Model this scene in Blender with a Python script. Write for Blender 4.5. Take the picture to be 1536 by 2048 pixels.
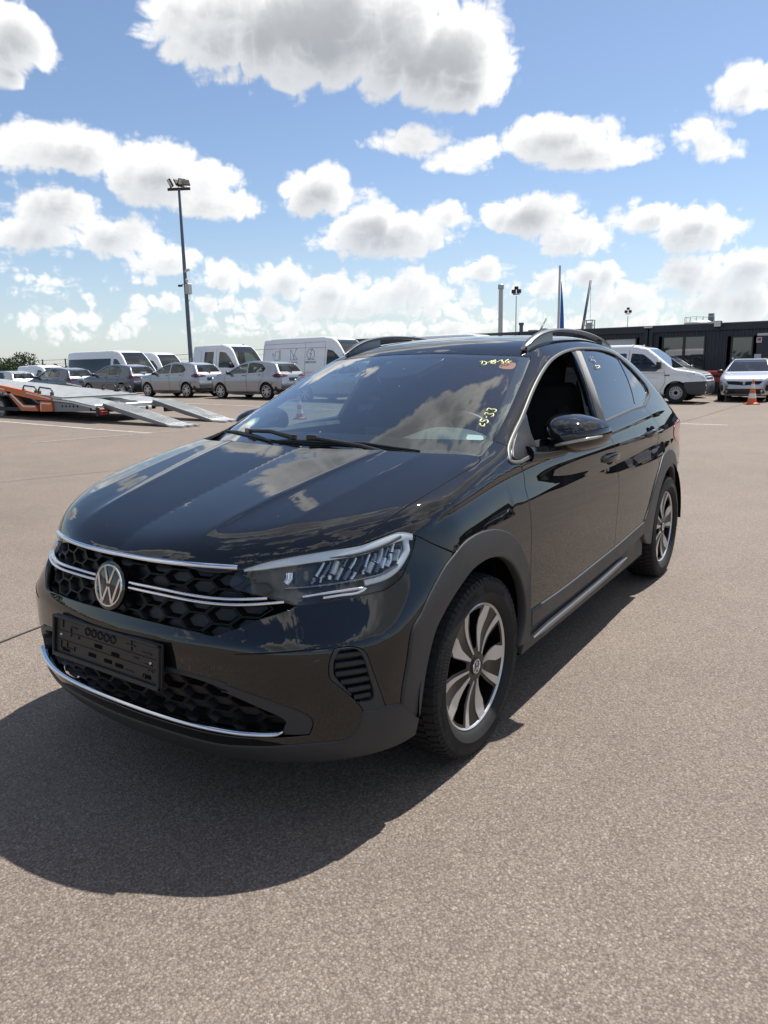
import bpy, bmesh, math, random
import numpy as np
from mathutils import Vector, Matrix
from mathutils.geometry import delaunay_2d_cdt

for o in list(bpy.data.objects): bpy.data.objects.remove(o)
SC = bpy.context.scene
COL = SC.collection
R = math.radians

# ------------------------------------------------------------------ camera
CAM_POS = (2.1211, 1.9057, 1.3499)
CAM_YAW, CAM_PITCH, CAM_ROLL, CAM_F = R(214.616), R(-11.446), R(-1.117), 1449.25
cd = bpy.data.cameras.new('camera'); cam = bpy.data.objects.new('camera', cd); COL.objects.link(cam)
_fw = Vector((math.cos(CAM_PITCH)*math.cos(CAM_YAW), math.cos(CAM_PITCH)*math.sin(CAM_YAW), math.sin(CAM_PITCH)))
_rt = Vector((math.sin(CAM_YAW), -math.cos(CAM_YAW), 0)); _up = _rt.cross(_fw)
_r2 = _rt*math.cos(CAM_ROLL) + _up*math.sin(CAM_ROLL); _u2 = -_rt*math.sin(CAM_ROLL) + _up*math.cos(CAM_ROLL)
_m = Matrix((_r2, _u2, -_fw)).transposed().to_4x4(); _m.translation = CAM_POS
cam.matrix_world = _m
cd.sensor_fit = 'VERTICAL'; cd.sensor_height = 32.0; cd.lens = CAM_F/2048*32.0
cd.clip_start = .05; cd.clip_end = 5000
SC.camera = cam

# ------------------------------------------------------------------ light
SUN_EL, SUN_AZ = R(61.5), R(168.5)          # azimuth in the scene's own x-y plane
SUN_DIR = Vector((math.cos(SUN_EL)*math.cos(SUN_AZ), math.cos(SUN_EL)*math.sin(SUN_AZ), math.sin(SUN_EL)))
sl = bpy.data.lights.new('sun', 'SUN'); sun = bpy.data.objects.new('sun', sl); COL.objects.link(sun)
sl.energy = 4.6; sl.angle = R(.53); sl.color = (1.0, .955, .88)
sun.rotation_euler = SUN_DIR.to_track_quat('Z', 'Y').to_euler(); sun.location = (0, 0, 40)
EXPOSURE = .72
SC.view_settings.view_transform = 'Standard'; SC.view_settings.look = 'None'
SC.view_settings.exposure = EXPOSURE; SC.view_settings.gamma = 1; SC.view_settings.use_curve_mapping = False
SC.render.film_transparent = False
SC.cycles.max_bounces = 10; SC.cycles.transparent_max_bounces = 16
SC.cycles.glossy_bounces = 6; SC.cycles.transmission_bounces = 8
SC.cycles.sample_clamp_indirect = 6
SC.cycles.use_denoising = True
# ------------------------------------------------------------------ sky: Nishita, with cumulus computed here as two small maps by direction
# cumulus clouds of the day: azimuth (from the yard's long axis), elevation, half width, half height (degrees), weight
CLOUDS = [(-3.87,22.2,11.51,4.1,2.4), (3.56,20.42,6.4,3.41,2.2), (6.77,18.84,2.84,1.75,1.3), (-9.76,22.85,7.52,1.86,1.6), (-10.7,19.22,2.25,1.01,0.7), (-24.04,20.53,2.51,2.34,1.6), (-24.45,18.39,1.19,0.81,0.9), (-21.43,14.16,6.32,1.8,1.3), (-15.3,12.98,5.47,2.06,1.4), (-11.92,11.49,3.19,1.31,1.1), (-23.82,14.84,2.74,1.16,1.0), (-20.07,15.0,1.29,0.75,0.9), (-22.72,10.73,3.47,1.72,1.3), (-24.45,9.07,4.02,1.58,1.2), (-19.01,8.98,4.34,1.64,1.2), (-15.72,7.56,3.13,1.36,1.0), (-11.9,6.39,2.53,1.12,1.0), (-4.27,12.23,3.02,1.92,1.6), (1.22,9.28,5.6,1.8,1.5), (-0.63,10.18,2.61,1.37,1.1), (2.79,15.51,3.1,1.19,0.9), (6.43,14.27,2.54,1.27,0.9), (13.51,15.09,3.8,1.6,1.5), (14.92,14.06,4.79,1.24,1.3), (11.17,10.28,3.95,1.67,1.4), (15.12,8.55,3.15,1.51,1.1), (5.33,10.54,1.66,1.22,1.0), (19.17,9.44,2.67,1.37,1.3), (22.47,8.7,3.52,1.67,1.4), (24.98,16.73,2.38,1.53,1.2), (26.2,16.0,2.05,1.11,1.1), (22.73,14.48,1.4,1.12,0.35), (24.03,13.3,1.23,0.53,0.3), (-7.12,6.22,2.24,1.35,1.1), (-4.16,5.29,3.77,1.45,1.1), (1.54,5.2,4.55,1.63,1.0), (7.57,6.65,2.23,0.99,1.0), (-15.95,4.62,2.11,0.98,0.9), (-12.73,4.63,1.45,0.78,0.8), (16.26,5.94,2.45,1.11,1.0), (22.03,5.46,2.94,1.34,1.1), (25.8,5.71,2.46,1.62,1.1), (12.73,5.4,1.81,1.24,0.7), (18.75,4.26,4.1,1.39,0.8), (-8.34,4.25,1.87,0.91,0.8), (-1.53,4.16,7.58,1.1,0.8), (24.7,3.64,4.73,1.34,0.9), (-16.87,6.18,1.04,0.48,0.6), (-22.81,3.55,4.21,0.61,0.5), (-7.66,2.78,11.16,0.81,0.5), (9.1,2.82,11.09,0.92,0.5), (-24.13,6.2,1.89,0.49,0.2)]
def vnoise(u, v, seed):
    iu = np.floor(u).astype(np.int64); iv = np.floor(v).astype(np.int64); fu = u-iu; fv = v-iv
    fu = fu*fu*fu*(fu*(fu*6-15)+10); fv = fv*fv*fv*(fv*(fv*6-15)+10)
    tab = np.random.RandomState(seed).rand(65536)
    h = lambda a, b: tab[(a*374761393+b*668265263+seed*974634777) % 65521]
    return (h(iu, iv)*(1-fu)+h(iu+1, iv)*fu)*(1-fv)+(h(iu, iv+1)*(1-fu)+h(iu+1, iv+1)*fu)*fv
def fbm(u, v, seed, octs=6, rough=.55, billow=False):
    s = 0; a = 1; t = 0
    for o in range(octs):
        n = vnoise(u*2.03**o+o*17.3, v*2.03**o-o*9.1, seed+o); n = np.abs(2*n-1)**.85 if billow else n
        s = s+a*n; t += a; a *= rough
    return s/t
def cloud_map(az, el):
    """az, el grids (degrees) -> density"""
    e = np.maximum(el, -1.5); k = 1/(e+7.0)
    def field(az):
        t = np.clip((el-3)/16, 0, 1); b1 = b2 = 0
        for f, wt, sd in ((.62, 1-t, 0), (.30, t, 50)):
            u, v = az*f, el*f*1.12; wu = u+.55*(fbm(u*.9, v*.9, 11+sd, 3)-.5); wv = v+.55*(fbm(u*.9+40, v*.9, 23+sd, 3)-.5)
            b1 = b1+wt*fbm(wu*1.15, wv*1.15, 3+sd, 6, .56, True); b2 = b2+wt*fbm(wu*.5+9, wv*.5, 5+sd, 3, .5)
        far = fbm(az*.035+3, el*.075, 31, 3, .5)
        return b1, b2, far
    b1, b2, far = field(az)
    w = np.clip((np.abs(az)-160)/20, 0, 1)
    if w.max() > 0:        # close the ring behind the camera
        c1, c2, c3 = field(az-360*np.sign(az)); ww = w*.5; b1 = b1*(1-ww)+c1*ww; b2 = b2*(1-ww)+c2*ww; far = far*(1-ww)+c3*ww
    warp = (b1-.40)*2.1+(b2-.5)*1.1
    acc = np.full(az.shape, -1.3)
    for ca, ce, ra, re_, st in CLOUDS:
        da = (az-ca)/ra; de = (el-ce)/re_; de = np.where(de < 0, de*1.25, de); d = st*(1-np.sqrt(da*da+de*de))
        h = np.maximum(.3-np.abs(acc-d), 0)/.3; acc = np.maximum(acc, d)+h*h*h*.3/6
    out = np.clip(np.maximum((np.abs(az)-34)/7, (el-28)/6), 0, 1)
    wide = (far-.57-.05*np.clip((el-45)/30, 0, 1))*9+warp-(1-out)*3
    return np.maximum(acc+warp*.80, wide)
def cloud_image(name, a0, a1, e0, e1, w, h):
    az, el = np.meshgrid(np.linspace(a0, a1, w), np.linspace(e0, e1, h)); d = cloud_map(az, el)
    ss_ = lambda x, a, b: (lambda t: t*t*(3-2*t))(np.clip((x-a)/(b-a), 0, 1))
    alpha = ss_(d, -.07, .40)
    # light: how much cloud lies towards the sun (up and to the right)
    thick = np.zeros_like(d); size = .40+.058*np.maximum(el, 0); iy, ix = np.mgrid[0:h, 0:w]; dp = np.clip(d, 0, 1.3)
    for i, s in enumerate((.4, .8, 1.3, 2.0, 2.9, 4.0)):
        jy = np.clip((iy+s*size*.82/(e1-e0)*h).astype(int), 0, h-1); jx = np.clip((ix+s*size*.45/(a1-a0)*w).astype(int), 0, w-1); thick += dp[jy, jx]*(.26 if i < 3 else .20)
    T_ = np.exp(-1.55*np.maximum(thick-.12, 0)); own = ss_(d, .25, 1.6)
    lit = T_*(1-.36*own)+.06*(1-own); lit = np.clip(lit*1.18, 0, 1)
    low = np.clip(1-el/11, 0, 1)[..., None]
    hi = np.array([1.16, 1.15, 1.13]); deep = ss_(d, .55, 1.9)[..., None]; lo = (np.array([.37, .40, .44])*deep+np.array([.60, .635, .68])*(1-deep))*(1-low)+np.array([.70, .735, .78])*low
    rgb = lo+(hi-lo)*lit[..., None]
    # thin veil of haze towards the horizon
    veil = np.clip(1-el/13, 0, 1)**1.6*.50; v_rgb = np.array([.60, .69, .80])
    al = alpha*(1-.25*low[..., 0]); A = 1-(1-al)*(1-veil); rgb = (rgb*al[..., None]+v_rgb*(veil*(1-al))[..., None])/np.maximum(A, 1e-4)[..., None]
    im = bpy.data.images.new(name, w, h, alpha=True, float_buffer=True); im.colorspace_settings.name = 'Non-Color'; im.alpha_mode = 'CHANNEL_PACKED'
    im.pixels.foreach_set(np.concatenate([rgb*CLOUD_GAIN, A[..., None]], -1).astype(np.float32).ravel()); im.pack(); return im
SKY_STRENGTH = .10
SKY_TINT = (.80, .80, .82, 1)
CLOUD_GAIN = 1/(SKY_STRENGTH*2**EXPOSURE)
W = bpy.data.worlds.new('World'); SC.world = W; W.use_nodes = True
def build_sky():
    nt = W.node_tree; nt.nodes.clear(); N = nt.nodes.new; L = nt.links.new
    def math_(op, a, b=None):
        n = N('ShaderNodeMath'); n.operation = op
        for i, v in enumerate((a, b)):
            if v is None: continue
            if isinstance(v, (int, float)): n.inputs[i].default_value = v
            else: L(v, n.inputs[i])
        return n.outputs[0]
    sky = N('ShaderNodeTexSky'); sky.sky_type = 'NISHITA'; sky.sun_disc = False
    sky.sun_elevation = SUN_EL; sky.sun_rotation = R(90)-SUN_AZ
    sky.altitude = 100; sky.air_density = 1.0; sky.dust_density = .5; sky.ozone_density = 2.0
    geo = N('ShaderNodeNewGeometry'); sp = N('ShaderNodeSeparateXYZ'); L(geo.outputs['Incoming'], sp.inputs[0])
    x, y, z = (math_('MULTIPLY', o, -1.0) for o in sp.outputs)
    c0, s0 = math.cos(CAM_YAW), math.sin(CAM_YAW)
    fx = math_('ADD', math_('MULTIPLY', x, c0), math_('MULTIPLY', y, s0)); rx = math_('ADD', math_('MULTIPLY', x, s0), math_('MULTIPLY', y, -c0))
    az = math_('MULTIPLY', math_('ARCTAN2', rx, fx), 180/math.pi); el = math_('MULTIPLY', math_('ARCSINE', z), 180/math.pi)
    def tex(im, a0, a1, e0, e1):
        cb = N('ShaderNodeCombineXYZ'); L(math_('DIVIDE', math_('SUBTRACT', az, a0), a1-a0), cb.inputs[0]); L(math_('DIVIDE', math_('SUBTRACT', el, e0), e1-e0), cb.inputs[1])
        t = N('ShaderNodeTexImage'); t.image = im; t.extension = 'EXTEND'; t.interpolation = 'Cubic'; L(cb.outputs[0], t.inputs[0]); return t
    far = tex(cloud_image('clouds all round', -180, 180, -2, 90, 1200, 340), -180, 180, -2, 90)
    near = tex(cloud_image('clouds ahead', -40, 40, -2, 34, 1360, 612), -40, 40, -2, 34)
    ins = math_('MULTIPLY', math_('LESS_THAN', math_('ABSOLUTE', az), 39.5), math_('LESS_THAN', el, 33.5))
    mc = N('ShaderNodeMix'); mc.data_type = 'RGBA'; L(ins, mc.inputs['Factor']); L(far.outputs[0], mc.inputs['A']); L(near.outputs[0], mc.inputs['B'])
    ma = N('ShaderNodeMix'); ma.data_type = 'FLOAT'; L(ins, ma.inputs['Factor']); L(far.outputs[1], ma.inputs['A']); L(near.outputs[1], ma.inputs['B'])
    skm = N('ShaderNodeMix'); skm.data_type = 'RGBA'; skm.blend_type = 'MULTIPLY'; skm.inputs['Factor'].default_value = 1
    L(sky.outputs[0], skm.inputs['A']); skm.inputs['B'].default_value = SKY_TINT
    mx = N('ShaderNodeMix'); mx.data_type = 'RGBA'; L(ma.outputs['Result'], mx.inputs['Factor']); L(skm.outputs['Result'], mx.inputs['A']); L(mc.outputs['Result'], mx.inputs['B'])
    bg = N('ShaderNodeBackground'); bg.inputs['Strength'].default_value = SKY_STRENGTH; L(mx.outputs['Result'], bg.inputs[0])
    out = N('ShaderNodeOutputWorld'); L(bg.outputs[0], out.inputs[0])
build_sky()
# ------------------------------------------------------------------ mesh tools
def link(name, me, m=None, parent=None, smooth=True):
    o = bpy.data.objects.new(name, me); COL.objects.link(o)
    if m is not None and not me.materials: me.materials.append(m)
    if parent is not None: o.parent = parent
    return o
def empty(name, loc=(0, 0, 0), rz=0, label=None, cat=None, group=None):
    o = bpy.data.objects.new(name, None); COL.objects.link(o); o.location = loc; o.rotation_euler = (0, 0, rz); o.empty_display_size = .2
    return tag(o, label, cat, group)
def tag(o, label=None, cat=None, group=None, kind=None):
    for k, v in (('label', label), ('category', cat), ('group', group), ('kind', kind)):
        if v: o[k] = v
    return o
def copy_tree(o, parent=None):
    c = o.copy(); COL.objects.link(c)
    if parent is not None: c.parent = parent
    for ch in list(o.children): copy_tree(ch, c)
    return c
class MB:
    """collects vertices and faces of ONE mesh"""
    def __init__(s): s.v = []; s.f = []; s.mi = []; s.cur = 0
    def add(s, vs, fs):
        n = len(s.v); s.v += [tuple(map(float, p)) for p in vs]; s.f += [tuple(n+i for i in f) for f in fs]; s.mi += [s.cur]*len(fs); return n
    def box(s, c, d, rz=0, M=None, bev=0):
        x, y, z = d[0]/2, d[1]/2, d[2]/2
        if bev:
            b = min(bev, x*.9, y*.9, z*.9); vs = []; 
            for sx in (-1, 1):
                for sy in (-1, 1):
                    for sz in (-1, 1):
                        vs += [(sx*(x-b), sy*(y-b), sz*z), (sx*(x-b), sy*y, sz*(z-b)), (sx*x, sy*(y-b), sz*(z-b))]
            bm = bmesh.new(); 
            for p in vs: bm.verts.new(p)
            bmesh.ops.convex_hull(bm, input=bm.verts[:]); bm.verts.index_update()
            vs = [v.co.copy() for v in bm.verts]; fs = [tuple(v.index for v in f.verts) for f in bm.faces]; bm.free()
        else:
            vs = [Vector((sx*x, sy*y, sz*z)) for sx in (-1, 1) for sy in (-1, 1) for sz in (-1, 1)]
            fs = [(0, 1, 3, 2), (4, 6, 7, 5), (0, 4, 5, 1), (2, 3, 7, 6), (0, 2, 6, 4), (1, 5, 7, 3)]
        vs = [Vector(p) for p in vs]
        if M is not None: vs = [M @ p for p in vs]
        else:
            c_, s_ = math.cos(rz), math.sin(rz)
            vs = [Vector((p.x*c_-p.y*s_+c[0], p.x*s_+p.y*c_+c[1], p.z+c[2])) for p in vs]
        s.add(vs, fs); return s
    def tube(s, pts, r, seg=8, cap=True):
        pts = [Vector(p) for p in pts]; n = len(pts); rs = r if hasattr(r, '__len__') else [r]*n
        rings = []; ref = Vector((0, 0, 1)); prev = None
        for i, p in enumerate(pts):
            t = (pts[min(i+1, n-1)]-pts[max(i-1, 0)]).normalized()
            if prev is None:
                a = t.cross(ref); 
                if a.length < .1: a = t.cross(Vector((1, 0, 0)))
                a.normalize()
            else:
                a = prev - t*prev.dot(t)
                if a.length < 1e-6: a = t.cross(Vector((1, 0, 0)))
                a.normalize()
            prev = a; b = t.cross(a)
            rings.append([p+(a*math.cos(2*math.pi*k/seg)+b*math.sin(2*math.pi*k/seg))*rs[i] for k in range(seg)])
        vs = [q for ring in rings for q in ring]; fs = []
        for i in range(n-1):
            for k in range(seg):
                k2 = (k+1) % seg; fs.append((i*seg+k, i*seg+k2, (i+1)*seg+k2, (i+1)*seg+k))
        if cap: fs += [tuple(range(seg))[::-1], tuple((n-1)*seg+k for k in range(seg))]
        s.add(vs, fs); return s
    def prism(s, poly, M, depth):
        """poly in local xy, extruded from z=0 to z=depth by matrix M"""
        n = len(poly); vs = [M @ Vector((p[0], p[1], 0)) for p in poly]+[M @ Vector((p[0], p[1], depth)) for p in poly]
        fs = [tuple(range(n))[::-1], tuple(range(n, 2*n))]+[(i, (i+1) % n, n+(i+1) % n, n+i) for i in range(n)]
        s.add(vs, fs); return s
    def lathe(s, prof, M=None, seg=24, closed=False):
        """prof: (r, h) pairs, about local z"""
        M = M or Matrix(); vs = []; n = len(prof)
        for r_, h in prof:
            for k in range(seg):
                a = 2*math.pi*k/seg; vs.append(M @ Vector((r_*math.cos(a), r_*math.sin(a), h)))
        fs = []
        for i in range(n if closed else n-1):
            for k in range(seg):
                k2 = (k+1) % seg; j = (i+1) % n; fs.append((i*seg+k, i*seg+k2, j*seg+k2, j*seg+k))
        s.add(vs, fs); return s
    def mesh(s, name, mats, smooth=False, angle=None, fix=True):
        me = bpy.data.meshes.new(name); me.from_pydata(s.v, [], s.f)
        for m in (mats if isinstance(mats, (list, tuple)) else [mats]): me.materials.append(m)
        if any(s.mi): me.polygons.foreach_set('material_index', s.mi)
        if fix:
            bm = bmesh.new(); bm.from_mesh(me); bmesh.ops.recalc_face_normals(bm, faces=bm.faces[:]); bm.to_mesh(me); bm.free()
        if smooth:
            me.polygons.foreach_set('use_smooth', [True]*len(me.polygons))
            if angle: me.set_sharp_from_angle(angle=R(angle))
        me.update(); return me
    def build(s, name, mats, parent=None, smooth=False, angle=None, fix=True):
        return link(name, s.mesh(name, mats, smooth, angle, fix), None, parent)
def mirror_mesh(me, axis=1):
    m2 = me.copy(); n = len(m2.vertices); co = np.empty(n*3); m2.vertices.foreach_get('co', co); co = co.reshape(-1, 3); co[:, axis] *= -1
    has = me.get('cn') is not None
    m2.vertices.foreach_set('co', co.ravel()); m2.flip_normals()
    if me.name in NORMALS:
        nn = NORMALS[me.name].copy(); nn[:, axis] *= -1; m2.normals_split_custom_set_from_vertices(nn.tolist()); NORMALS[m2.name] = nn
    m2.update(); return m2
NORMALS = {}; DEBUG_PANELS = False

# ------------------------------------------------------------------ materials
def mat(name, col, rough=.5, metal=0, spec=.5, coat=0, coat_rough=.03, emit=None, alpha=None):
    m = bpy.data.materials.new(name); m.use_nodes = True; b = m.node_tree.nodes['Principled BSDF']
    b.inputs['Base Color'].default_value = (*col, 1); b.inputs['Roughness'].default_value = rough; b.inputs['Metallic'].default_value = metal
    b.inputs['Specular IOR Level'].default_value = spec; b.inputs['Coat Weight'].default_value = coat; b.inputs['Coat Roughness'].default_value = coat_rough
    if emit: b.inputs['Emission Color'].default_value = (*emit[0], 1); b.inputs['Emission Strength'].default_value = emit[1]
    return m
def nodes(m):
    nt = m.node_tree; return nt, nt.nodes, nt.links, nt.nodes['Principled BSDF']
def vary(m, scale=8, amount=.25, rough_amount=.15, bump=0, bump_scale=200, coord='Object', detail=4):
    """mottle a material's colour and gloss a little, and give it a fine grain"""
    nt, N, L, b = nodes(m); tc = N.new('ShaderNodeTexCoord'); n = N.new('ShaderNodeTexNoise'); n.inputs['Scale'].default_value = scale; n.inputs['Detail'].default_value = detail
    L.new(tc.outputs[coord], n.inputs['Vector']); c = b.inputs['Base Color'].default_value[:]
    mx = N.new('ShaderNodeMix'); mx.data_type = 'RGBA'; mx.inputs['A'].default_value = tuple(x*(1-amount) for x in c[:3])+(1,); mx.inputs['B'].default_value = tuple(min(1, x*(1+amount)) for x in c[:3])+(1,)
    L.new(n.outputs['Fac'], mx.inputs['Factor']); L.new(mx.outputs['Result'], b.inputs['Base Color'])
    r0 = b.inputs['Roughness'].default_value; mr = N.new('ShaderNodeMapRange'); mr.inputs['From Min'].default_value = .3; mr.inputs['From Max'].default_value = .7; mr.inputs['To Min'].default_value = max(0, r0-rough_amount); mr.inputs['To Max'].default_value = min(1, r0+rough_amount)
    L.new(n.outputs['Fac'], mr.inputs['Value']); L.new(mr.outputs[0], b.inputs['Roughness'])
    if bump:
        n2 = N.new('ShaderNodeTexNoise'); n2.inputs['Scale'].default_value = bump_scale; n2.inputs['Detail'].default_value = 2; L.new(tc.outputs[coord], n2.inputs['Vector'])
        bp = N.new('ShaderNodeBump'); bp.inputs['Strength'].default_value = bump; bp.inputs['Distance'].default_value = .002; L.new(n2.outputs['Fac'], bp.inputs['Height']); L.new(bp.outputs[0], b.inputs['Normal'])
    return m
def glass(name, tint, ior=1.5, rough=0.0, gloss_tint=(1, 1, 1), boost=1.0, dust=0):
    """thin pane: tinted see-through plus a mirror reflection by Fresnel"""
    m = bpy.data.materials.new(name); m.use_nodes = True; nt = m.node_tree; N = nt.nodes; L = nt.links; N.clear()
    t = N.new('ShaderNodeBsdfTransparent'); t.inputs[0].default_value = (*tint, 1)
    g = N.new('ShaderNodeBsdfGlossy'); g.inputs['Roughness'].default_value = rough; g.inputs['Color'].default_value = (*gloss_tint, 1)
    f = N.new('ShaderNodeFresnel'); ge = N.new('ShaderNodeNewGeometry'); mi_ = N.new('ShaderNodeMix'); mi_.data_type = 'FLOAT'; mi_.inputs['A'].default_value = ior; mi_.inputs['B'].default_value = 1/ior
    L.new(ge.outputs['Backfacing'], mi_.inputs['Factor']); L.new(mi_.outputs['Result'], f.inputs['IOR'])      # both faces of a thin pane reflect alike
    mu = N.new('ShaderNodeMath'); mu.operation = 'MULTIPLY'; mu.use_clamp = True; mu.inputs[1].default_value = boost; L.new(f.outputs[0], mu.inputs[0])
    mx = N.new('ShaderNodeMixShader'); L.new(mu.outputs[0], mx.inputs[0]); L.new(t.outputs[0], mx.inputs[1]); L.new(g.outputs[0], mx.inputs[2])
    out = N.new('ShaderNodeOutputMaterial'); last = mx
    if dust:
        d = N.new('ShaderNodeBsdfDiffuse'); d.inputs[0].default_value = (.55, .55, .53, 1); tc = N.new('ShaderNodeTexCoord')
        nn = N.new('ShaderNodeTexNoise'); nn.inputs['Scale'].default_value = 3; nn.inputs['Detail'].default_value = 6; L.new(tc.outputs['Object'], nn.inputs['Vector'])
        vo = N.new('ShaderNodeTexVoronoi'); vo.inputs['Scale'].default_value = 16; L.new(tc.outputs['Object'], vo.inputs['Vector'])
        ls = N.new('ShaderNodeMath'); ls.operation = 'LESS_THAN'; ls.inputs[1].default_value = .055; L.new(vo.outputs['Distance'], ls.inputs[0])
        wn = N.new('ShaderNodeTexWhiteNoise'); L.new(vo.outputs['Position'], wn.inputs['Vector']); gt = N.new('ShaderNodeMath'); gt.operation = 'GREATER_THAN'; gt.inputs[1].default_value = .82; L.new(wn.outputs['Value'], gt.inputs[0])
        ml = N.new('ShaderNodeMath'); ml.operation = 'MULTIPLY'; L.new(ls.outputs[0], ml.inputs[0]); L.new(gt.outputs[0], ml.inputs[1])
        m2 = N.new('ShaderNodeMath'); m2.operation = 'MULTIPLY_ADD'; m2.inputs[1].default_value = dust; L.new(nn.outputs['Fac'], m2.inputs[0]); ml2 = N.new('ShaderNodeMath'); ml2.operation = 'MULTIPLY'; ml2.inputs[1].default_value = .55; L.new(ml.outputs[0], ml2.inputs[0]); L.new(ml2.outputs[0], m2.inputs[2])
        mx2 = N.new('ShaderNodeMixShader'); L.new(m2.outputs[0], mx2.inputs[0]); L.new(mx.outputs[0], mx2.inputs[1]); L.new(d.outputs[0], mx2.inputs[2]); last = mx2
    L.new(last.outputs[0], out.inputs[0]); return m

# ------------------------------------------------------------------ smooth curves and panels cut from an implicit body
def catmull(pts, ds):
    P = np.asarray(pts, float); n = len(P)
    if n == 2:
        k = max(1, int(np.ceil(np.linalg.norm(P[1]-P[0])/ds))); return P[0]+(P[1]-P[0])*np.linspace(0, 1, k+1)[:, None]
    E = np.vstack([2*P[0]-P[1], P, 2*P[-1]-P[-2]]); out = []
    for i in range(1, n):
        p0, p1, p2, p3 = E[i-1], E[i], E[i+1], E[i+2]
        d1, d2, d3 = (max(np.linalg.norm(q-p)**.5, 1e-4) for p, q in ((p0, p1), (p1, p2), (p2, p3)))
        k = max(1, int(np.ceil(np.linalg.norm(p2-p1)/ds))); t = np.linspace(0, 1, k+1)[:-1 if i < n-1 else None, None]
        m1 = (p1-p0)/d1-(p2-p0)/(d1+d2)+(p2-p1)/d2; m2 = (p2-p1)/d2-(p3-p1)/(d2+d3)+(p3-p2)/d3
        m1 = m1*d2; m2 = m2*d2
        out.append((2*t**3-3*t**2+1)*p1+(t**3-2*t**2+t)*m1+(-2*t**3+3*t**2)*p2+(t**3-t**2)*m2)
    return np.vstack(out)
def basis(n):
    n = np.asarray(n, float); n = n/np.linalg.norm(n); h = np.array([0, 0, 1.]) if abs(n[2]) < .9 else np.array([1., 0, 0])
    a = np.cross(h, n); a /= np.linalg.norm(a); return a, np.cross(n, a), n
def onto(F, p, n, reach=.35, far=None):
    """push points along n onto the surface F = 0, coming from outside"""
    n = np.asarray(n, float)/np.linalg.norm(n); p = np.asarray(p, float)
    o = p+n*(far or reach); q = hit(F, o, np.broadcast_to(-n, p.shape), tmax=2*(far or reach), n=int(np.clip(2*(far or reach)/.035, 12, 80)))
    bad = np.isnan(q[:, 0]); q[bad] = p[bad]; return q
def inside(poly, pts):
    x, y = pts[:, 0], pts[:, 1]; c = np.zeros(len(pts), bool); x0, y0 = poly[:, 0], poly[:, 1]; x1, y1 = np.roll(x0, -1), np.roll(y0, -1)
    for a, b, c_, d in zip(x0, y0, x1, y1):
        if b == d: continue
        k = ((b > y) != (d > y)) & (x < (c_-a)*(y-b)/(d-b)+a); c ^= k
    return c
def seg_dist(poly, pts):
    d = np.full(len(pts), 1e9); a = poly; b = np.roll(poly, -1, 0)
    for p, q in zip(a, b):
        v = q-p; L2 = max(v@v, 1e-12); t = np.clip(((pts-p)@v)/L2, 0, 1); d = np.minimum(d, np.linalg.norm(pts-(p+t[:, None]*v), axis=1))
    return d
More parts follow.
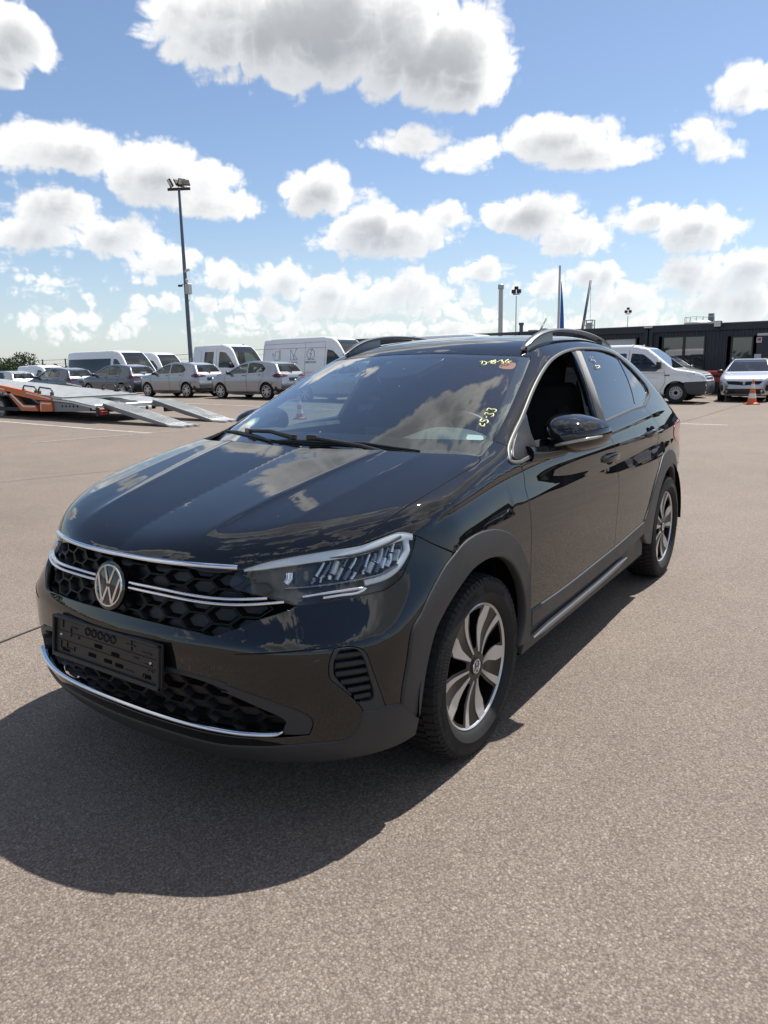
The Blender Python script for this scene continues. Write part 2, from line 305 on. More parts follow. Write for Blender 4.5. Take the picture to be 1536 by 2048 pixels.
def panel_mesh(name, F, outline, n, m, holes=(), ds=.018, grid=.024, inset=.0031, lip=.014, off=0.0, reach=.35, edge_r=.0022, keep=None, extra=None):
    """one sheet-metal (or glass, or plastic) piece of the surface F: outline = list of curves [(points, has_edge)], seen along n"""
    A, Bb, n_ = basis(n); ch = lambda p: np.stack([p@A, p@Bb], -1)
    loops = []
    for hi, segs in enumerate([outline]+list(holes)):
        pts, flag = [], []
        for s in segs:
            cp, fl = (s if isinstance(s, tuple) else (s, True)); c = catmull(cp, ds)
            if pts and np.linalg.norm(pts[-1]-c[0]) < 2e-3: c = c[1:]
            pts += list(c); flag += [fl]*len(c)
        if np.linalg.norm(pts[0]-pts[-1]) < 2e-3: pts.pop(); flag.pop()
        P = np.array(pts); P = onto(F, P, n_, reach); fl = np.array(flag)
        q = ch(P); area = .5*np.sum(q[:, 0]*np.roll(q[:, 1], -1)-np.roll(q[:, 0], -1)*q[:, 1])
        if (area < 0) != (hi > 0): P = P[::-1].copy(); fl = fl[::-1].copy()
        N_ = grad(F, P); t = np.roll(P, -1, 0)-np.roll(P, 1, 0); t /= np.maximum(np.linalg.norm(t, axis=1, keepdims=True), 1e-9)
        inw = np.cross(N_, t); inw /= np.maximum(np.linalg.norm(inw, axis=1, keepdims=True), 1e-9)
        # an edge vertex between an open seam and a real edge counts as seam
        e = fl & np.roll(fl, 1) if hi == 0 and not fl.all() else fl
        Pi = P+inw*inset*e[:, None]; Pi = onto(F, Pi, n_, reach)
        if not e.all():
            s_ = ~e
            Pi[s_] = P[s_]
            if keep is not None: Pi[s_, keep] = 0
        loops.append((Pi, -inw, e))
    poly = [ch(l[0]) for l in loops]
    lo, hi_ = poly[0].min(0), poly[0].max(0); g = grid; rows = np.arange(lo[1], hi_[1], g*.866); gp = []
    for i, y in enumerate(rows): x = np.arange(lo[0]+(g/2 if i % 2 else 0), hi_[0], g); gp.append(np.stack([x, np.full_like(x, y)], -1))
    gp = np.vstack(gp); gp = gp[inside(poly[0], gp)]
    for h in poly[1:]:
        if len(gp): gp = gp[~inside(h, gp)]
    for h in poly:
        if len(gp): gp = gp[seg_dist(h, gp) > g*.45]
    if extra is not None and len(extra):      # rows of points along creases
        x2 = ch(onto(F, np.array(extra), n_, reach)); x2 = x2[inside(poly[0], x2)]
        for h in poly[1:]: x2 = x2[~inside(h, x2)]
        for h in poly: x2 = x2[seg_dist(h, x2) > .004] if len(x2) else x2
        if len(x2) and len(gp):
            dmin = np.full(len(gp), 9.)
            for q0 in range(0, len(x2), 400): dmin = np.minimum(dmin, np.linalg.norm(gp[:, None]-x2[None, q0:q0+400], axis=2).min(1))
            gp = np.vstack([gp[dmin > g*.4], x2])
    g3 = onto(F, gp@np.stack([A, Bb])+n_*np.mean(loops[0][0]@n_), n_, far=max(reach, .9)) if len(gp) else np.zeros((0, 3))
    allp = np.vstack([l[0] for l in loops]+[g3]); all2 = np.vstack(poly+[gp])
    edges, k = [], 0
    for l in loops: c = len(l[0]); edges += [(k+i, k+(i+1) % c) for i in range(c)]; k += c
    if DEBUG_PANELS: print('panel', name, len(all2), np.isnan(all2).any(), min(np.linalg.norm(np.roll(p, -1, 0)-p, axis=1).min() for p in poly), flush=True)
    r = delaunay_2d_cdt([Vector(p) for p in all2], edges, [], 0, 1e-6, True)
    v2 = np.array([tuple(v) for v in r[0]]); tri = np.array([f for f in r[2] if len(f) == 3]); cen = v2[tri].mean(1); ok = inside(poly[0], cen)
    for h in poly[1:]: ok &= ~inside(h, cen)
    tri = tri[ok]; src = [s[0] if s else -1 for s in r[3]]
    V = np.array([allp[s] if s >= 0 else (0, 0, 0) for s in src])
    for i, s in enumerate(src):
        if s < 0: V[i] = onto(F, (v2[i]@np.stack([A, Bb])+n_*np.mean(loops[0][0]@n_))[None], n_, far=max(reach, .9))[0]
    back = {s: i for i, s in enumerate(src) if s >= 0}
    for i, ss in enumerate(r[3]):
        for s in ss: back[s] = i
    Nn = grad(F, V); offv = off(V) if callable(off) else off
    V = V+Nn*(offv[:, None] if callable(off) else off)
    used = np.unique(tri); mp = -np.ones(len(V), int); mp[used] = np.arange(len(used)); verts = [V[used]]; norms = [Nn[used]]; faces = [tuple(mp[list(t)]) for t in tri]; k = len(used)
    base = 0
    for li, (P, out, e) in enumerate(loops):
        c = len(P); idx = [mp[back[base+i]] if back.get(base+i) is not None else -1 for i in range(c)]; base += c
        if lip <= 0: continue
        p0 = np.array([verts[0][i] for i in idx]); n0 = np.array([norms[0][i] for i in idx])
        b = p0+out*edge_r-n0*edge_r; cc = p0+out*edge_r-n0*lip
        nb = (n0+out); nb /= np.linalg.norm(nb, axis=1, keepdims=True)
        verts += [b, b, cc]; norms += [nb, out*.9+n0*.3, out]; kb = k; k += 3*c
        for i in range(c):
            j = (i+1) % c
            if not (e[i] or e[j]) or idx[i] < 0 or idx[j] < 0 or idx[i] == idx[j]: continue
            if not (e[i] and e[j]) and loops[li][2].sum() == 0: continue
            faces.append((idx[j], idx[i], kb+i, kb+j)); faces.append((kb+c+j, kb+c+i, kb+2*c+i, kb+2*c+j))
    verts = np.vstack(verts); norms = np.vstack(norms); norms /= np.maximum(np.linalg.norm(norms, axis=1, keepdims=True), 1e-9)
    faces = [f for f in faces if min(f) >= 0 and len(set(f)) == len(f)]
    if DEBUG_PANELS and any(i < 0 for l_ in [idx] for i in l_): print('  ! boundary points outside', name)
    me = bpy.data.meshes.new(name); me.from_pydata(verts.tolist(), [], faces)
    if m is not None: me.materials.append(m)
    me.polygons.foreach_set('use_smooth', [True]*len(me.polygons)); me.update()
    me.normals_split_custom_set_from_vertices(norms.tolist()); NORMALS[me.name] = norms
    return me
def sweep_mesh(name, F, pts, width, height, m, ds=.02, n=None, reach=.3, sink=.004, closed=False, taper=None, up=None, crown=.6):
    """a raised strip that follows the surface: rounded section, width across the path, height proud of the surface"""
    P = catmull(pts, ds)
    if n is not None: P = onto(F, P, n, reach)
    N_ = grad(F, P); c = len(P)
    t = (np.roll(P, -1, 0)-np.roll(P, 1, 0)) if closed else np.gradient(P, axis=0)
    t /= np.maximum(np.linalg.norm(t, axis=1, keepdims=True), 1e-9); s = np.cross(t, N_); s /= np.linalg.norm(s, axis=1, keepdims=True)
    w = np.full(c, width/2.)
    if taper: k = np.minimum(np.arange(c), np.arange(c)[::-1])*ds; w = w*np.clip(.35+k/taper*.65, 0, 1)
    prof = [(-1, -sink), (-1, height*(1-crown)), (-.8, height*(1-crown*.45)), (-.4, height*(1-crown*.08)), (0, height), (.4, height*(1-crown*.08)), (.8, height*(1-crown*.45)), (1, height*(1-crown)), (1, -sink)]
    V = np.stack([P+s*(w*a)[:, None]+N_*b for a, b in prof], 1).reshape(-1, 3); q = len(prof); f = []
    for i in range(c if closed else c-1):
        j = (i+1) % c
        for k in range(q-1): f.append((i*q+k, j*q+k, j*q+k+1, i*q+k+1))
    if not closed: f += [tuple(range(q)), tuple((c-1)*q+k for k in range(q))[::-1]]
    me = bpy.data.meshes.new(name); me.from_pydata(V.tolist(), [], f); me.materials.append(m)
    bm = bmesh.new(); bm.from_mesh(me); bmesh.ops.recalc_face_normals(bm, faces=bm.faces[:]); bm.to_mesh(me); bm.free()
    me.polygons.foreach_set('use_smooth', [True]*len(me.polygons)); me.set_sharp_from_angle(angle=R(55)); return me
def join_meshes(name, mes):
    """several meshes of one part as one mesh, normals kept"""
    vs, fs, ns, mi, mats = [], [], [], [], []
    for me in mes:
        k = len(vs); vs += [tuple(v.co) for v in me.vertices]; ns += NORMALS[me.name].tolist()
        b = len(mats); mats += list(me.materials)
        for p in me.polygons: fs.append(tuple(k+i for i in p.vertices)); mi.append(b+p.material_index)
    um = []; [um.append(x) for x in mats if x not in um]; mi = [um.index(mats[i]) for i in mi]
    me = bpy.data.meshes.new(name); me.from_pydata(vs, [], fs)
    for x in um: me.materials.append(x)
    me.polygons.foreach_set('material_index', mi); me.polygons.foreach_set('use_smooth', [True]*len(me.polygons)); me.update()
    me.normals_split_custom_set_from_vertices(ns); NORMALS[me.name] = np.array(ns); return me
def inset_curve(F, pts, d, n=None, ds=.03):
    P = catmull(pts, ds); N_ = grad(F, P); t = np.gradient(P, axis=0); t /= np.linalg.norm(t, axis=1, keepdims=True)
    s = np.cross(N_, t); s /= np.linalg.norm(s, axis=1, keepdims=True); return P+s*d
# ------------------------------------------------------------------ the black car's outer surface: body(x, y, z) = 0
def spl(xs,ys):
    """natural cubic spline, linear extrapolation"""
    xs=np.array(xs,float); ys=np.array(ys,float); n=len(xs)
    h=np.diff(xs); A=np.zeros((n,n)); b=np.zeros(n); A[0,0]=A[-1,-1]=1
    for i in range(1,n-1):
        A[i,i-1]=h[i-1]; A[i,i]=2*(h[i-1]+h[i]); A[i,i+1]=h[i]
        b[i]=3*((ys[i+1]-ys[i])/h[i]-(ys[i]-ys[i-1])/h[i-1])
    c=np.linalg.solve(A,b)
    def f(x):
        x=np.asarray(x,float); i=np.clip(np.searchsorted(xs,x)-1,0,n-2); xc=np.clip(x,xs[0],xs[-1])
        d=(c[i+1]-c[i])/(3*h[i]); bb=(ys[i+1]-ys[i])/h[i]-h[i]*(2*c[i]+c[i+1])/3; t=xc-xs[i]
        v=ys[i]+bb*t+c[i]*t*t+d*t**3
        s0=(ys[1]-ys[0])/h[0]-h[0]*(2*c[0]+c[1])/3
        s1=(ys[-1]-ys[-2])/h[-1]+h[-1]*(c[-2]+2*c[-1])/3
        return v+np.where(x<xs[0],(x-xs[0])*s0,0)+np.where(x>xs[-1],(x-xs[-1])*s1,0)
    return f
def smax(a,b,k):
    h=np.maximum(k-np.abs(a-b),0)/k
    return np.maximum(a,b)+h*h*h*k/6
def smin(a,b,k): return -smax(-a,-b,k)
def ss(t):
    t=np.clip(t,0,1); return t*t*t*(t*(t*6-15)+10)
xc=spl([.15,.20,.25,.33,.45,.53,.585,.63,.70,.78,.86,.94],[.74,.79,.838,.868,.876,.877,.874,.862,.843,.822,.78,.70])
Hc=spl([-3.4,-2.9,-2.2,-1.4,-.8,-.5,-.25,-.15,0,.3,.5,.7,.85,.95],[1.0,1.055,1.09,1.105,1.10,1.09,1.064,1.050,1.024,.962,.916,.860,.805,.76])
Yz=spl([.15,.20,.25,.35,.5,.65,.73,.79,.84,.88,.92,.97,1.02,1.1],[.815,.828,.838,.846,.851,.8545,.855,.8495,.840,.831,.822,.809,.795,.765])
Px=spl([-3.4,-3.1,-2.8,-2.4,-1.8,-1.2,-.6,-.2,.1,.3,.5,.8],[.13,.085,.045,.012,0,0,0,.001,.004,.014,.035,.09])
ci=spl([-.2,.2,.7],[.42,.36,.288]); co=spl([-.2,.2,.5],[.56,.53,.50])
def front(x,y,z):
    a=np.abs(y); q=z-.585; return (x-(.07*(.05-np.sqrt(q*q+.004**2))*np.exp(-(q/.06)**2)+xc(z)-.27*a**2-(.62)*a**6-.34*ss((z-.5)/.35)*a**3))*.9
def hood(x,y,z):
    a=np.abs(y)
    h=Hc(x)-.055*a**2-.05*a**6
    r=lambda d,e:np.sqrt(d*d+e*e)
    fi=ss((.80-x)/.25)*ss((x+.25)/.3); fo=ss((.66-x)/.2)*ss((x+.25)/.3)
    h=h-.035*r(a-ci(x),.012)-.02*r(a-co(x),.012)+.02
    di=a-ci(x); h=h+.030*(.04-r(di,.004))*np.exp(-(di/.06)**2)*fi+.0022*np.tanh(di/-.012)*np.exp(-(di/.10)**2)*fi
    do=a-co(x); h=h+.030*(.04-r(do,.004))*np.exp(-(do/.06)**2)*fo
    return (z-h)*.93
zU=spl([-3.2,-2.2,-1.4,-.8,-.37,-.13,.06,.2,.3,.5],[1.06,1.03,1.0,.98,.963,.942,.916,.890,.852,.74])
zL=spl([-3.2,-2.26,-1.47,-1.2,-.62,-.37,-.2],[.93,.915,.893,.875,.845,.836,.834])
def side(x,y,z):
    a=np.abs(y)
    u=z-zU(x); l=z-zL(x)
    wu=ss((.36-x)/.15)*ss((x+3.1)/.3); wl=ss((-.24-x)/.14)*ss((x+3.0)/.3)
    f=.10*(.05-np.sqrt(u*u+.006**2))*np.exp(-(u/.07)**2)*wu + .012*(np.tanh(u/.008)-1)*np.exp(-(np.minimum(u,0)/.05)**2)*wu*.6
    f=f+.05*(.05-np.sqrt(l*l+.003**2))*np.exp(-(l/.07)**2)*wl
    f=f+.003*(np.tanh(l/.009)+1)*.5*np.exp(-(l/.05)**2)*ss((-.22-x)/.04)*ss((x+.75)/.3)
    return a-(Yz(z)-Px(x)+f)
def rear(x,y,z):
    a=np.abs(y); return -(x+3.40-.10*a**2-.42*a**6-.10*np.clip(z-.6,0,1))*.95
def lower(x,y,z):
    d=smax(side(x,y,z),hood(x,y,z),.10)
    d=smax(d,front(x,y,z),.085)
    d=smax(d,rear(x,y,z),.15)
    return d
Rc=spl([-3.4,-3.1,-2.8,-2.4,-2.1,-1.8,-1.6,-1.3,-1.067,-.9,-.6],[.86,1.06,1.235,1.413,1.477,1.500,1.498,1.479,1.445,1.41,1.33])
def gside(x,y,z):
    a=np.abs(y); t=z-1.0
    t0=np.minimum(t+.04,0)
    return (a-(.815-.42*t-.22*np.maximum(t,0)**2-8*t0*t0-np.where(x>-1.4,.045,.026)*(x+1.4)**2))*.9
def ws(x,y,z):
    a=np.abs(y); t=(-.15-x)/.8
    return (z-(1.05+.45*(-.15-x)-.17*a*a+.02*t*(1-t)))*.9
def roof(x,y,z):
    a=np.abs(y); return (z-(Rc(x)-.085*a*a-.12*a**6))*.95
def green(x,y,z):
    d=smax(gside(x,y,z),roof(x,y,z),.12)
    d=smax(d,ws(x,y,z),.05)
    d=smax(d,(z-(1.395+.68*(x+2.65)-.05*y*y))*.83,.12)
    return smax(d,rear(x,y,z),.1)
def body(x,y,z): return smin(lower(x,y,z),green(x,y,z),.06)
def grad(F,p,e=1e-4):
    x,y,z=p[...,0],p[...,1],p[...,2]
    g=np.stack([F(x+e,y,z)-F(x-e,y,z),F(x,y+e,z)-F(x,y-e,z),F(x,y,z+e)-F(x,y,z-e)],-1)
    return g/np.maximum(np.linalg.norm(g,axis=-1,keepdims=True),1e-12)
def hit(F,o,d,tmax=8.,n=260,t0=0.):
    """first crossing outside->inside of rays o+td"""
    o=np.broadcast_to(np.asarray(o,float),np.shape(d)); d=np.asarray(d,float)
    ts=np.linspace(t0,tmax,n)
    P=o[...,None,:]+d[...,None,:]*ts[:,None]
    v=F(P[...,0],P[...,1],P[...,2])
    s=(v[...,:-1]>0)&(v[...,1:]<=0)
    i=np.argmax(s,-1); ok=s.any(-1)
    lo=ts[i]; hi=ts[i+1]
    for _ in range(22):
        m=(lo+hi)/2; p=o+d*m[...,None]; q=F(p[...,0],p[...,1],p[...,2])>0
        lo=np.where(q,m,lo); hi=np.where(q,hi,m)
    p=o+d*((lo+hi)/2)[...,None]
    p[~ok]=np.nan
    return p
# outlines of the black car's panels, in metres in the car's own frame
T={'hoodgap':[[0.468,0.696,0.852],[0.431,0.705,0.875],[0.337,0.724,0.914],[0.17,0.739,0.954],[-0.028,0.749,0.991],[-0.117,0.752,1.005],[-0.173,0.741,1.018],[-0.19,0.724,1.026]],
'doorgap1':[[-0.391,0.813,0.935],[-0.374,0.825,0.893],[-0.371,0.844,0.836],[-0.377,0.848,0.796],[-0.375,0.853,0.742],[-0.377,0.854,0.641],[-0.384,0.851,0.536]],
'doorgap1b':[[-0.383,0.851,0.508],[-0.389,0.848,0.412]],
'doorgap2':[[-1.405,0.824,0.983],[-1.469,0.839,0.907],[-1.495,0.844,0.82],[-1.465,0.855,0.727],[-1.448,0.853,0.598],[-1.437,0.851,0.499],[-1.453,0.849,0.436]],
'doorgap3':[[-2.206,0.762,1.088],[-2.24,0.784,1.049],[-2.348,0.808,0.977]],
'dlo':[[-0.373,0.766,1.039],[-0.581,0.719,1.14],[-0.768,0.681,1.235],[-0.937,0.651,1.307],[-1.097,0.627,1.357],[-1.29,0.608,1.393],[-1.497,0.597,1.412],[-1.701,0.593,1.416],[-1.918,0.592,1.411],[-2.123,0.602,1.385],[-2.273,0.635,1.324],[-2.386,0.667,1.258],[-2.476,0.696,1.193]],
'dlo2':[[-2.457,0.716,1.155],[-2.263,0.745,1.114],[-1.946,0.769,1.092],[-1.386,0.792,1.062]],
'dlofront':[[-0.299,0.795,0.996],[-0.379,0.803,0.989]],
'wsR':[[-1.005,0.567,1.374],[-0.752,0.628,1.257],[-0.555,0.668,1.161],[-0.345,0.708,1.064],[-0.206,0.73,1.027]],
'wsU':[[-1.005,0.567,1.374],[-0.957,0.354,1.39],[-0.938,0.086,1.4]],
'lamptop':[[0.73,0.44,0.796],[0.682,0.509,0.813],[0.629,0.57,0.826],[0.56,0.634,0.834],[0.48,0.693,0.842]],
'lamptop2':[[0.48,0.693,0.842],[0.43,0.719,0.854],[0.369,0.749,0.863],[0.345,0.764,0.857],[0.321,0.78,0.846]],
'lampout':[[0.321,0.78,0.846],[0.34,0.781,0.814],[0.366,0.781,0.776],[0.408,0.777,0.733],[0.464,0.759,0.71]],
'lampbot':[[0.464,0.759,0.71],[0.527,0.723,0.707],[0.582,0.683,0.705],[0.675,0.597,0.696]],
'lampin':[[0.675,0.597,0.696],[0.72,0.516,0.722],[0.755,0.428,0.75]],
'arch_out':[[0.189,0.841,0.768],[0.146,0.843,0.787],[0.067,0.844,0.8],[-0.014,0.846,0.799],[-0.088,0.848,0.788],[-0.165,0.852,0.762],[-0.227,0.854,0.726],[-0.286,0.854,0.674],[-0.333,0.853,0.613],[-0.364,0.851,0.544],[-0.381,0.85,0.467],[-0.384,0.848,0.408]],
'arch_out_f':[[0.189,0.841,0.768],[0.242,0.837,0.741],[0.301,0.834,0.697],[0.345,0.832,0.66],[0.38,0.831,0.625]],
'arch_out_f2':[[0.422,0.826,0.588],[0.445,0.822,0.493],[0.462,0.817,0.422],[0.468,0.814,0.371]],
'bumpline':[[0.318,0.782,0.845],[0.272,0.808,0.814],[0.189,0.841,0.768]],
'fog':[[0.647,0.713,0.584],[0.622,0.734,0.585],[0.594,0.757,0.577],[0.578,0.77,0.56],[0.566,0.78,0.514],[0.55,0.787,0.463],[0.524,0.797,0.381]],
'fog2':[[0.524,0.797,0.381],[0.55,0.785,0.374],[0.59,0.763,0.385]],
'fog3':[[0.59,0.763,0.385],[0.593,0.761,0.397],[0.615,0.748,0.43],[0.64,0.728,0.466],[0.664,0.707,0.5],[0.666,0.705,0.522],[0.661,0.708,0.558],[0.647,0.713,0.584]],
'fogin':[[0.636,0.725,0.579],[0.598,0.755,0.572],[0.587,0.766,0.549],[0.574,0.775,0.495],[0.563,0.78,0.418],[0.597,0.76,0.418],[0.618,0.746,0.444],[0.64,0.729,0.479],[0.656,0.715,0.512],[0.651,0.717,0.557]],
'cladbump':[[0.59,0.763,0.385],[0.596,0.757,0.346],[0.615,0.739,0.309],[0.627,0.728,0.303],[0.706,0.645,0.302],[0.783,0.495,0.286],[0.808,0.403,0.277]],
'lowgr':[[0.821,0.436,0.482],[0.769,0.565,0.443],[0.711,0.654,0.398],[0.699,0.666,0.379],[0.697,0.667,0.361],[0.702,0.656,0.332]],
'lowgrtop':[[0.857,0.269,0.502],[0.838,0.371,0.495],[0.811,0.466,0.482]],
'lowgrin':[[0.821,0.434,0.456],[0.792,0.515,0.426],[0.751,0.594,0.387],[0.743,0.606,0.373],[0.746,0.597,0.35]],
'lowgrintop':[[0.857,0.267,0.485],[0.838,0.369,0.478],[0.812,0.464,0.456]],
'lowchromeF':[[0.818,0.419,0.333],[0.789,0.505,0.334],[0.754,0.582,0.34],[0.745,0.599,0.35]],
'lowchromeE':[[0.863,0.154,0.343],[0.843,0.305,0.336],[0.809,0.451,0.335]],
'upgr':[[0.675,0.597,0.696],[0.685,0.59,0.689],[0.741,0.527,0.665],[0.79,0.462,0.63],[0.815,0.402,0.62]],
'upgr2':[[0.814,0.41,0.616],[0.826,0.359,0.621],[0.848,0.23,0.627]],
'chromemidUR':[[0.787,0.38,0.709],[0.754,0.461,0.711],[0.713,0.532,0.714]],
'chromemidLR':[[0.791,0.383,0.694],[0.759,0.464,0.696],[0.697,0.564,0.702]],
'sensor':[[0.688,0.681,0.55]],
'bpil_a':[[-1.486,0.612,1.394],[-1.381,0.697,1.249],[-1.34,0.743,1.158],[-1.311,0.789,1.066]],
'bpil_b':[[-1.514,0.612,1.394],[-1.417,0.697,1.248],[-1.375,0.744,1.156],[-1.343,0.79,1.066]],
'bpil_c':[[-1.613,0.61,1.397],[-1.501,0.698,1.245],[-1.447,0.746,1.152],[-1.404,0.789,1.067]],
'qdiv1':[[-2.141,0.616,1.365],[-2.13,0.679,1.256],[-2.097,0.718,1.184],[-2.033,0.759,1.104]],
'qdiv2':[[-2.17,0.616,1.362],[-2.159,0.678,1.255],[-2.125,0.717,1.183],[-2.06,0.757,1.107]],
'sail':[[-0.625,0.719,1.15],[-0.602,0.744,1.098],[-0.531,0.787,1.029]],
'cladsill':[[-0.395,0.848,0.405],[-0.765,0.848,0.405],[-1.458,0.849,0.428],[-1.977,0.849,0.461]],
'silllip':[[-0.414,0.845,0.345],[-1.465,0.847,0.362]],
'handF':[[-1.23,0.837,0.893],[-1.478,0.837,0.89]],
'handR':[[-1.993,0.833,0.94],[-2.33,0.818,0.956]],
'hc':[[0.712,0.298,0.861],[0.531,0.309,0.92],[0.284,0.314,0.977],[0.058,0.354,1.023]],
'stickO':[[-0.909,0.466,1.355],[-0.934,0.524,1.356],[-0.879,0.536,1.331],[-0.869,0.477,1.337]],
'bar':[[-0.36,0.591,1.093],[-0.374,0.649,1.087],[-0.342,0.658,1.074],[-0.33,0.6,1.081]],
'grn':[[-0.436,-0.643,1.113],[-0.423,-0.57,1.123],[-0.34,-0.531,1.095],[-0.346,-0.592,1.088]],
'wh':[[-0.394,-0.613,1.102],[-0.375,-0.55,1.106],[-0.351,-0.542,1.098],[-0.369,-0.604,1.094]],
'sensorhouse':[[-0.967,-0.213,1.405],[-0.742,-0.091,1.319],[-0.722,-0.018,1.311],[-0.752,0.12,1.322],[-0.833,0.141,1.356],[-0.899,0.166,1.382],[-0.934,0.153,1.396]],
'ff1':[[-0.161,0.832,0.864],[-0.262,0.843,0.824],[-0.372,0.845,0.817]]}
INK={'w1':[[-0.882,0.373,1.357],[-0.888,0.387,1.358],[-0.886,0.402,1.355],[-0.876,0.411,1.35],[-0.861,0.412,1.343],[-0.854,0.402,1.342]],
'w2':[[-0.882,0.388,1.355],[-0.858,0.394,1.344]],
'w3':[[-0.88,0.409,1.351],[-0.888,0.418,1.354],[-0.902,0.425,1.359],[-0.876,0.43,1.347]],
'w4':[[-0.913,0.437,1.362],[-0.903,0.43,1.359],[-0.895,0.436,1.354],[-0.893,0.447,1.352],[-0.883,0.446,1.347],[-0.878,0.436,1.347],[-0.884,0.432,1.35],[-0.902,0.44,1.357],[-0.912,0.439,1.361]],
'w5':[[-0.898,0.446,1.354],[-0.901,0.458,1.354]],
'w6':[[-0.909,0.454,1.357],[-0.921,0.46,1.361],[-0.923,0.467,1.361],[-0.909,0.468,1.355],[-0.909,0.478,1.353],[-0.894,0.482,1.347],[-0.894,0.475,1.348]],
'w7':[[-0.938,0.49,1.364],[-0.925,0.485,1.359],[-0.907,0.487,1.352],[-0.906,0.5,1.349],[-0.912,0.506,1.35],[-0.918,0.494,1.355],[-0.926,0.511,1.355]],
'c1':[[-0.433,0.607,1.119],[-0.424,0.611,1.115],[-0.419,0.622,1.11],[-0.423,0.627,1.11],[-0.436,0.625,1.117]],
'c2':[[-0.461,0.599,1.134],[-0.447,0.599,1.127],[-0.446,0.611,1.125],[-0.458,0.614,1.129],[-0.465,0.62,1.131],[-0.456,0.63,1.125],[-0.443,0.629,1.119]],
'c3':[[-0.475,0.611,1.137],[-0.482,0.61,1.141]],
'c4':[[-0.492,0.596,1.148],[-0.506,0.593,1.155],[-0.507,0.599,1.155],[-0.501,0.611,1.15],[-0.507,0.618,1.151],[-0.513,0.622,1.153],[-0.506,0.629,1.148],[-0.495,0.63,1.143],[-0.491,0.624,1.142]],
'c5':[[-0.519,0.592,1.162],[-0.534,0.588,1.169],[-0.54,0.592,1.171],[-0.537,0.604,1.167],[-0.543,0.612,1.168],[-0.543,0.621,1.166],[-0.535,0.626,1.162],[-0.523,0.622,1.157]]}
CHALK={'v1':[[-1.619,0.627,1.371],[-1.631,0.628,1.369],[-1.628,0.632,1.362],[-1.634,0.635,1.358],[-1.62,0.638,1.353]],
'v2':[[-1.664,0.627,1.371],[-1.662,0.629,1.367]],
'v3':[[-1.652,0.637,1.354],[-1.669,0.637,1.354],[-1.678,0.644,1.342]],
'v4':[[-1.643,0.652,1.329],[-1.639,0.659,1.316],[-1.675,0.658,1.316],[-1.707,0.653,1.325],[-1.648,0.653,1.326]],
'v5':[[-1.696,0.653,1.324],[-1.705,0.659,1.313]]}
# ------------------------------------------------------------------ materials of the cars
def paint(name, col, rough=.35, flake=0, coat=1.0, dirt=.0, dots=0):
    m = mat(name, col, rough, 0.0, .5, coat, .012)
    nt, N, L, b = nodes(m); b.inputs['Coat IOR'].default_value = 1.52 if max(col) > .02 else 1.62; b.inputs['Specular IOR Level'].default_value = .5 if max(col) > .02 else 0.0
    if flake: b.inputs['Metallic'].default_value = flake
    if dots:      # dried water spots and specks of dust
        tc = N.new('ShaderNodeTexCoord'); vo = N.new('ShaderNodeTexVoronoi'); vo.inputs['Scale'].default_value = 34; L.new(tc.outputs['Object'], vo.inputs['Vector'])
        wn = N.new('ShaderNodeTexWhiteNoise'); L.new(vo.outputs['Position'], wn.inputs['Vector'])
        th = N.new('ShaderNodeMath'); th.operation = 'MULTIPLY_ADD'; th.inputs[1].default_value = .42; th.inputs[2].default_value = -.36; L.new(wn.outputs['Value'], th.inputs[0])
        ls = N.new('ShaderNodeMath'); ls.operation = 'LESS_THAN'; L.new(vo.outputs['Distance'], ls.inputs[0]); L.new(th.outputs[0], ls.inputs[1])
        mu = N.new('ShaderNodeMath'); mu.operation = 'MULTIPLY'; mu.inputs[1].default_value = dots; L.new(ls.outputs[0], mu.inputs[0])
        nz = N.new('ShaderNodeTexNoise'); nz.inputs['Scale'].default_value = 2.2; nz.inputs['Detail'].default_value = 8; nz.inputs['Roughness'].default_value = .7; L.new(tc.outputs['Object'], nz.inputs['Vector'])
        mr = N.new('ShaderNodeMapRange'); mr.inputs['From Min'].default_value = .35; mr.inputs['From Max'].default_value = .75; mr.inputs['To Max'].default_value = dirt; L.new(nz.outputs['Fac'], mr.inputs['Value'])
        ad = N.new('ShaderNodeMath'); ad.operation = 'ADD'; ad.use_clamp = True; L.new(mu.outputs[0], ad.inputs[0]); L.new(mr.outputs[0], ad.inputs[1])
        mx = N.new('ShaderNodeMix'); mx.data_type = 'RGBA'; mx.inputs['A'].default_value = (*col, 1); mx.inputs['B'].default_value = (.42, .40, .37, 1); L.new(ad.outputs[0], mx.inputs['Factor']); L.new(mx.outputs['Result'], b.inputs['Base Color'])
        cw = N.new('ShaderNodeMath'); cw.operation = 'SUBTRACT'; cw.inputs[0].default_value = 1.0; cw.use_clamp = True; L.new(mu.outputs[0], cw.inputs[1]); L.new(cw.outputs[0], b.inputs['Coat Weight'])
    return m
M_BLACK = paint('black paint', (.0032, .0034, .0042), .3, dirt=.012, dots=.30)
M_PLAST = vary(mat('grey grained plastic', (.030, .0312, .0335), .50, 0, .45), 9, .12, .06, .25, 900)
M_PLASTB = vary(mat('black plastic', (.012, .012, .013), .42, 0, .5), 9, .2, .08, .1, 700)
M_GLOSS = mat('gloss black trim', (.004, .004, .005), .08, 0, .5, .6)
M_GRILLE = mat('grille black', (.004, .004, .0045), .36, 0, .4)
M_DARK = mat('dark cavity', (.004, .004, .004), .9, 0, .1)
M_CHROME = mat('chrome', (.80, .81, .83), .07, 1.0)
M_SATIN = mat('satin grey metal', (.105, .103, .098), .48, .25)
M_RAIL = mat('grey roof rail', (.17, .175, .18), .33, .85)
M_ALU = vary(mat('machined aluminium', (.60, .60, .60), .34, .72), 30, .05, .05)
M_RIMBLK = mat('black rim lacquer', (.005, .005, .005), .3, 0, .35, .15)
M_RUBBER = vary(mat('tyre rubber', (.014, .014, .0145), .72, 0, .35), 25, .3, .08, .15, 300)
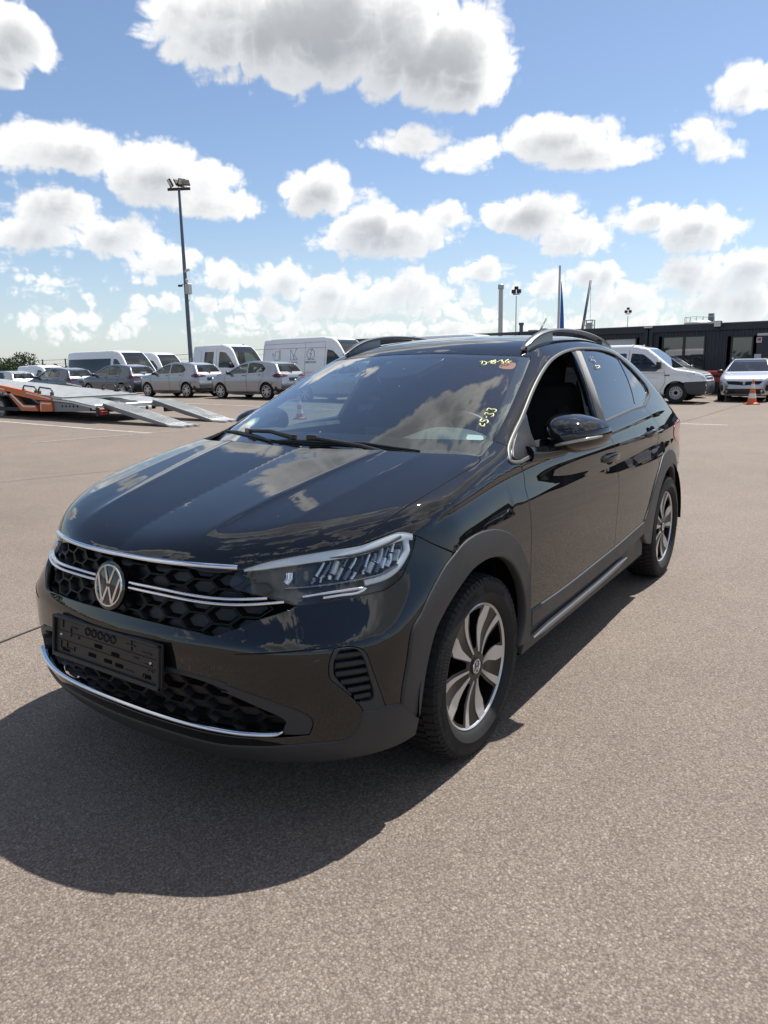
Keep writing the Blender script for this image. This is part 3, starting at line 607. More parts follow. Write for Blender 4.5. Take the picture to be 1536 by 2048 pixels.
M_WS = glass('windscreen glass', (.62, .74, .73), 1.52, 0, (1, 1, 1), 2.0, dust=.010)
M_CLEAR = glass('clear side glass', (.70, .80, .77), 1.5)
M_PRIV = glass('privacy glass', (.045, .05, .052), 1.52, 0, (1, 1, 1), 1.35, dust=.01)
M_LENS = glass('lamp lens', (.90, .92, .93), 1.5, 0, (1, 1, 1), 1.1)
M_FRIT = mat('black glass border', (.004, .004, .005), .25)
M_DASH = vary(mat('dashboard plastic', (.095, .105, .108), .62, 0, .35), 14, .1, .05, .15, 600)
M_SEAT = vary(mat('dark seat fabric', (.018, .018, .020), .92, 0, .1), 60, .3, .05, .2, 400)
M_LINER = mat('light headliner', (.30, .30, .29), .9, 0, .1)
M_DRL = mat('light guide', (.74, .79, .82), .3, 0, .5)
M_REFL = mat('lamp reflector', (.74, .76, .78), .10, 1.0)
M_LGREY = mat('lamp bezel', (.060, .066, .074), .26)
M_INK = mat('yellow paint pen', (.85, .83, .45), .6); M_INKW = mat('white chalk pen', (.75, .76, .74), .7)
M_ORANGE = mat('orange sticker', (.78, .20, .03), .6); M_WHITE = mat('white label', (.78, .79, .78), .6)
M_GREEN = mat('green badge', (.20, .50, .40), .5); M_REDL = mat('red lamp', (.30, .012, .012), .18, 0, .5, .6)
M_AMBER = mat('clear indicator lens', (.42, .41, .39), .2, .3)
M_SCREW = mat('screw head', (.55, .55, .54), .35, 1.0)

CAR = empty('crossover_car', (0, 0, 0), 0, 'black crossover car with open driver window and yellow numbers on its windscreen', 'car')
FB = body
def V(*k):
    """concatenate traced curves; a leading minus reverses"""
    out = []
    for s in k:
        p = T[s[1:]][::-1] if s[0] == '-' else T[s]
        out += [q for q in p if not out or math.dist(q, out[-1]) > .004]
    return out
def mir(pts): return [(p[0], -p[1], p[2]) for p in pts][::-1]
def put(name, me, parent=CAR): return link(name, me, None, parent)
def both(name, me, parent=CAR, label=None):
    a = put(name, me, parent); b = put(name, mirror_mesh(me), parent); return a, b
def sym(left, edge=True):
    """closed symmetric outline from curves that run from the centre line round to the centre line on the left side"""
    return left+[(mir(p if not isinstance(p, tuple) else p[0]), edge) for p in left[::-1]]

# rows of points along the creases
def rows(xs, zf, ds, y=.84): return [(x, y, float(zf(x))+d) for x in xs for d in ds]
DSS = (-.030, -.018, -.010, -.005, -.0015, .0015, .005, .010, .018, .030)
XU = rows(np.arange(-2.9, .34, .014), zU, DSS)+rows(np.arange(-2.9, -.22, .014), zL, DSS)
XH = [(x, s*(float(cf(x))+d), 1.0) for cf in (ci, co) for x in np.arange(-.1, .78, .016) for d in DSS for s in (1, -1)]

# bonnet
hood_front = [(.812, 0, .808), (.808, .11, .810), (.783, .36, .808), (.742, .440, .806)]
hood_rear = [(-.19, .724, 1.026), (-.178, .69, 1.030), (-.10, .55, 1.037), (-.068, .40, 1.04), (-.06, .2, 1.041), (-.062, 0, 1.041)]
put('bonnet', panel_mesh('bonnet', FB, sym([hood_front+T['lamptop'][1:], T['hoodgap'], hood_rear]), (.45, 0, .89), M_BLACK, grid=.020, lip=.02, inset=.003, extra=XH))

# front wings
fender = panel_mesh('front_wing', FB, [T['hoodgap'], [(-.19, .724, 1.026), (-.206, .728, 1.028), (-.28, .717, 1.047), (-.345, .708, 1.064)], [(-.345, .708, 1.064), (-.363, .763, 1.04)],
    [(-.363, .763, 1.04), (-.322, .784, 1.012), (-.30, .797, .997), (-.33, .803, .990), (-.374, .806, .987)], [(-.374, .806, .987)]+V('doorgap1', 'doorgap1b'), [(-.393, .846, .41), (-.387, .846, .407)], V('-arch_out'), V('-bumpline'), V('-lamptop2'), [T['lamptop2'][0], T['hoodgap'][0]]],
    (.25, .75, .6), M_BLACK, grid=.018, extra=XU)
both('front_wing', fender)

# doors
BELT_F = [(-.374, .806, .987), (-.50, .803, 1.000), (-.95, .797, 1.034), (-1.386, .792, 1.063)]
dg2 = [(-1.386, .792, 1.063), (-1.392, .826, .990), (-1.43, .845, .915), (-1.452, .85, .83), (-1.458, .852, .73), (-1.452, .851, .60), (-1.446, .849, .50), (-1.446, .848, .428)]
clad_top = [(-.393, .846, .405), (-.77, .847, .404), (-1.446, .847, .426)]
door_f = panel_mesh('front_door', FB, [V('-doorgap1b', '-doorgap1')+[(-.374, .806, .987)], BELT_F, dg2, clad_top[::-1]], (0, .93, .3), M_BLACK, grid=.022, extra=XU)
DF = both('front_door', door_f)
G3 = [(-2.206, .762, 1.088), (-2.239, .784, 1.049), (-2.325, .811, .978), (-2.315, .825, .93), (-2.27, .835, .88), (-2.235, .843, .82), (-2.245, .845, .77), (-2.266, .845, .733)]
RA = [(-1.984, .847, .46), (-2.059, .848, .524), (-2.161, .847, .644), (-2.266, .845, .733), (-2.35, .842, .782), (-2.471, .836, .803), (-2.60, .826, .80), (-2.76, .81, .755), (-2.89, .79, .66), (-2.955, .78, .56), (-2.985, .77, .45), (-2.99, .765, .36)]
BELT_R = [(-1.386, .792, 1.063), (-1.946, .769, 1.089), (-2.206, .762, 1.088)]
door_r = panel_mesh('rear_door', FB, [dg2[::-1], BELT_R, G3, RA[3::-1], [(-1.984, .847, .46), (-1.7, .847, .441), (-1.446, .847, .428)]], (0, .93, .3), M_BLACK, grid=.022, extra=XU)
DR = both('rear_door', door_r)

# roof, pillars and rear quarters: one pressing, both sides
DLO_T = V('dlo')+[(-2.45, .690, 1.205)]; DLO_B = [(-2.45, .690, 1.205), (-2.468, .705, 1.178), (-2.445, .722, 1.15), (-2.36, .735, 1.125), (-2.206, .755, 1.098)]
WR = V('wsR'); wr_top = [p for p in WR if p[2] > 1.05]
roof_front = [(-.934, 0, 1.402), (-.938, .086, 1.400), (-.957, .354, 1.390), (-1.005, .567, 1.374)]
half = [roof_front, wr_top, [(-.345, .708, 1.064), (-.363, .763, 1.04)], [(-.363, .763, 1.04)]+DLO_T, DLO_B+[(-2.206, .762, 1.088)], G3, RA[3:9],
    [(-2.89, .79, .66), (-3.02, .765, .645), (-3.13, .74, .64)], [(-3.13, .74, .64), (-3.15, .73, .80), (-3.14, .715, .95), (-3.05, .685, 1.02), (-2.90, .66, 1.10), (-2.74, .62, 1.24), (-2.63, .57, 1.345), (-2.60, .45, 1.385), (-2.60, 0, 1.402)],
    ([(-2.60, 0, 1.402), (-1.8, 0, 1.50), (-.934, 0, 1.402)], False)]
sh = panel_mesh('body_shell', FB, half, (-.05, .62, .78), M_BLACK, grid=.024, reach=.4, keep=1, lip=.02, extra=[p for p in XU if p[0] < -2.2])
put('body_shell', join_meshes('body_shell', [sh, mirror_mesh(sh)]))

# windscreen, its black border and the sensor housing
ws_low = [(-.216, .728, 1.029), (-.15, .60, 1.028), (-.105, .4, 1.022), (-.09, .2, 1.022), (-.088, 0, 1.023)]
ws_in = sym([roof_front, WR[:-1]+[(-.216, .728, 1.029)], ws_low])
GS = lambda x, y, z: green(x, y, z)
put('windscreen', panel_mesh('windscreen', GS, ws_in, (.45, 0, .89), M_WS, grid=.05, lip=.004, inset=.004, off=-.001))
fr = lambda d: [[tuple(p) for p in inset_curve(ws, c, 0)] for c in ()]
bi = [[(-.905, 0, 1.386), (-.912, .10, 1.384), (-.930, .345, 1.376), (-.972, .520, 1.362)], [(-.972, .520, 1.362), (-.74, .582, 1.255), (-.545, .626, 1.160), (-.355, .662, 1.074)], [(-.355, .662, 1.074), (-.31, .56, 1.084), (-.262, .40, 1.078), (-.235, .2, 1.080), (-.23, 0, 1.082)]]
put('windscreen_border', panel_mesh('windscreen_border', GS, ws_in, (.45, 0, .89), M_FRIT, holes=[sym(bi)], grid=.05, lip=0, inset=.006, off=-.005))
sens = panel_mesh('sensor_cover', GS, [[(-.925, -.15, 1.39), (-.80, -.125, 1.336), (-.745, -.105, 1.313)], [(-.745, -.105, 1.313), (-.715, -.06, 1.302), (-.713, .05, 1.302), (-.742, .11, 1.313)], [(-.742, .11, 1.313), (-.80, .13, 1.336), (-.90, .17, 1.38), (-.925, .17, 1.39)], [(-.925, .17, 1.39), (-.93, 0, 1.398), (-.925, -.15, 1.39)]], (.45, 0, .89), M_FRIT, grid=.04, lip=.03, off=-.012)
so = put('sensor_cover', sens)
mb = MB(); mb.box((-.845, .035, 1.322), (.05, .055, .035), bev=.01); mb.build('camera_eye', M_GLOSS, so)

# side windows
FLEN = .02
def topcurve(d, x0, x1):
    c = inset_curve(FB, DLO_T, d); return [tuple(p) for p in c if x1 <= p[0] <= x0]
def side_cut(pts, d): return [tuple(p) for p in inset_curve(FB, pts, d)]
tri_top = topcurve(.030, -.60, -1.46)
open_f = [[tuple(T['sail'][0])]+tri_top, [tri_top[-1]]+[tuple(p) for p in T['bpil_a'][1:]], [tuple(T['bpil_a'][-1]), (-.95, .795, 1.046), (-.56, .80, 1.012)], [(-.56, .80, 1.012), tuple(T['sail'][1]), tuple(T['sail'][0])]]
rt = topcurve(.020, -1.60, -2.145); rwin = [[tuple(T['bpil_c'][0])]+rt[1:-1]+[tuple(T['qdiv1'][0])], [tuple(p) for p in T['qdiv1']], [tuple(T['qdiv1'][-1]), (-1.75, .777, 1.088), tuple(T['bpil_c'][-1])], [tuple(p) for p in T['bpil_c'][::-1]]]
qt = topcurve(.020, -2.18, -2.40); qwin = [[tuple(T['qdiv2'][0])]+qt+[(-2.405, .695, 1.20)], [(-2.405, .695, 1.20), (-2.43, .705, 1.178), (-2.40, .722, 1.152), (-2.30, .737, 1.128), (-2.15, .752, 1.113), tuple(T['qdiv2'][-1])], [tuple(p) for p in T['qdiv2'][::-1]]]
surround = [[(-.363, .763, 1.04)]+DLO_T[1:], DLO_B[:-1]+[(-2.22, .757, 1.097)], [(-2.22, .757, 1.097)]+BELT_R[-2::-1], BELT_F[::-1], [(-.374, .806, .987), (-.33, .803, .990), (-.30, .797, .997), (-.322, .784, 1.012), (-.363, .763, 1.04)]]
both('window_surround', panel_mesh('window_surround', FB, surround, (0, .9, .43), M_GLOSS, holes=[open_f, rwin, qwin], grid=.03, lip=.03, off=-.004, inset=.001))
pane_r = panel_mesh('rear_window', FB, rwin, (0, .9, .43), M_PRIV, grid=.05, lip=.003, off=-.007, inset=.0)
RW = both('rear_window', pane_r)
both('quarter_window', panel_mesh('quarter_window', FB, qwin, (0, .9, .43), M_PRIV, grid=.05, lip=.003, off=-.007, inset=.0))
put('front_window', mirror_mesh(panel_mesh('front_window', FB, open_f, (0, .9, .43), M_CLEAR, grid=.05, lip=.003, off=-.008, inset=0)))     # the passenger's pane is up, the driver's is down
# B-pillar cover, sail panel
both('pillar_cover', panel_mesh('pillar_cover', FB, [T['bpil_b'], [T['bpil_b'][-1], T['bpil_c'][-1]], V('-bpil_c'), [T['bpil_c'][0], T['bpil_b'][0]]], (0, .9, .43), M_GLOSS, grid=.03, lip=.008, off=.0005, inset=.002))
both('mirror_base_panel', panel_mesh('mirror_base_panel', FB, [[(-.377, .775, 1.035), (-.50, .742, 1.095), (-.605, .722, 1.145)], [(-.605, .722, 1.145), (-.588, .746, 1.098), (-.555, .80, 1.014)], [(-.555, .80, 1.014), (-.40, .805, .997)], [(-.40, .805, .997), (-.345, .795, 1.005), (-.377, .775, 1.035)]], (0, .9, .43), M_PLASTB, grid=.03, lip=.008, off=.001, inset=.002))
dlo_all = [(-.374, .806, .988), (-.33, .803, .991), (-.302, .796, .999), (-.324, .783, 1.014)]+[(-.363, .763, 1.04)]+DLO_T[1:]+DLO_B[1:]
both('window_trim', sweep_mesh('window_trim', FB, dlo_all[:-1]+[(-2.22, .757, 1.097)]+BELT_R[-2::-1]+BELT_F[::-1][1:], .014, .004, M_SATIN, ds=.02, crown=.4))

# bumper
BL = [(.864, 0, .633)]+V('-upgr2')+V('upgr')[::-1][2:]
low_bot = [(.868, 0, .325), (.863, .15, .322), (.825, .40, .316), (.79, .49, .318), (.75, .585, .325), (.702, .656, .332)]
lg_top = [(.858, 0, .505)]+V('lowgrtop')
bump = [BL, V('-lampbot'), V('-lampout'), V('bumpline'), V('arch_out_f', 'arch_out_f2'), [(.466, .813, .371), (.523, .797, .381)], V('-fog'), V('-fog3'), V('cladbump')[:-1]+[(.805, .403, .278), (.845, .2, .285), (.857, 0, .287)],
    ([(.857, 0, .287), (.868, 0, .325)], False), low_bot, V('-lowgr'), V('lowgrtop')[::-1]+[(.858, 0, .505)], ([(.858, 0, .505), (.872, 0, .57), (.864, 0, .633)], False)]
bm_ = panel_mesh('front_bumper', FB, bump, (.72, .69, .1), M_BLACK, grid=.018, reach=.3, keep=1, lip=.022)
bumper = put('front_bumper', join_meshes('front_bumper', [bm_, mirror_mesh(bm_)]))
fogo = [V('fog'), V('fog2'), V('fog3')]
both('air_vent_frame', panel_mesh('air_vent_frame', FB, fogo, (.65, .75, 0), M_PLAST, holes=[[V('fogin')+[T['fogin'][0]]]], grid=.02, lip=.03, off=.001))
ff = panel_mesh('air_vent', FB, [V('fogin')+[T['fogin'][0]]], (.65, .75, 0), M_PLASTB, grid=.02, lip=.0, off=-.024, inset=-.006)
FV = both('air_vent', ff)
fi = np.array(T['fogin'])
for k, z in enumerate((.558, .532, .506, .480, .453, .428)):
    a, b = np.array([.652, .715, z]), np.array([.566, .775, z])
    t0 = 0 if z > .5 else (.5-z)/.09*.62; a = a+(b-a)*t0; b = a+(b-a)*.985
    p = [tuple(a+(b-a)*s) for s in np.linspace(0.03, .97, 7)]
    s = sweep_mesh('slat', lambda x, y, z: FB(x, y, z)+.020, p, .019, .010, M_PLASTB, n=(.65, .75, 0), crown=.8)
    for o, me in zip(FV, (s, mirror_mesh(s))): put('slat', me, o)
lgf = [lg_top, V('lowgr'), [(.702, .656, .332), (.72, .63, .331), (.745, .597, .333)], V('-lowgrin'), V('-lowgrintop')+[(.859, 0, .488)], ([(.859, 0, .488), (.858, 0, .505)], False)]
g_ = panel_mesh('lower_grille_frame', FB, lgf, (.85, .5, 0), M_PLAST, grid=.02, off=-.003, keep=1, lip=.03)
put('lower_grille_frame', join_meshes('lower_grille_frame', [g_, mirror_mesh(g_)]))

# honeycomb grilles
def honeycomb(name, poly, z0, z1, ymax, px_, pz, depth, m):
    """recessed six-sided cups inside the (y, z) outline"""
    b = MB(); poly = np.array(poly); rows = int((z1-z0)/(pz*.5))+2; hx = [(-.335, 0), (-.165, .5), (.165, .5), (.335, 0), (.165, -.5), (-.165, -.5)]; yz, dd, cells = [], [], 0
    for i in range(rows):
        zc_ = z0+i*pz*.5
        for j in range(-14, 15):
            yc = (j+(.5 if i % 2 else 0))*px_
            if abs(yc) > ymax or not inside(poly, np.array([[yc, zc_]]))[0]: continue
            cells += 1
            for s, d, dz in ((.99, depth, 0), (.93, depth, 0), (.80, depth+.012, .003), (.66, depth+.020, .003)):
                for h, v in hx: yz.append((.9, yc+h*px_*s*.98, zc_+v*pz*s*.98+dz)); dd.append(d)
    q = onto(FB, np.array(yz), (1, 0, 0), .6); q = q-grad(FB, q)*np.array(dd)[:, None]; b.add(q, [])
    for c in range(cells):
        n0 = c*24
        for r_ in range(3):
            for k in range(6):
                k2 = (k+1) % 6; b.f.append((n0+r_*6+k, n0+r_*6+k2, n0+(r_+1)*6+k2, n0+(r_+1)*6+k)); b.mi.append(0)
        b.f.append(tuple(n0+18+k for k in range(6))); b.mi.append(0)
    return b.build(name, m, CAR, fix=False)
up_poly = [(-.46, .81), (.46, .81), (.47, .75), (.60, .70), (.56, .66), (.47, .625), (.40, .61), (.2, .615), (0, .62), (-.2, .615), (-.40, .61), (-.47, .625), (-.56, .66), (-.60, .70), (-.47, .75)]
honeycomb('upper_grille', up_poly, .60, .82, .58, .165, .046, .026, M_GRILLE)
lo_poly = [(-.62, .33), (.62, .33), (.63, .38), (.50, .45), (.37, .50), (-.37, .50), (-.50, .45), (-.63, .38)]
honeycomb('lower_grille', lo_poly, .33, .52, .64, .165, .046, .030, M_GRILLE)
def back_sheet(name, poly, off, m):
    p = [(0.9, y, z) for y, z in poly]; me = panel_mesh(name, FB, [p+[p[0]]], (1, 0, 0), m, grid=.05, lip=0, off=off, inset=0, reach=.8); return put(name, me)
back_sheet('grille_backing', [(y*1.0, z+(.0 if z < .8 else .0)) for y, z in up_poly], -.055, M_DARK)
back_sheet('grille_backing', lo_poly, -.06, M_DARK)
# chrome
put('chrome_strip', sweep_mesh('chrome_strip', FB, [(.737, .441, .797), (.775, .36, .7985), (.803, .11, .797), (.806, 0, .7965), (.803, -.11, .797), (.775, -.36, .7985), (.737, -.441, .797)], .015, .010, M_CHROME, n=(1, 0, 0), crown=.5))
mu = [(.853, .082, .7235), (.842, .20, .7215), (.797, .377, .712), (.76, .466, .7125), (.722, .528, .7155)]; ml = [(.856, .082, .7085), (.846, .20, .7055), (.801, .38, .697), (.764, .47, .6975), (.702, .569, .7045)]
for p, hgt in ((mu, .009), (ml, .009)):
    a, b_ = both('chrome_strip', sweep_mesh('chrome_strip', lambda x, y, z: FB(x, y, z)+.006, p, .0095, .008, M_CHROME, n=(1, 0, 0), crown=.6))
lc = V('-lowchromeF')[:-1]+[(.818, .42, .334), (.843, .305, .337), (.863, .154, .343), (.870, 0, .346)]
lc = lc+mir(lc)[1:]
put('lower_chrome_strip', sweep_mesh('lower_chrome_strip', FB, lc, .016, .011, M_CHROME, n=(1, 0, 0), crown=.7, taper=.05))

# plastic cladding round the arches, sills and chin
FI = [(-.300, .843, .30), (-.335, .845, .368), (-.338, .847, .432), (-.312, .849, .516), (-.266, .849, .585), (-.204, .85, .645), (-.139, .85, .682), (-.087, .85, .700), (-.008, .85, .711), (.065, .848, .706), (.117, .847, .694), (.181, .844, .663), (.235, .841, .63), (.278, .838, .596), (.318, .835, .555), (.36, .829, .454), (.379, .825, .368), (.388, .822, .308), (.398, .813, .245)]
def bulge(v): return np.full(len(v), .007)
arch = panel_mesh('wheel_arch_cladding', FB, [V('-arch_out_f2', '-arch_out_f'), T['arch_out'], [(-.387, .846, .407), (-.392, .845, .35), (-.395, .843, .295)], [(-.395, .843, .295), (-.300, .843, .295)], FI[:-1], [(.388, .822, .308), (.43, .816, .335), (.466, .813, .371)]], (.12, .98, .1), M_PLAST, grid=.02, lip=.035, off=.008, inset=.001, edge_r=.005)
both('wheel_arch_cladding', arch)
RI = [(-2.551+.385*math.cos(R(a)), .84-.02*max(0, (a-90)/90.), .318+.385*math.sin(R(a))) for a in range(-4, 184, 12)]
RIo = onto(FB, np.array(RI), (0, 1, 0), .4).tolist()
archr = panel_mesh('wheel_arch_cladding', FB, [RA, [RA[-1], (-2.985, .765, .30), (-2.935, .77, .30), tuple(RIo[-1])], RIo[::-1], [tuple(RIo[0]), (-2.15, .845, .30), (-2.05, .845, .33), (-1.97, .846, .40), RA[0]]], (-.1, .98, .1), M_PLAST, grid=.02, lip=.035, off=.008, inset=.001, edge_r=.005)
both('wheel_arch_cladding', archr)
lipz = [(-.40, .844, .343), (-.8, .845, .345), (-1.446, .845, .360)]
both('door_cladding', panel_mesh('door_cladding', FB, [clad_top, [clad_top[-1], lipz[-1]], lipz[::-1], [lipz[0], clad_top[0]]], (0, 1, .05), M_PLAST, grid=.025, off=.009, lip=.025, inset=.002, edge_r=.005), DF[0]) if False else None
for nm, outl in (('door_cladding', [clad_top, [clad_top[-1], lipz[-1]], lipz[::-1], [lipz[0], clad_top[0]]]),
                 ('door_cladding', [[(-1.446, .847, .426), (-1.7, .847, .441), (-1.984, .847, .458)], [(-1.984, .847, .458), (-1.955, .846, .395)], [(-1.955, .846, .395), (-1.7, .845, .372), (-1.446, .845, .360)], [(-1.446, .845, .360), (-1.446, .847, .426)]])):
    both(nm, panel_mesh(nm, FB, outl, (0, 1, .05), M_PLAST, grid=.025, off=.010, lip=.03, inset=.002, edge_r=.006))
sill_top = [(-.39, .844, .334), (-.8, .845, .336), (-1.446, .845, .350), (-1.96, .845, .388)]
both('sill', panel_mesh('sill', FB, [sill_top, [(-1.96, .845, .388), (-2.02, .84, .33), (-2.06, .84, .25)], [(-2.06, .838, .25), (-1.2, .838, .235), (-.38, .838, .225)], [(-.38, .838, .225), (-.39, .844, .334)]], (0, 1, .05), M_PLAST, grid=.03, off=-.012, lip=.04, inset=0))
both('sill_strip', sweep_mesh('sill_strip', FB, [(-.43, .842, .285), (-.8, .842, .292), (-1.3, .843, .305), (-1.66, .844, .325)], .032, .010, mat('silver sill strip', (.22, .22, .22), .5, .1), n=(0, 1, 0), taper=.15, crown=.5))
chin = [[(.466, .813, .371), (.523, .797, .381)], V('fog2'), V('cladbump')[:-1]+[(.805, .403, .278), (.845, .2, .285), (.857, 0, .287)], ([(.857, 0, .287), (.80, 0, .208)], False), [(.795, 0, .208), (.79, .2, .208), (.765, .349, .212), (.722, .56, .232), (.604, .717, .236), (.509, .783, .239), (.443, .806, .241), (.40, .813, .245)], [(.40, .813, .245), (.388, .822, .308)], [(.388, .822, .308), (.43, .816, .335), (.466, .813, .371)]]
c_ = panel_mesh('chin_cladding', FB, chin, (.75, .66, -.1), M_PLAST, grid=.02, off=.006, keep=1, lip=.03, inset=.001, edge_r=.005)
put('chin_cladding', join_meshes('chin_cladding', [c_, mirror_mesh(c_)]))

# headlamps
LN = (.72, .69, .1); lamp_o = [V('lamptop', 'lamptop2'), T['lampout'], T['lampbot'], T['lampin']+[T['lamptop'][0]]]
HL = both('headlamp', panel_mesh('headlamp', FB, lamp_o, LN, M_LENS, grid=.03, lip=.004, off=-.001, inset=.003))
bez = panel_mesh('lamp_housing', FB, lamp_o, LN, M_LGREY, grid=.03, lip=0, off=-.062, inset=-.004)
rimp = panel_mesh('lamp_rim', FB, lamp_o, LN, M_LGREY, grid=.03, lip=.055, off=-.006, inset=.004, holes=[[tuple(p) for p in inset_curve(FB, V('lamptop', 'lamptop2')+T['lampout'][1:]+T['lampbot'][1:]+T['lampin'][1:]+[T['lamptop'][0]], -.008)]] and ())
def lampart(name, pts, w, h, m, off, n=LN, **k):
    s = sweep_mesh(name, lambda x, y, z: FB(x, y, z)-off, pts, w, h, m, n=n, **k)
    for o, me in zip(HL, (s, mirror_mesh(s))): put(name, me, o)
for o, me in zip(HL, (bez, mirror_mesh(bez))): put('lamp_housing', me, o)
def XP(pts):   # outline points on the lens, from the traced lamp frame (u along the lamp, v down from its upper edge)
    return pts
LT = np.array(T['lamptop']+T['lamptop2'][1:]); LB = np.array(T['lampin'][::-1]+T['lampbot'][::-1][1:]+T['lampout'][::-1][1:2])
def lampuv(u, v):
    """u 0..1 from the grille to the wing, v 0..1 from the upper to the lower edge"""
    a = catmull(LT, .01); b = catmull(np.array([(.742, .445, .775), (.73, .50, .735), (.686, .592, .700), (.60, .678, .705), (.50, .743, .709), (.44, .772, .724), (.39, .781, .755), (.335, .782, .83)]), .01)
    i = u*(len(a)-1); j = u*(len(b)-1); return tuple(a[int(round(i))]*(1-v)+b[int(round(j))]*v)
lampart('light_guide', [lampuv(u, .09+.05*u) for u in np.linspace(.03, .97, 20)], .027, .007, M_DRL, -.015, crown=.3)
lampart('light_guide', [lampuv(.915, v) for v in (.30, .42, .55, .66)]+[lampuv(.87, .76), lampuv(.80, .80), lampuv(.72, .80), lampuv(.62, .78)], .020, .008, M_DRL, -.022)
lampart('lamp_arrow', [lampuv(u, .86) for u in (.33, .42, .52, .58)]+[lampuv(.615, .895)]+[lampuv(u, .95) for u in (.57, .5, .42)], .009, .007, M_CHROME, -.010)
M_REFD = mat('smoked lamp reflector', (.22, .24, .27), .12, 1.0); M_PRISM = mat('lamp prism', (.55, .60, .62), .05, .3, .8)
lr = random.Random(11)
for k, u in enumerate(np.linspace(.40, .86, 13)):      # slanted cups: mirror, prism and smoked faces side by side
    m = (M_REFL, M_REFD, M_PRISM, M_REFD, M_REFL, M_GLOSS)[k % 6]; v0 = .29+lr.uniform(-.02, .03); v1 = .68+lr.uniform(-.04, .03); vm = lr.uniform(.42, .55)
    lampart('reflector', [lampuv(u+.05-.07*(v-.28)/.4, v) for v in (v0, (v0+vm)/2, vm)], .0165+lr.uniform(-.004, .004), .010+lr.uniform(0, .016), m, -.052, crown=.85)
    lampart('reflector', [lampuv(u+.05-.07*(v-.28)/.4, v) for v in (vm+.02, (vm+v1)/2, v1)], .0165+lr.uniform(-.004, .004), .010+lr.uniform(0, .016), (M_REFD, M_REFL, M_REFL, M_PRISM)[k % 4], -.050, crown=.85)
lampart('reflector', [lampuv(.28, .40), lampuv(.275, .52), lampuv(.265, .62)], .028, .012, M_REFL, -.048, crown=.9)
lampart('lamp_sill', [lampuv(u, .745) for u in (.26, .4, .55, .70, .80)], .010, .030, M_REFD, -.050, crown=.4)
lampart('lamp_brow', [lampuv(u, .235) for u in (.22, .4, .6, .75, .86)], .012, .034, M_LGREY, -.050, crown=.3)
mbx = MB()

# badge: two letters in a ring
def badge(name, parent, c, rad, n, tilt=0, thick=.006, up=(0, 0, 1)):
    n = Vector(n).normalized(); u = Vector(up).cross(n).normalized(); w = n.cross(u)
    if tilt: u, w = u*math.cos(tilt)+w*math.sin(tilt), -u*math.sin(tilt)+w*math.cos(tilt)
    M = Matrix((u, w, n)).transposed().to_4x4(); M.translation = c
    b = MB(); b.lathe([(0, -.012*rad/.07), (rad*1.14, -.012*rad/.07), (rad*1.14, 0), (rad*1.02, thick*.5), (0, thick*.5)], M, 40); root = b.build(name, M_GLOSS, parent, True, 40)
    b = MB(); b.lathe([(rad*.90, thick*.4), (rad*.915, thick), (rad*.985, thick), (rad, thick*.4)], M, 48); b.build('badge_ring', M_CHROME, root, True, 50)
    b = MB(); hw = .062
    def bar(p, q):
        p = Vector(p)*rad; q = Vector(q)*rad; d = (q-p).normalized(); s = Vector((-d.y, d.x))*hw*rad
        b.prism([p-s, q-s, q+s, p+s], M @ Matrix.Translation((0, 0, thick*.4)), thick*.55)
    for s in (-1, 1):
        bar((s*.36, .84), (s*.045, .10)); bar((s*.80, .42), (s*.36, -.82)); bar((s*.36, -.82), (s*.045, -.06))
    b.build('badge_letters', M_CHROME, root)
    return root
badge('badge', CAR, (.846, 0, .706), .0655, (1, 0, .22))

# number plate holder (empty)
def plate_holder():
    xh = .879; b = MB(); W_, H_ = .532, .135; zc_ = .510; tilt = Matrix.Rotation(R(-7), 4, 'Y'); base = Matrix.Translation((xh, 0, zc_)) @ tilt
    b.box((0, 0, 0), (.014, W_, H_), M=base, bev=.004); root = b.build('plate_holder', M_PLASTB, CAR)
    b = MB()
    for y, z, w, h in ((0, H_/2-.005, W_, .010), (0, -H_/2+.006, W_, .014), (-W_/2+.005, 0, .010, H_), (W_/2-.005, 0, .010, H_)): b.box((0, 0, 0), (.012, w, h), M=base @ Matrix.Translation((.011, y, z)), bev=.003)
    b.build('holder_frame', M_PLASTB, root)
    b = MB(); rnd = random.Random(5)
    for y0 in (-.19, .17):       # clips, slots and ribs of the empty holder
        for k in range(9):
            y = y0+rnd.uniform(-.065, .065); z = rnd.uniform(-.045, .045)
            if rnd.random() < .5: b.box((0, 0, 0), (.004, rnd.uniform(.02, .05), .003), M=base @ Matrix.Translation((.008, y, z)))
            else: b.box((0, 0, 0), (.004, .004, rnd.uniform(.012, .03)), M=base @ Matrix.Translation((.008, y, z)))
    for z in (-.012, .018): b.box((0, 0, 0), (.003, W_-.03, .0025), M=base @ Matrix.Translation((.008, 0, z)))
    for k in range(5):
        b.lathe([(.010, 0), (.012, .004), (.014, 0)], base @ Matrix.Translation((.007, -.085+k*.032, .040)) @ Matrix.Rotation(R(90), 4, 'Y'), 10)
    b.build('holder_ribs', M_PLASTB, root)
    for y, z in ((-.06, -.03), (.02, -.032), (.075, -.034), (-.03, .004), (.055, -.004), (-.20, -.04), (.205, -.038)): b = MB(); b.box((0, 0, 0), (.003, .036, .011), M=base @ Matrix.Translation((.0072, y, z))); b.build('holder_slot', M_DARK, root)
    b = MB()
    for y in (-.225, .222): b.lathe([(0, .003), (.004, .003), (.0055, 0)], base @ Matrix.Translation((.008, y, .006)) @ Matrix.Rotation(R(90), 4, 'Y'), 10)
    b.build('screw', M_SCREW, root)
plate_holder()
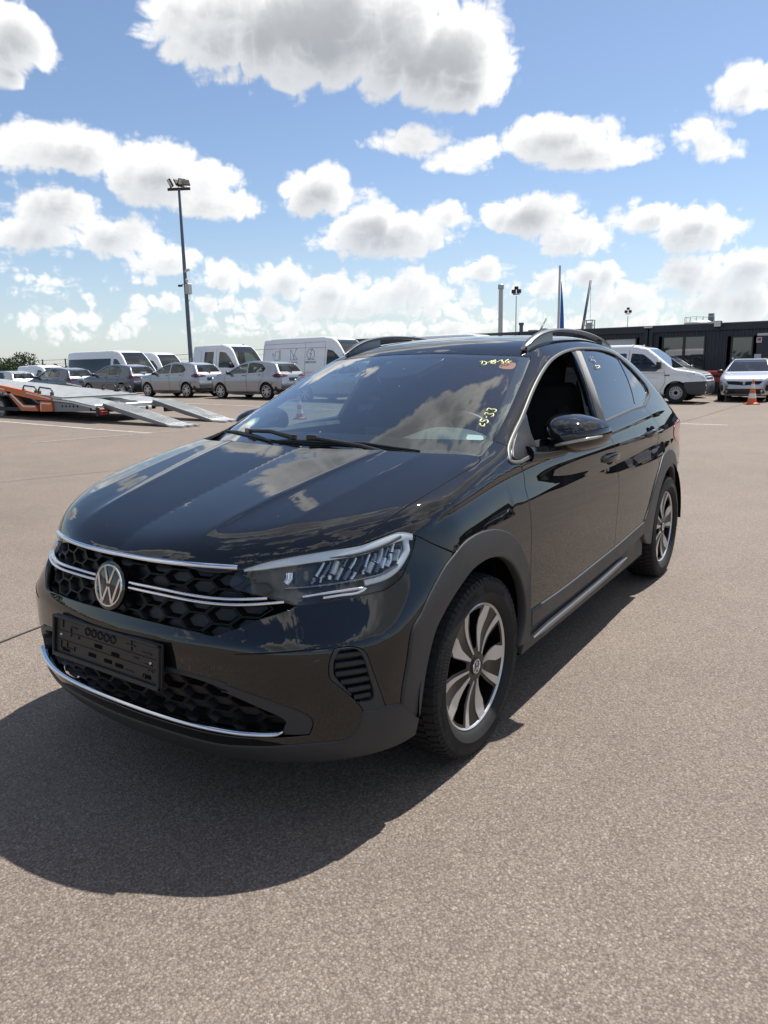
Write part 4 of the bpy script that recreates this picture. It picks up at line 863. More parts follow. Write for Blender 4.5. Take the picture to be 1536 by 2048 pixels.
for s in (1, -1): put('bumper_seam', (lambda me: me if s > 0 else mirror_mesh(me))(sweep_mesh('bumper_seam', FB, [(.643, .709, .587), (.698, .652, .5865), (.769, .547, .579), (.80, .48, .573)], .004, .0012, M_DARK, n=(.72, .69, 0), taper=.1)), bumper)
sn = onto(FB, np.array([T['sensor']])[0], (.7, .7, 0), .2)
for s in (1, -1):
    b = MB(); p = Vector(sn[0]); nn = Vector(grad(FB, sn)[0]); p.y *= s; nn.y *= s; b.lathe([(0, .0012), (.009, .0012), (.011, 0), (.0125, -.002)], Matrix.Translation(p) @ nn.to_track_quat('Z', 'Y').to_matrix().to_4x4(), 18); b.build('parking_sensor', M_BLACK, bumper, True, 40)

# wheels
def wheel():
    """about local x-z, outer face towards +y, axle centre at the origin"""
    Rt = .318; hw = .1; MY = Matrix.Rotation(R(-90), 4, 'X')     # local z -> +y
    b = MB()
    prof = [(.222, -.075), (.230, -.088), (.262, -.100), (.295, -.097), (.309, -.088), (.3165, -.070), (.318, -.035), (.318, .035), (.3165, .070), (.309, .088), (.302, .094), (.298, .0965), (.294, .0965), (.262, .100), (.258, .1018), (.254, .100), (.240, .094), (.230, .086), (.224, .078), (.219, .070)]
    b.lathe(prof, MY, 96); ty = b.build('tyre', M_RUBBER, None, True, 45)
    # tread blocks: shoulder rows with lateral grooves and centre ribs
    b = MB(); ns = 64
    for k in range(ns):
        a = 2*math.pi*k/ns
        for y0, y1, da, w, rr in ((.052, .089, .0, .62, 0), (-.089, -.052, .0, .62, 0), (.006, .046, .35, .70, .0), (-.046, -.006, .15, .70, .0)):
            pts = []
            for yy in (y0, y1):
                for s in (-w/2, w/2):
                    aa = a+(s+da+(yy-y0)*3.0)*2*math.pi/ns; ro = .3235-(max(0, abs(yy)-.062)/.027)**2*.0095
                    pts.append((ro*math.cos(aa), yy, ro*math.sin(aa))); pts.append((.305*math.cos(aa), yy, .305*math.sin(aa)))
            b.add(pts, [(0, 2, 6, 4), (0, 1, 3, 2), (4, 6, 7, 5), (0, 4, 5, 1), (2, 3, 7, 6)])
    for k in range(84):     # fine buttress ribs where tread meets sidewall
        a = 2*math.pi*k/84; da = .012
        b.add([(r_*math.cos(a+s*da), y, r_*math.sin(a+s*da)) for s in (-1, 1) for r_, y in ((.315, .089), (.300, .0975), (.292, .0972))], [(0, 1, 4, 3), (1, 2, 5, 4)])
    t2 = b.build('tread', M_RUBBER, ty, fix=True); t2['kind'] = 'stuff'
    b = MB()      # raised size band and marks on the sidewall
    def arcblock(a0, a1, r0, r1, h, n=6):
        vs = []
        for i in range(n+1):
            a = a0+(a1-a0)*i/n
            for r_ in (r0, r1): vs.append((r_*math.cos(a), h, r_*math.sin(a)))
        b.add(vs, [(2*i, 2*i+1, 2*i+3, 2*i+2) for i in range(n)])
    for a0 in (R(60), R(150), R(240), R(330)):
        arcblock(a0, a0+R(26), .268, .2695, .1025); arcblock(a0, a0+R(26), .286, .2875, .0995)
        for j in range(7): arcblock(a0+R(3+j*3), a0+R(4.4+j*3), .272, .283, .1016, 2)
        for j in range(16): arcblock(a0+R(34+j*2.2), a0+R(35+j*2.2), .262, .291, .1012, 2)
    b.build('sidewall_marks', M_RUBBER, ty, fix=False)['kind'] = 'stuff'
    # rim barrel and face
    b = MB(); b.lathe([(.205, -.08), (.200, -.02), (.203, .045), (.212, .064), (.217, .070)], MY, 64); rim = b.build('rim', M_RIMBLK, ty, True, 40)
    b = MB(); b.lathe([(.2135, .072), (.2165, .0785), (.2205, .0805), (.2235, .0785), (.224, .072)], MY, 96); b.build('rim_edge', M_ALU, ty, True, 50)
    def P2(r_, a): return (r_*math.cos(R(a)), r_*math.sin(R(a)))
    def yface(r_): return .074-.012*math.sin(min(1, max(0, (r_-.05)/.165))*math.pi)*1.0-.004*(1-min(1, r_/.06))
    # spoked face: annulus with five slots
    outer = [P2(.2145, a) for a in range(0, 360, 3)]
    holes = []
    for k in range(5):
        c0 = 91+72*k; h = [P2(.205, c0+d) for d in np.linspace(-12.5, 11, 8)]+[P2(.14, c0+9.5), P2(.085, c0+11), P2(.066, c0+8), P2(.066, c0-8), P2(.085, c0-10), P2(.14, c0-12)]; holes.append(h)
    lp = [outer]+[h[::-1] for h in holes]; all2 = [p for l in lp for p in l]; ed = []; q = 0
    for l in lp: ed += [(q+i, q+(i+1) % len(l)) for i in range(len(l))]; q += len(l)
    gx = [P2(r_, a) for r_ in np.arange(.03, .21, .012) for a in np.arange(0, 360, 360/max(8, int(2*math.pi*r_/.014)))]
    gx = np.array(gx); g_ok = ~np.any([inside(np.array(h), gx) for h in holes], axis=0)
    for h in holes: g_ok &= seg_dist(np.array(h), gx) > .004
    pts = all2+[tuple(p) for p in gx[g_ok]]
    r = delaunay_2d_cdt([Vector(p) for p in pts], ed, [], 0, 1e-7, True); v2 = np.array([tuple(v) for v in r[0]]); tr_ = np.array(r[2]); cen = v2[tr_].mean(1); ok = inside(np.array(outer), cen)
    for h in holes: ok &= ~inside(np.array(h), cen)
    b = MB(); b.add([(p[0], yface(math.hypot(*p)), p[1]) for p in v2], [tuple(t) for t in tr_[ok]])
    for h in holes:
        n = len(h); b.add([(p[0], yface(math.hypot(*p)), p[1]) for p in h]+[(p[0]*.97, .012, p[1]*.97) for p in h], [(i, (i+1) % n, n+(i+1) % n, n+i) for i in range(n)])
    b.build('rim_face', M_RIMBLK, ty, True, 35)
    b = MB(); b.lathe([(0, .010), (.19, .006), (.201, -.01)], MY, 48); b.build('brake_disc', M_DARK, ty, True, 40)
    b = MB(); b.lathe([(.05, .018), (.135, .018), (.135, .012)], MY, 48); b.build('brake_disc', mat('cast iron', (.09, .085, .08), .5, .6), ty, True, 40) if False else None
    # machined blades
    A = [(.2145, 6.5), (.2145, -5), (.199, -6), (.166, -10.5), (.052, -4), (.052, 6), (.115, 6), (.176, 9.5)]
    Bl = [(.2145, 5), (.2145, -3), (.13, -3.2), (.052, -4), (.052, 4), (.12, 3.6)]
    for nm, poly, c0 in (('spoke_blade', A, 40), ('spoke_blade', Bl, -2)):
        P_ = catmull(np.array([P2(r_, a)+(0,) for r_, a in poly]+[P2(*poly[0])+(0,)]), .006)[:-1, :2] if False else np.array([P2(r_, a) for r_, a in poly])
        dense = []
        for i in range(len(P_)):
            p, q_ = P_[i], P_[(i+1) % len(P_)]; k = max(1, int(np.linalg.norm(q_-p)/.012)); dense += [tuple(p+(q_-p)*s/k) for s in range(k)]
        r = delaunay_2d_cdt([Vector(p) for p in dense], [(i, (i+1) % len(dense)) for i in range(len(dense))], [], 0, 1e-7, True)
        v2 = np.array([tuple(v) for v in r[0]]); tr_ = np.array(r[2]); ok = inside(np.array(dense), v2[tr_].mean(1)); me = None
        for k in range(5):
            b = MB(); Rk = Matrix.Rotation(R(c0+72*k), 2); top = [Rk @ Vector(p) for p in v2]
            n = len(top); yy = lambda p: yface(Vector(p).length)+.0032
            b.add([(p.x, yy(p), p.y) for p in top], [tuple(t) for t in tr_[ok]])
            dd = [Rk @ Vector(p) for p in dense]; m_ = len(dd)
            b.add([(p.x, yy(p), p.y) for p in dd]+[(p.x, yy(p)-.006, p.y) for p in dd], [(i, (i+1) % m_, m_+(i+1) % m_, m_+i) for i in range(m_)])
            b.build(nm, M_ALU, ty)
    for k in range(5):
        a = R(55+72*k); b = MB(); b.lathe([(0, .004), (.008, .004), (.0095, -.01)], Matrix.Translation((.05*math.cos(a), yface(.05)-.004, .05*math.sin(a))) @ MY, 6); b.build('wheel_bolt', M_PLASTB, ty)
    b = MB(); b.lathe([(0, .079), (.027, .078), (.031, .074), (.033, .06)], MY, 32); cap = b.build('hub_cap', M_RIMBLK, ty, True, 40)
    # simplified badge on the cap (ring and letters in one mesh, the cap's own child)
    b = MB(); Mc = Matrix.Translation((0, .0782, 0)) @ Matrix.Rotation(R(-90), 4, 'X'); rad = .026
    b.lathe([(rad*.86, 0), (rad*.88, .0015), (rad*.98, .0015), (rad, 0)], Mc, 32)
    def bar(p, q):
        p = Vector(p)*rad; q = Vector(q)*rad; d = (q-p).normalized(); s = Vector((-d.y, d.x))*.065*rad; b.prism([p-s, q-s, q+s, p+s], Mc, .0014)
    for s in (-1, 1): bar((s*.36, -.84), (s*.045, -.10)); bar((s*.80, -.42), (s*.36, .82)); bar((s*.36, .82), (s*.045, .06))
    b.build('hub_badge', M_CHROME, cap)
    ty.name = 'wheel'
    return ty
w0 = wheel(); w0.parent = CAR; w0.location = (0, .742, .318); w0.rotation_euler = (0, R(0), R(0))
for k, (x, y, rz, ry) in enumerate(((0, -.742, 180, 40), (-2.551, .742, 0, 29), (-2.551, -.742, 180, 10))):
    w = copy_tree(w0, CAR); w.location = (x, y, .318); w.rotation_euler = Matrix.Rotation(R(rz), 3, 'Z').to_euler() if not ry else (Matrix.Rotation(R(rz), 3, 'Z') @ Matrix.Rotation(R(ry), 3, 'Y')).to_euler()
# arch liners and underside
b = MB()
for x0 in (0, -2.551):
    for s in (1, -1):
        n = 18; vs = []
        for i in range(n+1):
            a = R(-2+184*i/n); 
            for y in (.47, .835): vs.append((x0+.405*math.cos(a), s*y, .318+.405*math.sin(a)))
        b.add(vs, [(2*i, 2*i+1, 2*i+3, 2*i+2) for i in range(n)])
        b.add([(x0+.41*math.cos(R(a)), s*.47, .318+.41*math.sin(R(a))) for a in range(0, 360, 20)], [tuple(range(18))])
        b.build('arch_liner', M_DARK, CAR, fix=False); b = MB()
b = MB(); b.box((-1.28, 0, .235), (1.75, 1.60, .05)); b.box((-1.28, 0, .22), (4.0, .92, .04)); b.box((.25, 0, .50), (.86, .90, .50)); b.box((.60, 0, .27), (.2, 1.1, .05)); b.box((-2.9, 0, .5), (.45, 1.0, .5))
for x0 in (0, -2.551): b.tube([(x0, -.7, .30), (x0, .7, .30)], .035)
b.build('underbody', M_DARK, CAR)

# mirrors
def mirror():
    c = Vector((-.695, .873, 1.058)); b = MB(); nu, nv = 26, 22
    def shell(u, v):      # u around (yz), v front to back
        a = 2*math.pi*u; ex = 2.6
        cy = math.copysign(abs(math.cos(a))**(2/ex), math.cos(a)); cz = math.copysign(abs(math.sin(a))**(2/ex), math.sin(a))
        t = min(v, 1); k = (1-(1-t)**2.3)**(1/2.3)
        y = .131*cy*k; z = (.084 if cz > 0 else .076)*cz*k*(1.0-.22*max(0, cy)*k-.02)
        x = .095-.17*t-.055*abs(cy*k)**2
        return c+Vector((x, y, z+.012*max(0, -cy)))
    for zone in range(2):
        pass
    vs = [shell(i/nu, (j+.02)/nv) for j in range(nv+1) for i in range(nu)]
    fs = []; mi = []
    for j in range(nv):
        for i in range(nu):
            f = (j*nu+i, j*nu+(i+1) % nu, (j+1)*nu+(i+1) % nu, (j+1)*nu+i); zc_ = sum(vs[q].z for q in f)/4
            fs.append(f)
    fs.append(tuple(range(nu))); fs.append(tuple(nv*nu+i for i in range(nu)))
    b.add(vs, fs)
    me = b.mesh('mirror_housing', M_GLOSS, True, 60); hs = link('door_mirror', me, None, CAR)
    # painted cap: upper part, a little proud
    b = MB(); cv = []; rows = nv
    def capz(y): return c.z+.012+.17*(y-c.y)
    idx = {}; fs = []
    dense_u, dense_v = 48, 26
    P_ = [[shell(i/dense_u, .02+j/dense_v*.97) for i in range(dense_u)] for j in range(dense_v+1)]
    cc = c+Vector((-.03, 0, 0)); fl = []
    for j in range(dense_v+1):
        for i in range(dense_u):
            p = P_[j][i]; q = cc+(p-cc)*1.025+Vector((.002, 0, 0)); lim = capz(q.y); 
            if q.z < lim: q.z = lim+ (q.z-lim)*0.0
            fl.append(q)
    b.add(fl, [(j*dense_u+i, j*dense_u+(i+1) % dense_u, (j+1)*dense_u+(i+1) % dense_u, (j+1)*dense_u+i) for j in range(dense_v) for i in range(dense_u) if any(fl[q].z > capz(fl[q].y)+1e-5 for q in (j*dense_u+i, j*dense_u+(i+1) % dense_u, (j+1)*dense_u+(i+1) % dense_u, (j+1)*dense_u+i))]+[tuple(range(dense_u))])
    b.build('mirror_cap', M_BLACK, hs, True, 50)
    # indicator strip
    ind = []; 
    for t in np.linspace(0, 1, 12):
        y = c.y-.035+.155*t; z = c.z-.034+.034*t+.004*math.sin(t*3)
        # find shell point
        best = min((p for r_ in P_ for p in r_ if p.x > c.x-.12), key=lambda p: (p.y-y)**2+(p.z-z)**2); ind.append((best.x+.002, y, z))
    b = MB(); b.tube(ind, [.003]+[.0065]*10+[.003], 8); b.build('mirror_indicator', M_AMBER, hs, True, 60)
    b = MB(); b.tube([(-.47, .790, 1.002), (-.54, .81, 1.000), (-.62, .83, 1.000), (-.68, .85, 1.012)], [.034, .028, .028, .034], 14); b.build('mirror_arm', M_BLACK, hs, True, 60)
    b = MB(); b.add([(c.x-.121, c.y+.105*math.cos(a), c.z+.058*math.sin(a)) for a in np.linspace(0, 2*math.pi, 24, endpoint=False)], [tuple(range(24))]); b.build('mirror_glass', mat('mirror silver', (.8, .8, .8), .02, 1), hs)
    return hs
mL = mirror()
mR = link('door_mirror', mirror_mesh(mL.data), None, CAR)
for ch in list(mL.children): link(ch.name.split('.')[0], mirror_mesh(ch.data), None, mR)

# roof rails
def rail():
    top = [(-1.027, 1.412), (-1.07, 1.434), (-1.113, 1.455), (-1.218, 1.487), (-1.364, 1.508), (-1.538, 1.517), (-1.767, 1.514), (-1.977, 1.498), (-2.161, 1.472), (-2.273, 1.447), (-2.33, 1.43)]
    P_ = catmull(np.array([(x, 0, z) for x, z in top]), .03); b = MB(); vs = []; n = len(P_)
    for i, p in enumerate(P_):
        x, z = p[0], p[2]; t = i/(n-1); yc = .513-.006*(x+1.6)**2; e = min(i, n-1-i)/3.; w = .017*min(1, .35+e*.65); h = .017 if e > 1 else .006+.011*e
        vs += [(x, yc-w, z-.004), (x, yc-w*.55, z), (x, yc+w*.55, z-.001), (x, yc+w, z-.007), (x, yc+w*.9, z-h), (x, yc-w*.9, z-h)]
    b.add(vs, [(i*6+k, i*6+(k+1) % 6, (i+1)*6+(k+1) % 6, (i+1)*6+k) for i in range(n-1) for k in range(6)]+[tuple(range(6)), tuple((n-1)*6+k for k in range(6))])
    a = b.mesh('roof_rail', M_RAIL, True, 38)
    foot = []
    for x0, x1, sgn in ((-1.06, -1.36, 1), (-2.30, -2.12, -1)):
        q = MB(); pts = [(x, 0, 0) for x in np.linspace(x0, x1, 9)]; vs = []
        for x, _, _ in pts:
            zt = np.interp(-x, [-p[0] for p in P_], [p[2] for p in P_])-.006; yc = .513-.006*(x+1.6)**2; zb = onto(FB, np.array([[x, yc, 1.45]]), (0, 0, 1), .3)[0][2]-.006
            zt = max(zt, zb+.004); vs += [(x, yc-.012, zt), (x, yc+.013, zt), (x, yc+.016, zb), (x, yc-.014, zb)]
        q.add(vs, [(i*4+k, i*4+(k+1) % 4, (i+1)*4+(k+1) % 4, (i+1)*4+k) for i in range(8) for k in range(4)]+[(0, 1, 2, 3), (32, 33, 34, 35)]); foot.append(q.mesh('rail_foot', M_RAIL, True, 38))
    for s in (1, -1):
        r_ = link('roof_rail', a if s > 0 else mirror_mesh(a), None, CAR)
        for f in foot: link('rail_foot', f if s > 0 else mirror_mesh(f), None, r_)
rail()
b = MB(); b.lathe([(.028, 0), (.02, .018), (.009, .03)], Matrix.Translation((-2.34, 0, 1.43)), 16); an = b.build('antenna', M_PLASTB, CAR, True, 50)
b = MB(); b.tube([(-2.345, 0, 1.455), (-2.50, 0, 1.575), (-2.57, 0, 1.632)], [.0065, .005, .0045], 8); b.build('antenna_rod', M_PLASTB, an, True)

# door handles
for D, (p, q_) in ((DF, T['handF']), (DR, T['handR'])):
    p = np.array(p); q_ = np.array(q_); 
    if D is DR: q_ = p+(q_-p)*.72
    mid = (p+q_)/2; a_ = np.linspace(0, 1, 9); bow = [tuple(p+(q_-p)*t+np.array([0, .026*math.sin(math.pi*min(1, max(0, t)))**.5, .004*math.sin(math.pi*t)])) for t in a_]
    b = MB(); vs = []
    for t, c in zip(a_, bow):
        hgt = .018 if 0 < t < 1 else .012
        vs += [(c[0], c[1]-.014, c[2]-hgt), (c[0], c[1]+.001, c[2]-hgt*.8), (c[0], c[1]+.004, c[2]), (c[0], c[1]+.001, c[2]+hgt*.8), (c[0], c[1]-.014, c[2]+hgt)]
    b.add(vs, [(i*5+k, i*5+(k+1) % 5, (i+1)*5+(k+1) % 5, (i+1)*5+k) for i in range(8) for k in range(5)]+[tuple(range(5)), tuple(40+k for k in range(5))]); hm = b.mesh('door_handle', M_BLACK, True, 45)
    # cupped recess behind the grip
    b = MB(); b.lathe([(0, -.0005), (.040, .0012), (.048, .001), (.051, -.002)], Matrix.Translation(onto(FB, np.array([mid]), (0, 1, 0), .2)[0]+np.array([0, .0008, .004])) @ Matrix.Rotation(R(-90), 4, 'X') @ Matrix.Diagonal((1.35, .72, 1, 1)), 24); cup = b.mesh('handle_cup', M_DARK, True, 40)
    for o, s in zip(D, (1, -1)):
        link('door_handle', hm if s > 0 else mirror_mesh(hm), None, o); link('handle_cup', cup if s > 0 else mirror_mesh(cup), None, o)

# wipers and cowl
b = MB()
for y0, y1 in ((-.72, .72),):
    n = 24; vs = []
    for i in range(n+1):
        y = y0+(y1-y0)*i/n; xr = -.062-.13*abs(y/.72)**3; zz = onto(FB, np.array([[xr, y, 1.05]]), (0, 0, 1), .3)[0][2]-.012
        xw = -.24-.10*abs(y/.72)**2; zw = float(1.05+.45*(-.15-xw)-.17*y*y)-.012
        vs += [(xr+.02, y, zz-.012), ((xr+xw)/2, y, min(zz, zw)-.004), (xw, y, zw)]
    b.add(vs, [(i*3+k, i*3+k+1, (i+1)*3+k+1, (i+1)*3+k) for i in range(n) for k in range(2)])
b.build('cowl_panel', M_PLASTB, CAR, True)
def wsz(x, y, d=0): return float(1.05+.45*(-.15-x)-.17*y*y)+d
def wiper(p0, pm, p1, hub):
    A_ = [(x, y, wsz(x, y, .008)) for x, y in (p0, tuple((np.array(p0)+np.array(pm))/2), pm, tuple((np.array(pm)+np.array(p1))/2), p1)]
    b = MB(); b.tube(A_, [.005, .007, .008, .007, .004], 8); root = b.build('wiper', M_PLASTB, CAR, True, 50)
    b = MB(); c = Vector((pm[0], pm[1], wsz(*pm, .024))); d = Vector(A_[3])-Vector(A_[1]); b.box(c, (.055, .02, .022), rz=math.atan2(d.y, d.x), bev=.005); b.build('wiper_clip', M_GLOSS, root)
    b = MB(); h = (hub[0], hub[1], wsz(*hub, .02)); b.tube([h, tuple((Vector(h)+c)/2+Vector((0, 0, .012))), tuple(c)], [.013, .009, .008], 8); b.lathe([(0, .02), (.014, .018), (.018, 0)], Matrix.Translation((h[0], h[1], h[2]-.005)), 12); b.build('wiper_arm', M_PLASTB, root, True, 50)
wiper((-.182, .485), (-.137, .0), (-.139, -.19), (-.10, .52))
wiper((-.328, -.694), (-.222, -.441), (-.141, -.232), (-.14, -.10))

# rear end
rear_c = [(-2.60, 0, 1.402), (-2.60, .45, 1.385), (-2.63, .57, 1.345), (-2.74, .62, 1.24), (-2.90, .66, 1.10), (-3.05, .685, 1.02), (-3.14, .715, .95)]
put('tailgate_glass', panel_mesh('tailgate_glass', FB, sym([rear_c[:6], [(-3.05, .685, 1.02), (-3.11, .4, 1.035), (-3.12, 0, 1.04)]]), (-.6, 0, .8), M_PRIV, grid=.06, reach=.5))
put('tailgate', panel_mesh('tailgate', FB, sym([[(-3.12, 0, 1.04), (-3.11, .4, 1.035), (-3.05, .685, 1.02)], [(-3.05, .685, 1.02), (-3.14, .715, .95), (-3.15, .73, .80), (-3.13, .74, .64)], [(-3.13, .74, .64), (-3.3, .4, .62), (-3.33, 0, .62)]]), (-.95, 0, .3), M_BLACK, grid=.05, reach=.7))
put('rear_bumper', panel_mesh('rear_bumper', FB, sym([[(-3.33, 0, .62), (-3.3, .4, .62), (-3.13, .74, .64), (-3.02, .765, .645), (-2.89, .79, .66)], [(-2.89, .79, .66), (-2.955, .78, .56), (-2.985, .77, .45), (-2.985, .765, .32)], [(-2.985, .765, .32), (-3.25, .5, .3), (-3.33, 0, .3)]]), (-.9, 0, .1), M_BLACK, grid=.05, reach=.7))
tl = panel_mesh('tail_lamp', FB, [[(-2.80, .775, .925), (-3.0, .745, .955), (-3.13, .715, .945)], [(-3.13, .715, .945), (-3.15, .725, .86), (-3.14, .73, .80)], [(-3.14, .73, .80), (-3.0, .762, .80), (-2.86, .782, .85), (-2.80, .775, .925)]], (-.5, .85, .1), M_REDL, grid=.03, off=.004, lip=.01)
both('tail_lamp', tl)

# inside
b = MB(); vs = []; ny, nx = 20, 8
for i in range(ny+1):
    y = -.66+1.32*i/ny
    for j in range(nx+1):
        t = j/nx; x = -.245-.42*t-.05*(y/.66)**2; z = 1.018+.012*math.sin(t*3)-.05*t*t-.03*(y/.66)**4
        vs.append((x, y, z-(.07 if j == nx else 0)))
b.add(vs, [(i*(nx+1)+j, i*(nx+1)+j+1, (i+1)*(nx+1)+j+1, (i+1)*(nx+1)+j) for i in range(ny) for j in range(nx)]); b.box((-.62, 0, .82), (.12, 1.30, .22), bev=.03)
dash = b.build('dashboard', M_DASH, CAR, True, 50)
b = MB(); vs = []; n = 20       # instrument hood in front of the wheel
for i in range(n+1):
    t = -1+2*i/n; y = .37+.235*t; hgt = .085*(1-abs(t)**2.6)
    for x, k in ((-.36, .15), (-.48, .8), (-.60, 1.0), (-.64, .93)): vs.append((x, y, 1.0+hgt*k))
b.add(vs, [(i*4+j, i*4+j+1, (i+1)*4+j+1, (i+1)*4+j) for i in range(n) for j in range(3)]); b.build('instrument_hood', M_DASH, dash, True, 50)
b = MB(); b.box((-.665, .36, 1.035), (.01, .30, .09)); b.box((-.66, 0.0, 1.0), (.02, .22, .13), bev=.006); b.build('instrument_screen', M_GLOSS, dash)
sw = empty('steering_wheel'); sw.parent = CAR
Ms = Matrix.Translation((-.80, .36, .965)) @ Matrix.Rotation(R(-66), 4, 'Y')
b = MB(); ring = [Ms @ Vector((.182*math.cos(a), .182*math.sin(a), 0)) for a in np.linspace(0, 2*math.pi, 41)]; b.tube(ring, .0155, 10, cap=False); b.build('wheel_rim', M_PLASTB, sw, True)
b = MB(); b.lathe([(0, .02), (.05, .018), (.07, 0), (.06, -.03)], Ms, 20)
for a in (90, 210, 330): b.tube([Ms @ Vector((.05*math.cos(R(a)), .05*math.sin(R(a)), 0)), Ms @ Vector((.18*math.cos(R(a)), .18*math.sin(R(a)), 0))], [.02, .013], 8)
b.build('wheel_hub', M_PLASTB, sw, True, 50)
def cushion(b, c, d, bev, tilt=0, rz=0):
    M = Matrix.Translation(c) @ Matrix.Rotation(rz, 4, 'Z') @ Matrix.Rotation(tilt, 4, 'Y'); b.box((0, 0, 0), d, M=M, bev=bev)
def seat(y, x=-1.25):
    r = empty('front_seat'); r.parent = CAR
    def soft(name, parts, sub=2):
        b = MB()
        for p in parts: cushion(b, *p)
        o = b.build(name, M_SEAT, r, True); md = o.modifiers.new('soft', 'BEVEL'); md.width = .035; md.segments = 3; md.limit_method = 'ANGLE'; return o
    soft('seat_cushion', [((x+.12, y, .56), (.52, .50, .16), .03, R(-8))])
    soft('backrest', [((x-.22, y, .92), (.14, .48, .66), .03, R(-18)), ((x-.16, y-.21, .88), (.16, .08, .50), .02, R(-18)), ((x-.16, y+.21, .88), (.16, .08, .50), .02, R(-18))])
    soft('headrest', [((x-.37, y, 1.29), (.10, .27, .18), .03, R(-14))])
    b = MB()
    for s in (-.06, .06): b.tube([(x-.32, y+s, 1.15), (x-.36, y+s, 1.24)], .007, 6)
    b.build('headrest_post', M_SATIN, r)
seat(.36); seat(-.36)
b = MB(); b.box((-2.05, 0, .58), (.5, 1.24, .18), bev=.05); cushion(b, (-2.36, 0, .88), (.16, 1.24, .58), .05, R(-22))
for y in (-.38, 0, .38): cushion(b, (-2.47, y, 1.20), (.09, .25, .15), .04, R(-15))
o = b.build('rear_bench', M_SEAT, CAR, True, 60)
b = MB()     # headliner, floor, inner pillars and door linings
vs = []; nx, ny = 14, 8
for i in range(nx+1):
    x = -1.02-1.55*i/nx
    for j in range(ny+1):
        y = -.56+1.12*j/ny; z = float(Rc(x)-.085*y*y-.12*abs(y)**6)-.035; vs.append((x, y, z))
b.add(vs, [(i*(ny+1)+j, i*(ny+1)+j+1, (i+1)*(ny+1)+j+1, (i+1)*(ny+1)+j) for i in range(nx) for j in range(ny)]); b.build('headliner', M_LINER, CAR, True, fix=False)
b = MB(); b.box((-1.5, 0, .30), (2.3, 1.5, .04)); b.box((-.95, 0, .50), (.9, .2, .3), bev=.04); b.box((-.30, 0, .65), (.05, 1.5, .66)); b.build('cabin_floor', M_DARK, CAR)
for s in (1, -1):
    b = MB(); b.tube([(-1.36, s*.765, 1.04), (-1.42, s*.69, 1.22), (-1.50, s*.595, 1.385)], [.045, .034, .03], 10); b.build('pillar_trim', M_LINER if s > 0 else M_PLASTB, CAR, True)
    b = MB(); b.tube([(-.37, s*.70, 1.05), (-.57, s*.655, 1.145), (-.77, s*.61, 1.24), (-1.0, s*.56, 1.345)], .020, 8); b.build('pillar_trim', M_DASH, CAR, True)
    b = MB(); b.box((-.92, s*.755, .78), (1.04, .05, .52), bev=.02); b.box((-.95, s*.71, .86), (.6, .07, .06), bev=.02); b.build('door_lining', M_PLASTB, CAR)
    b = MB(); b.box((-1.85, s*.74, .80), (.70, .05, .54), bev=.02); b.build('door_lining', M_PLASTB, CAR)
    b = MB(); b.tube([(-2.50, s*.62, 1.06), (-2.50, s*.56, 1.22), (-2.42, s*.50, 1.34)], .06, 8); b.build('pillar_trim', M_PLASTB, CAR, True)
b = MB(); b.box((-.80, 0, 1.292), (.035, .23, .062), bev=.012); b.build('rear_view_mirror', M_PLASTB, CAR)

# paper and pen marks on the glass
def on_ws(p, d): return (p[0]+.36*d, p[1], p[2]+.93*d)
for k, st in INK.items():
    c = catmull(st, .01) if len(st) > 2 else np.array(st); b = MB(); b.tube([on_ws(p, .001) for p in c], .0023, 6); b.build('pen_mark', M_INK, CAR, True)
for k, st in CHALK.items():
    c = catmull(st, .01) if len(st) > 2 else np.array(st); b = MB(); b.tube([(p[0], p[1]-.001, p[2]) for p in c], .0022, 6); o = b.build('chalk_mark', M_INKW, CAR, True)
def sticker(name, pts, m, d=.003):
    return put(name, panel_mesh(name, ws, [pts+[pts[0]]], (.45, 0, .89), m, grid=.04, lip=0, off=d, inset=0))
sticker('orange_sticker', [tuple(p) for p in T['stickO']], M_ORANGE, -.008); sticker('white_label', [tuple(p) for p in T['bar']], M_WHITE, -.008)
sticker('emission_badge', [tuple(p) for p in T['grn']], M_GREEN, -.008); sticker('badge_print', [tuple(p) for p in T['wh']], M_WHITE, -.0065)
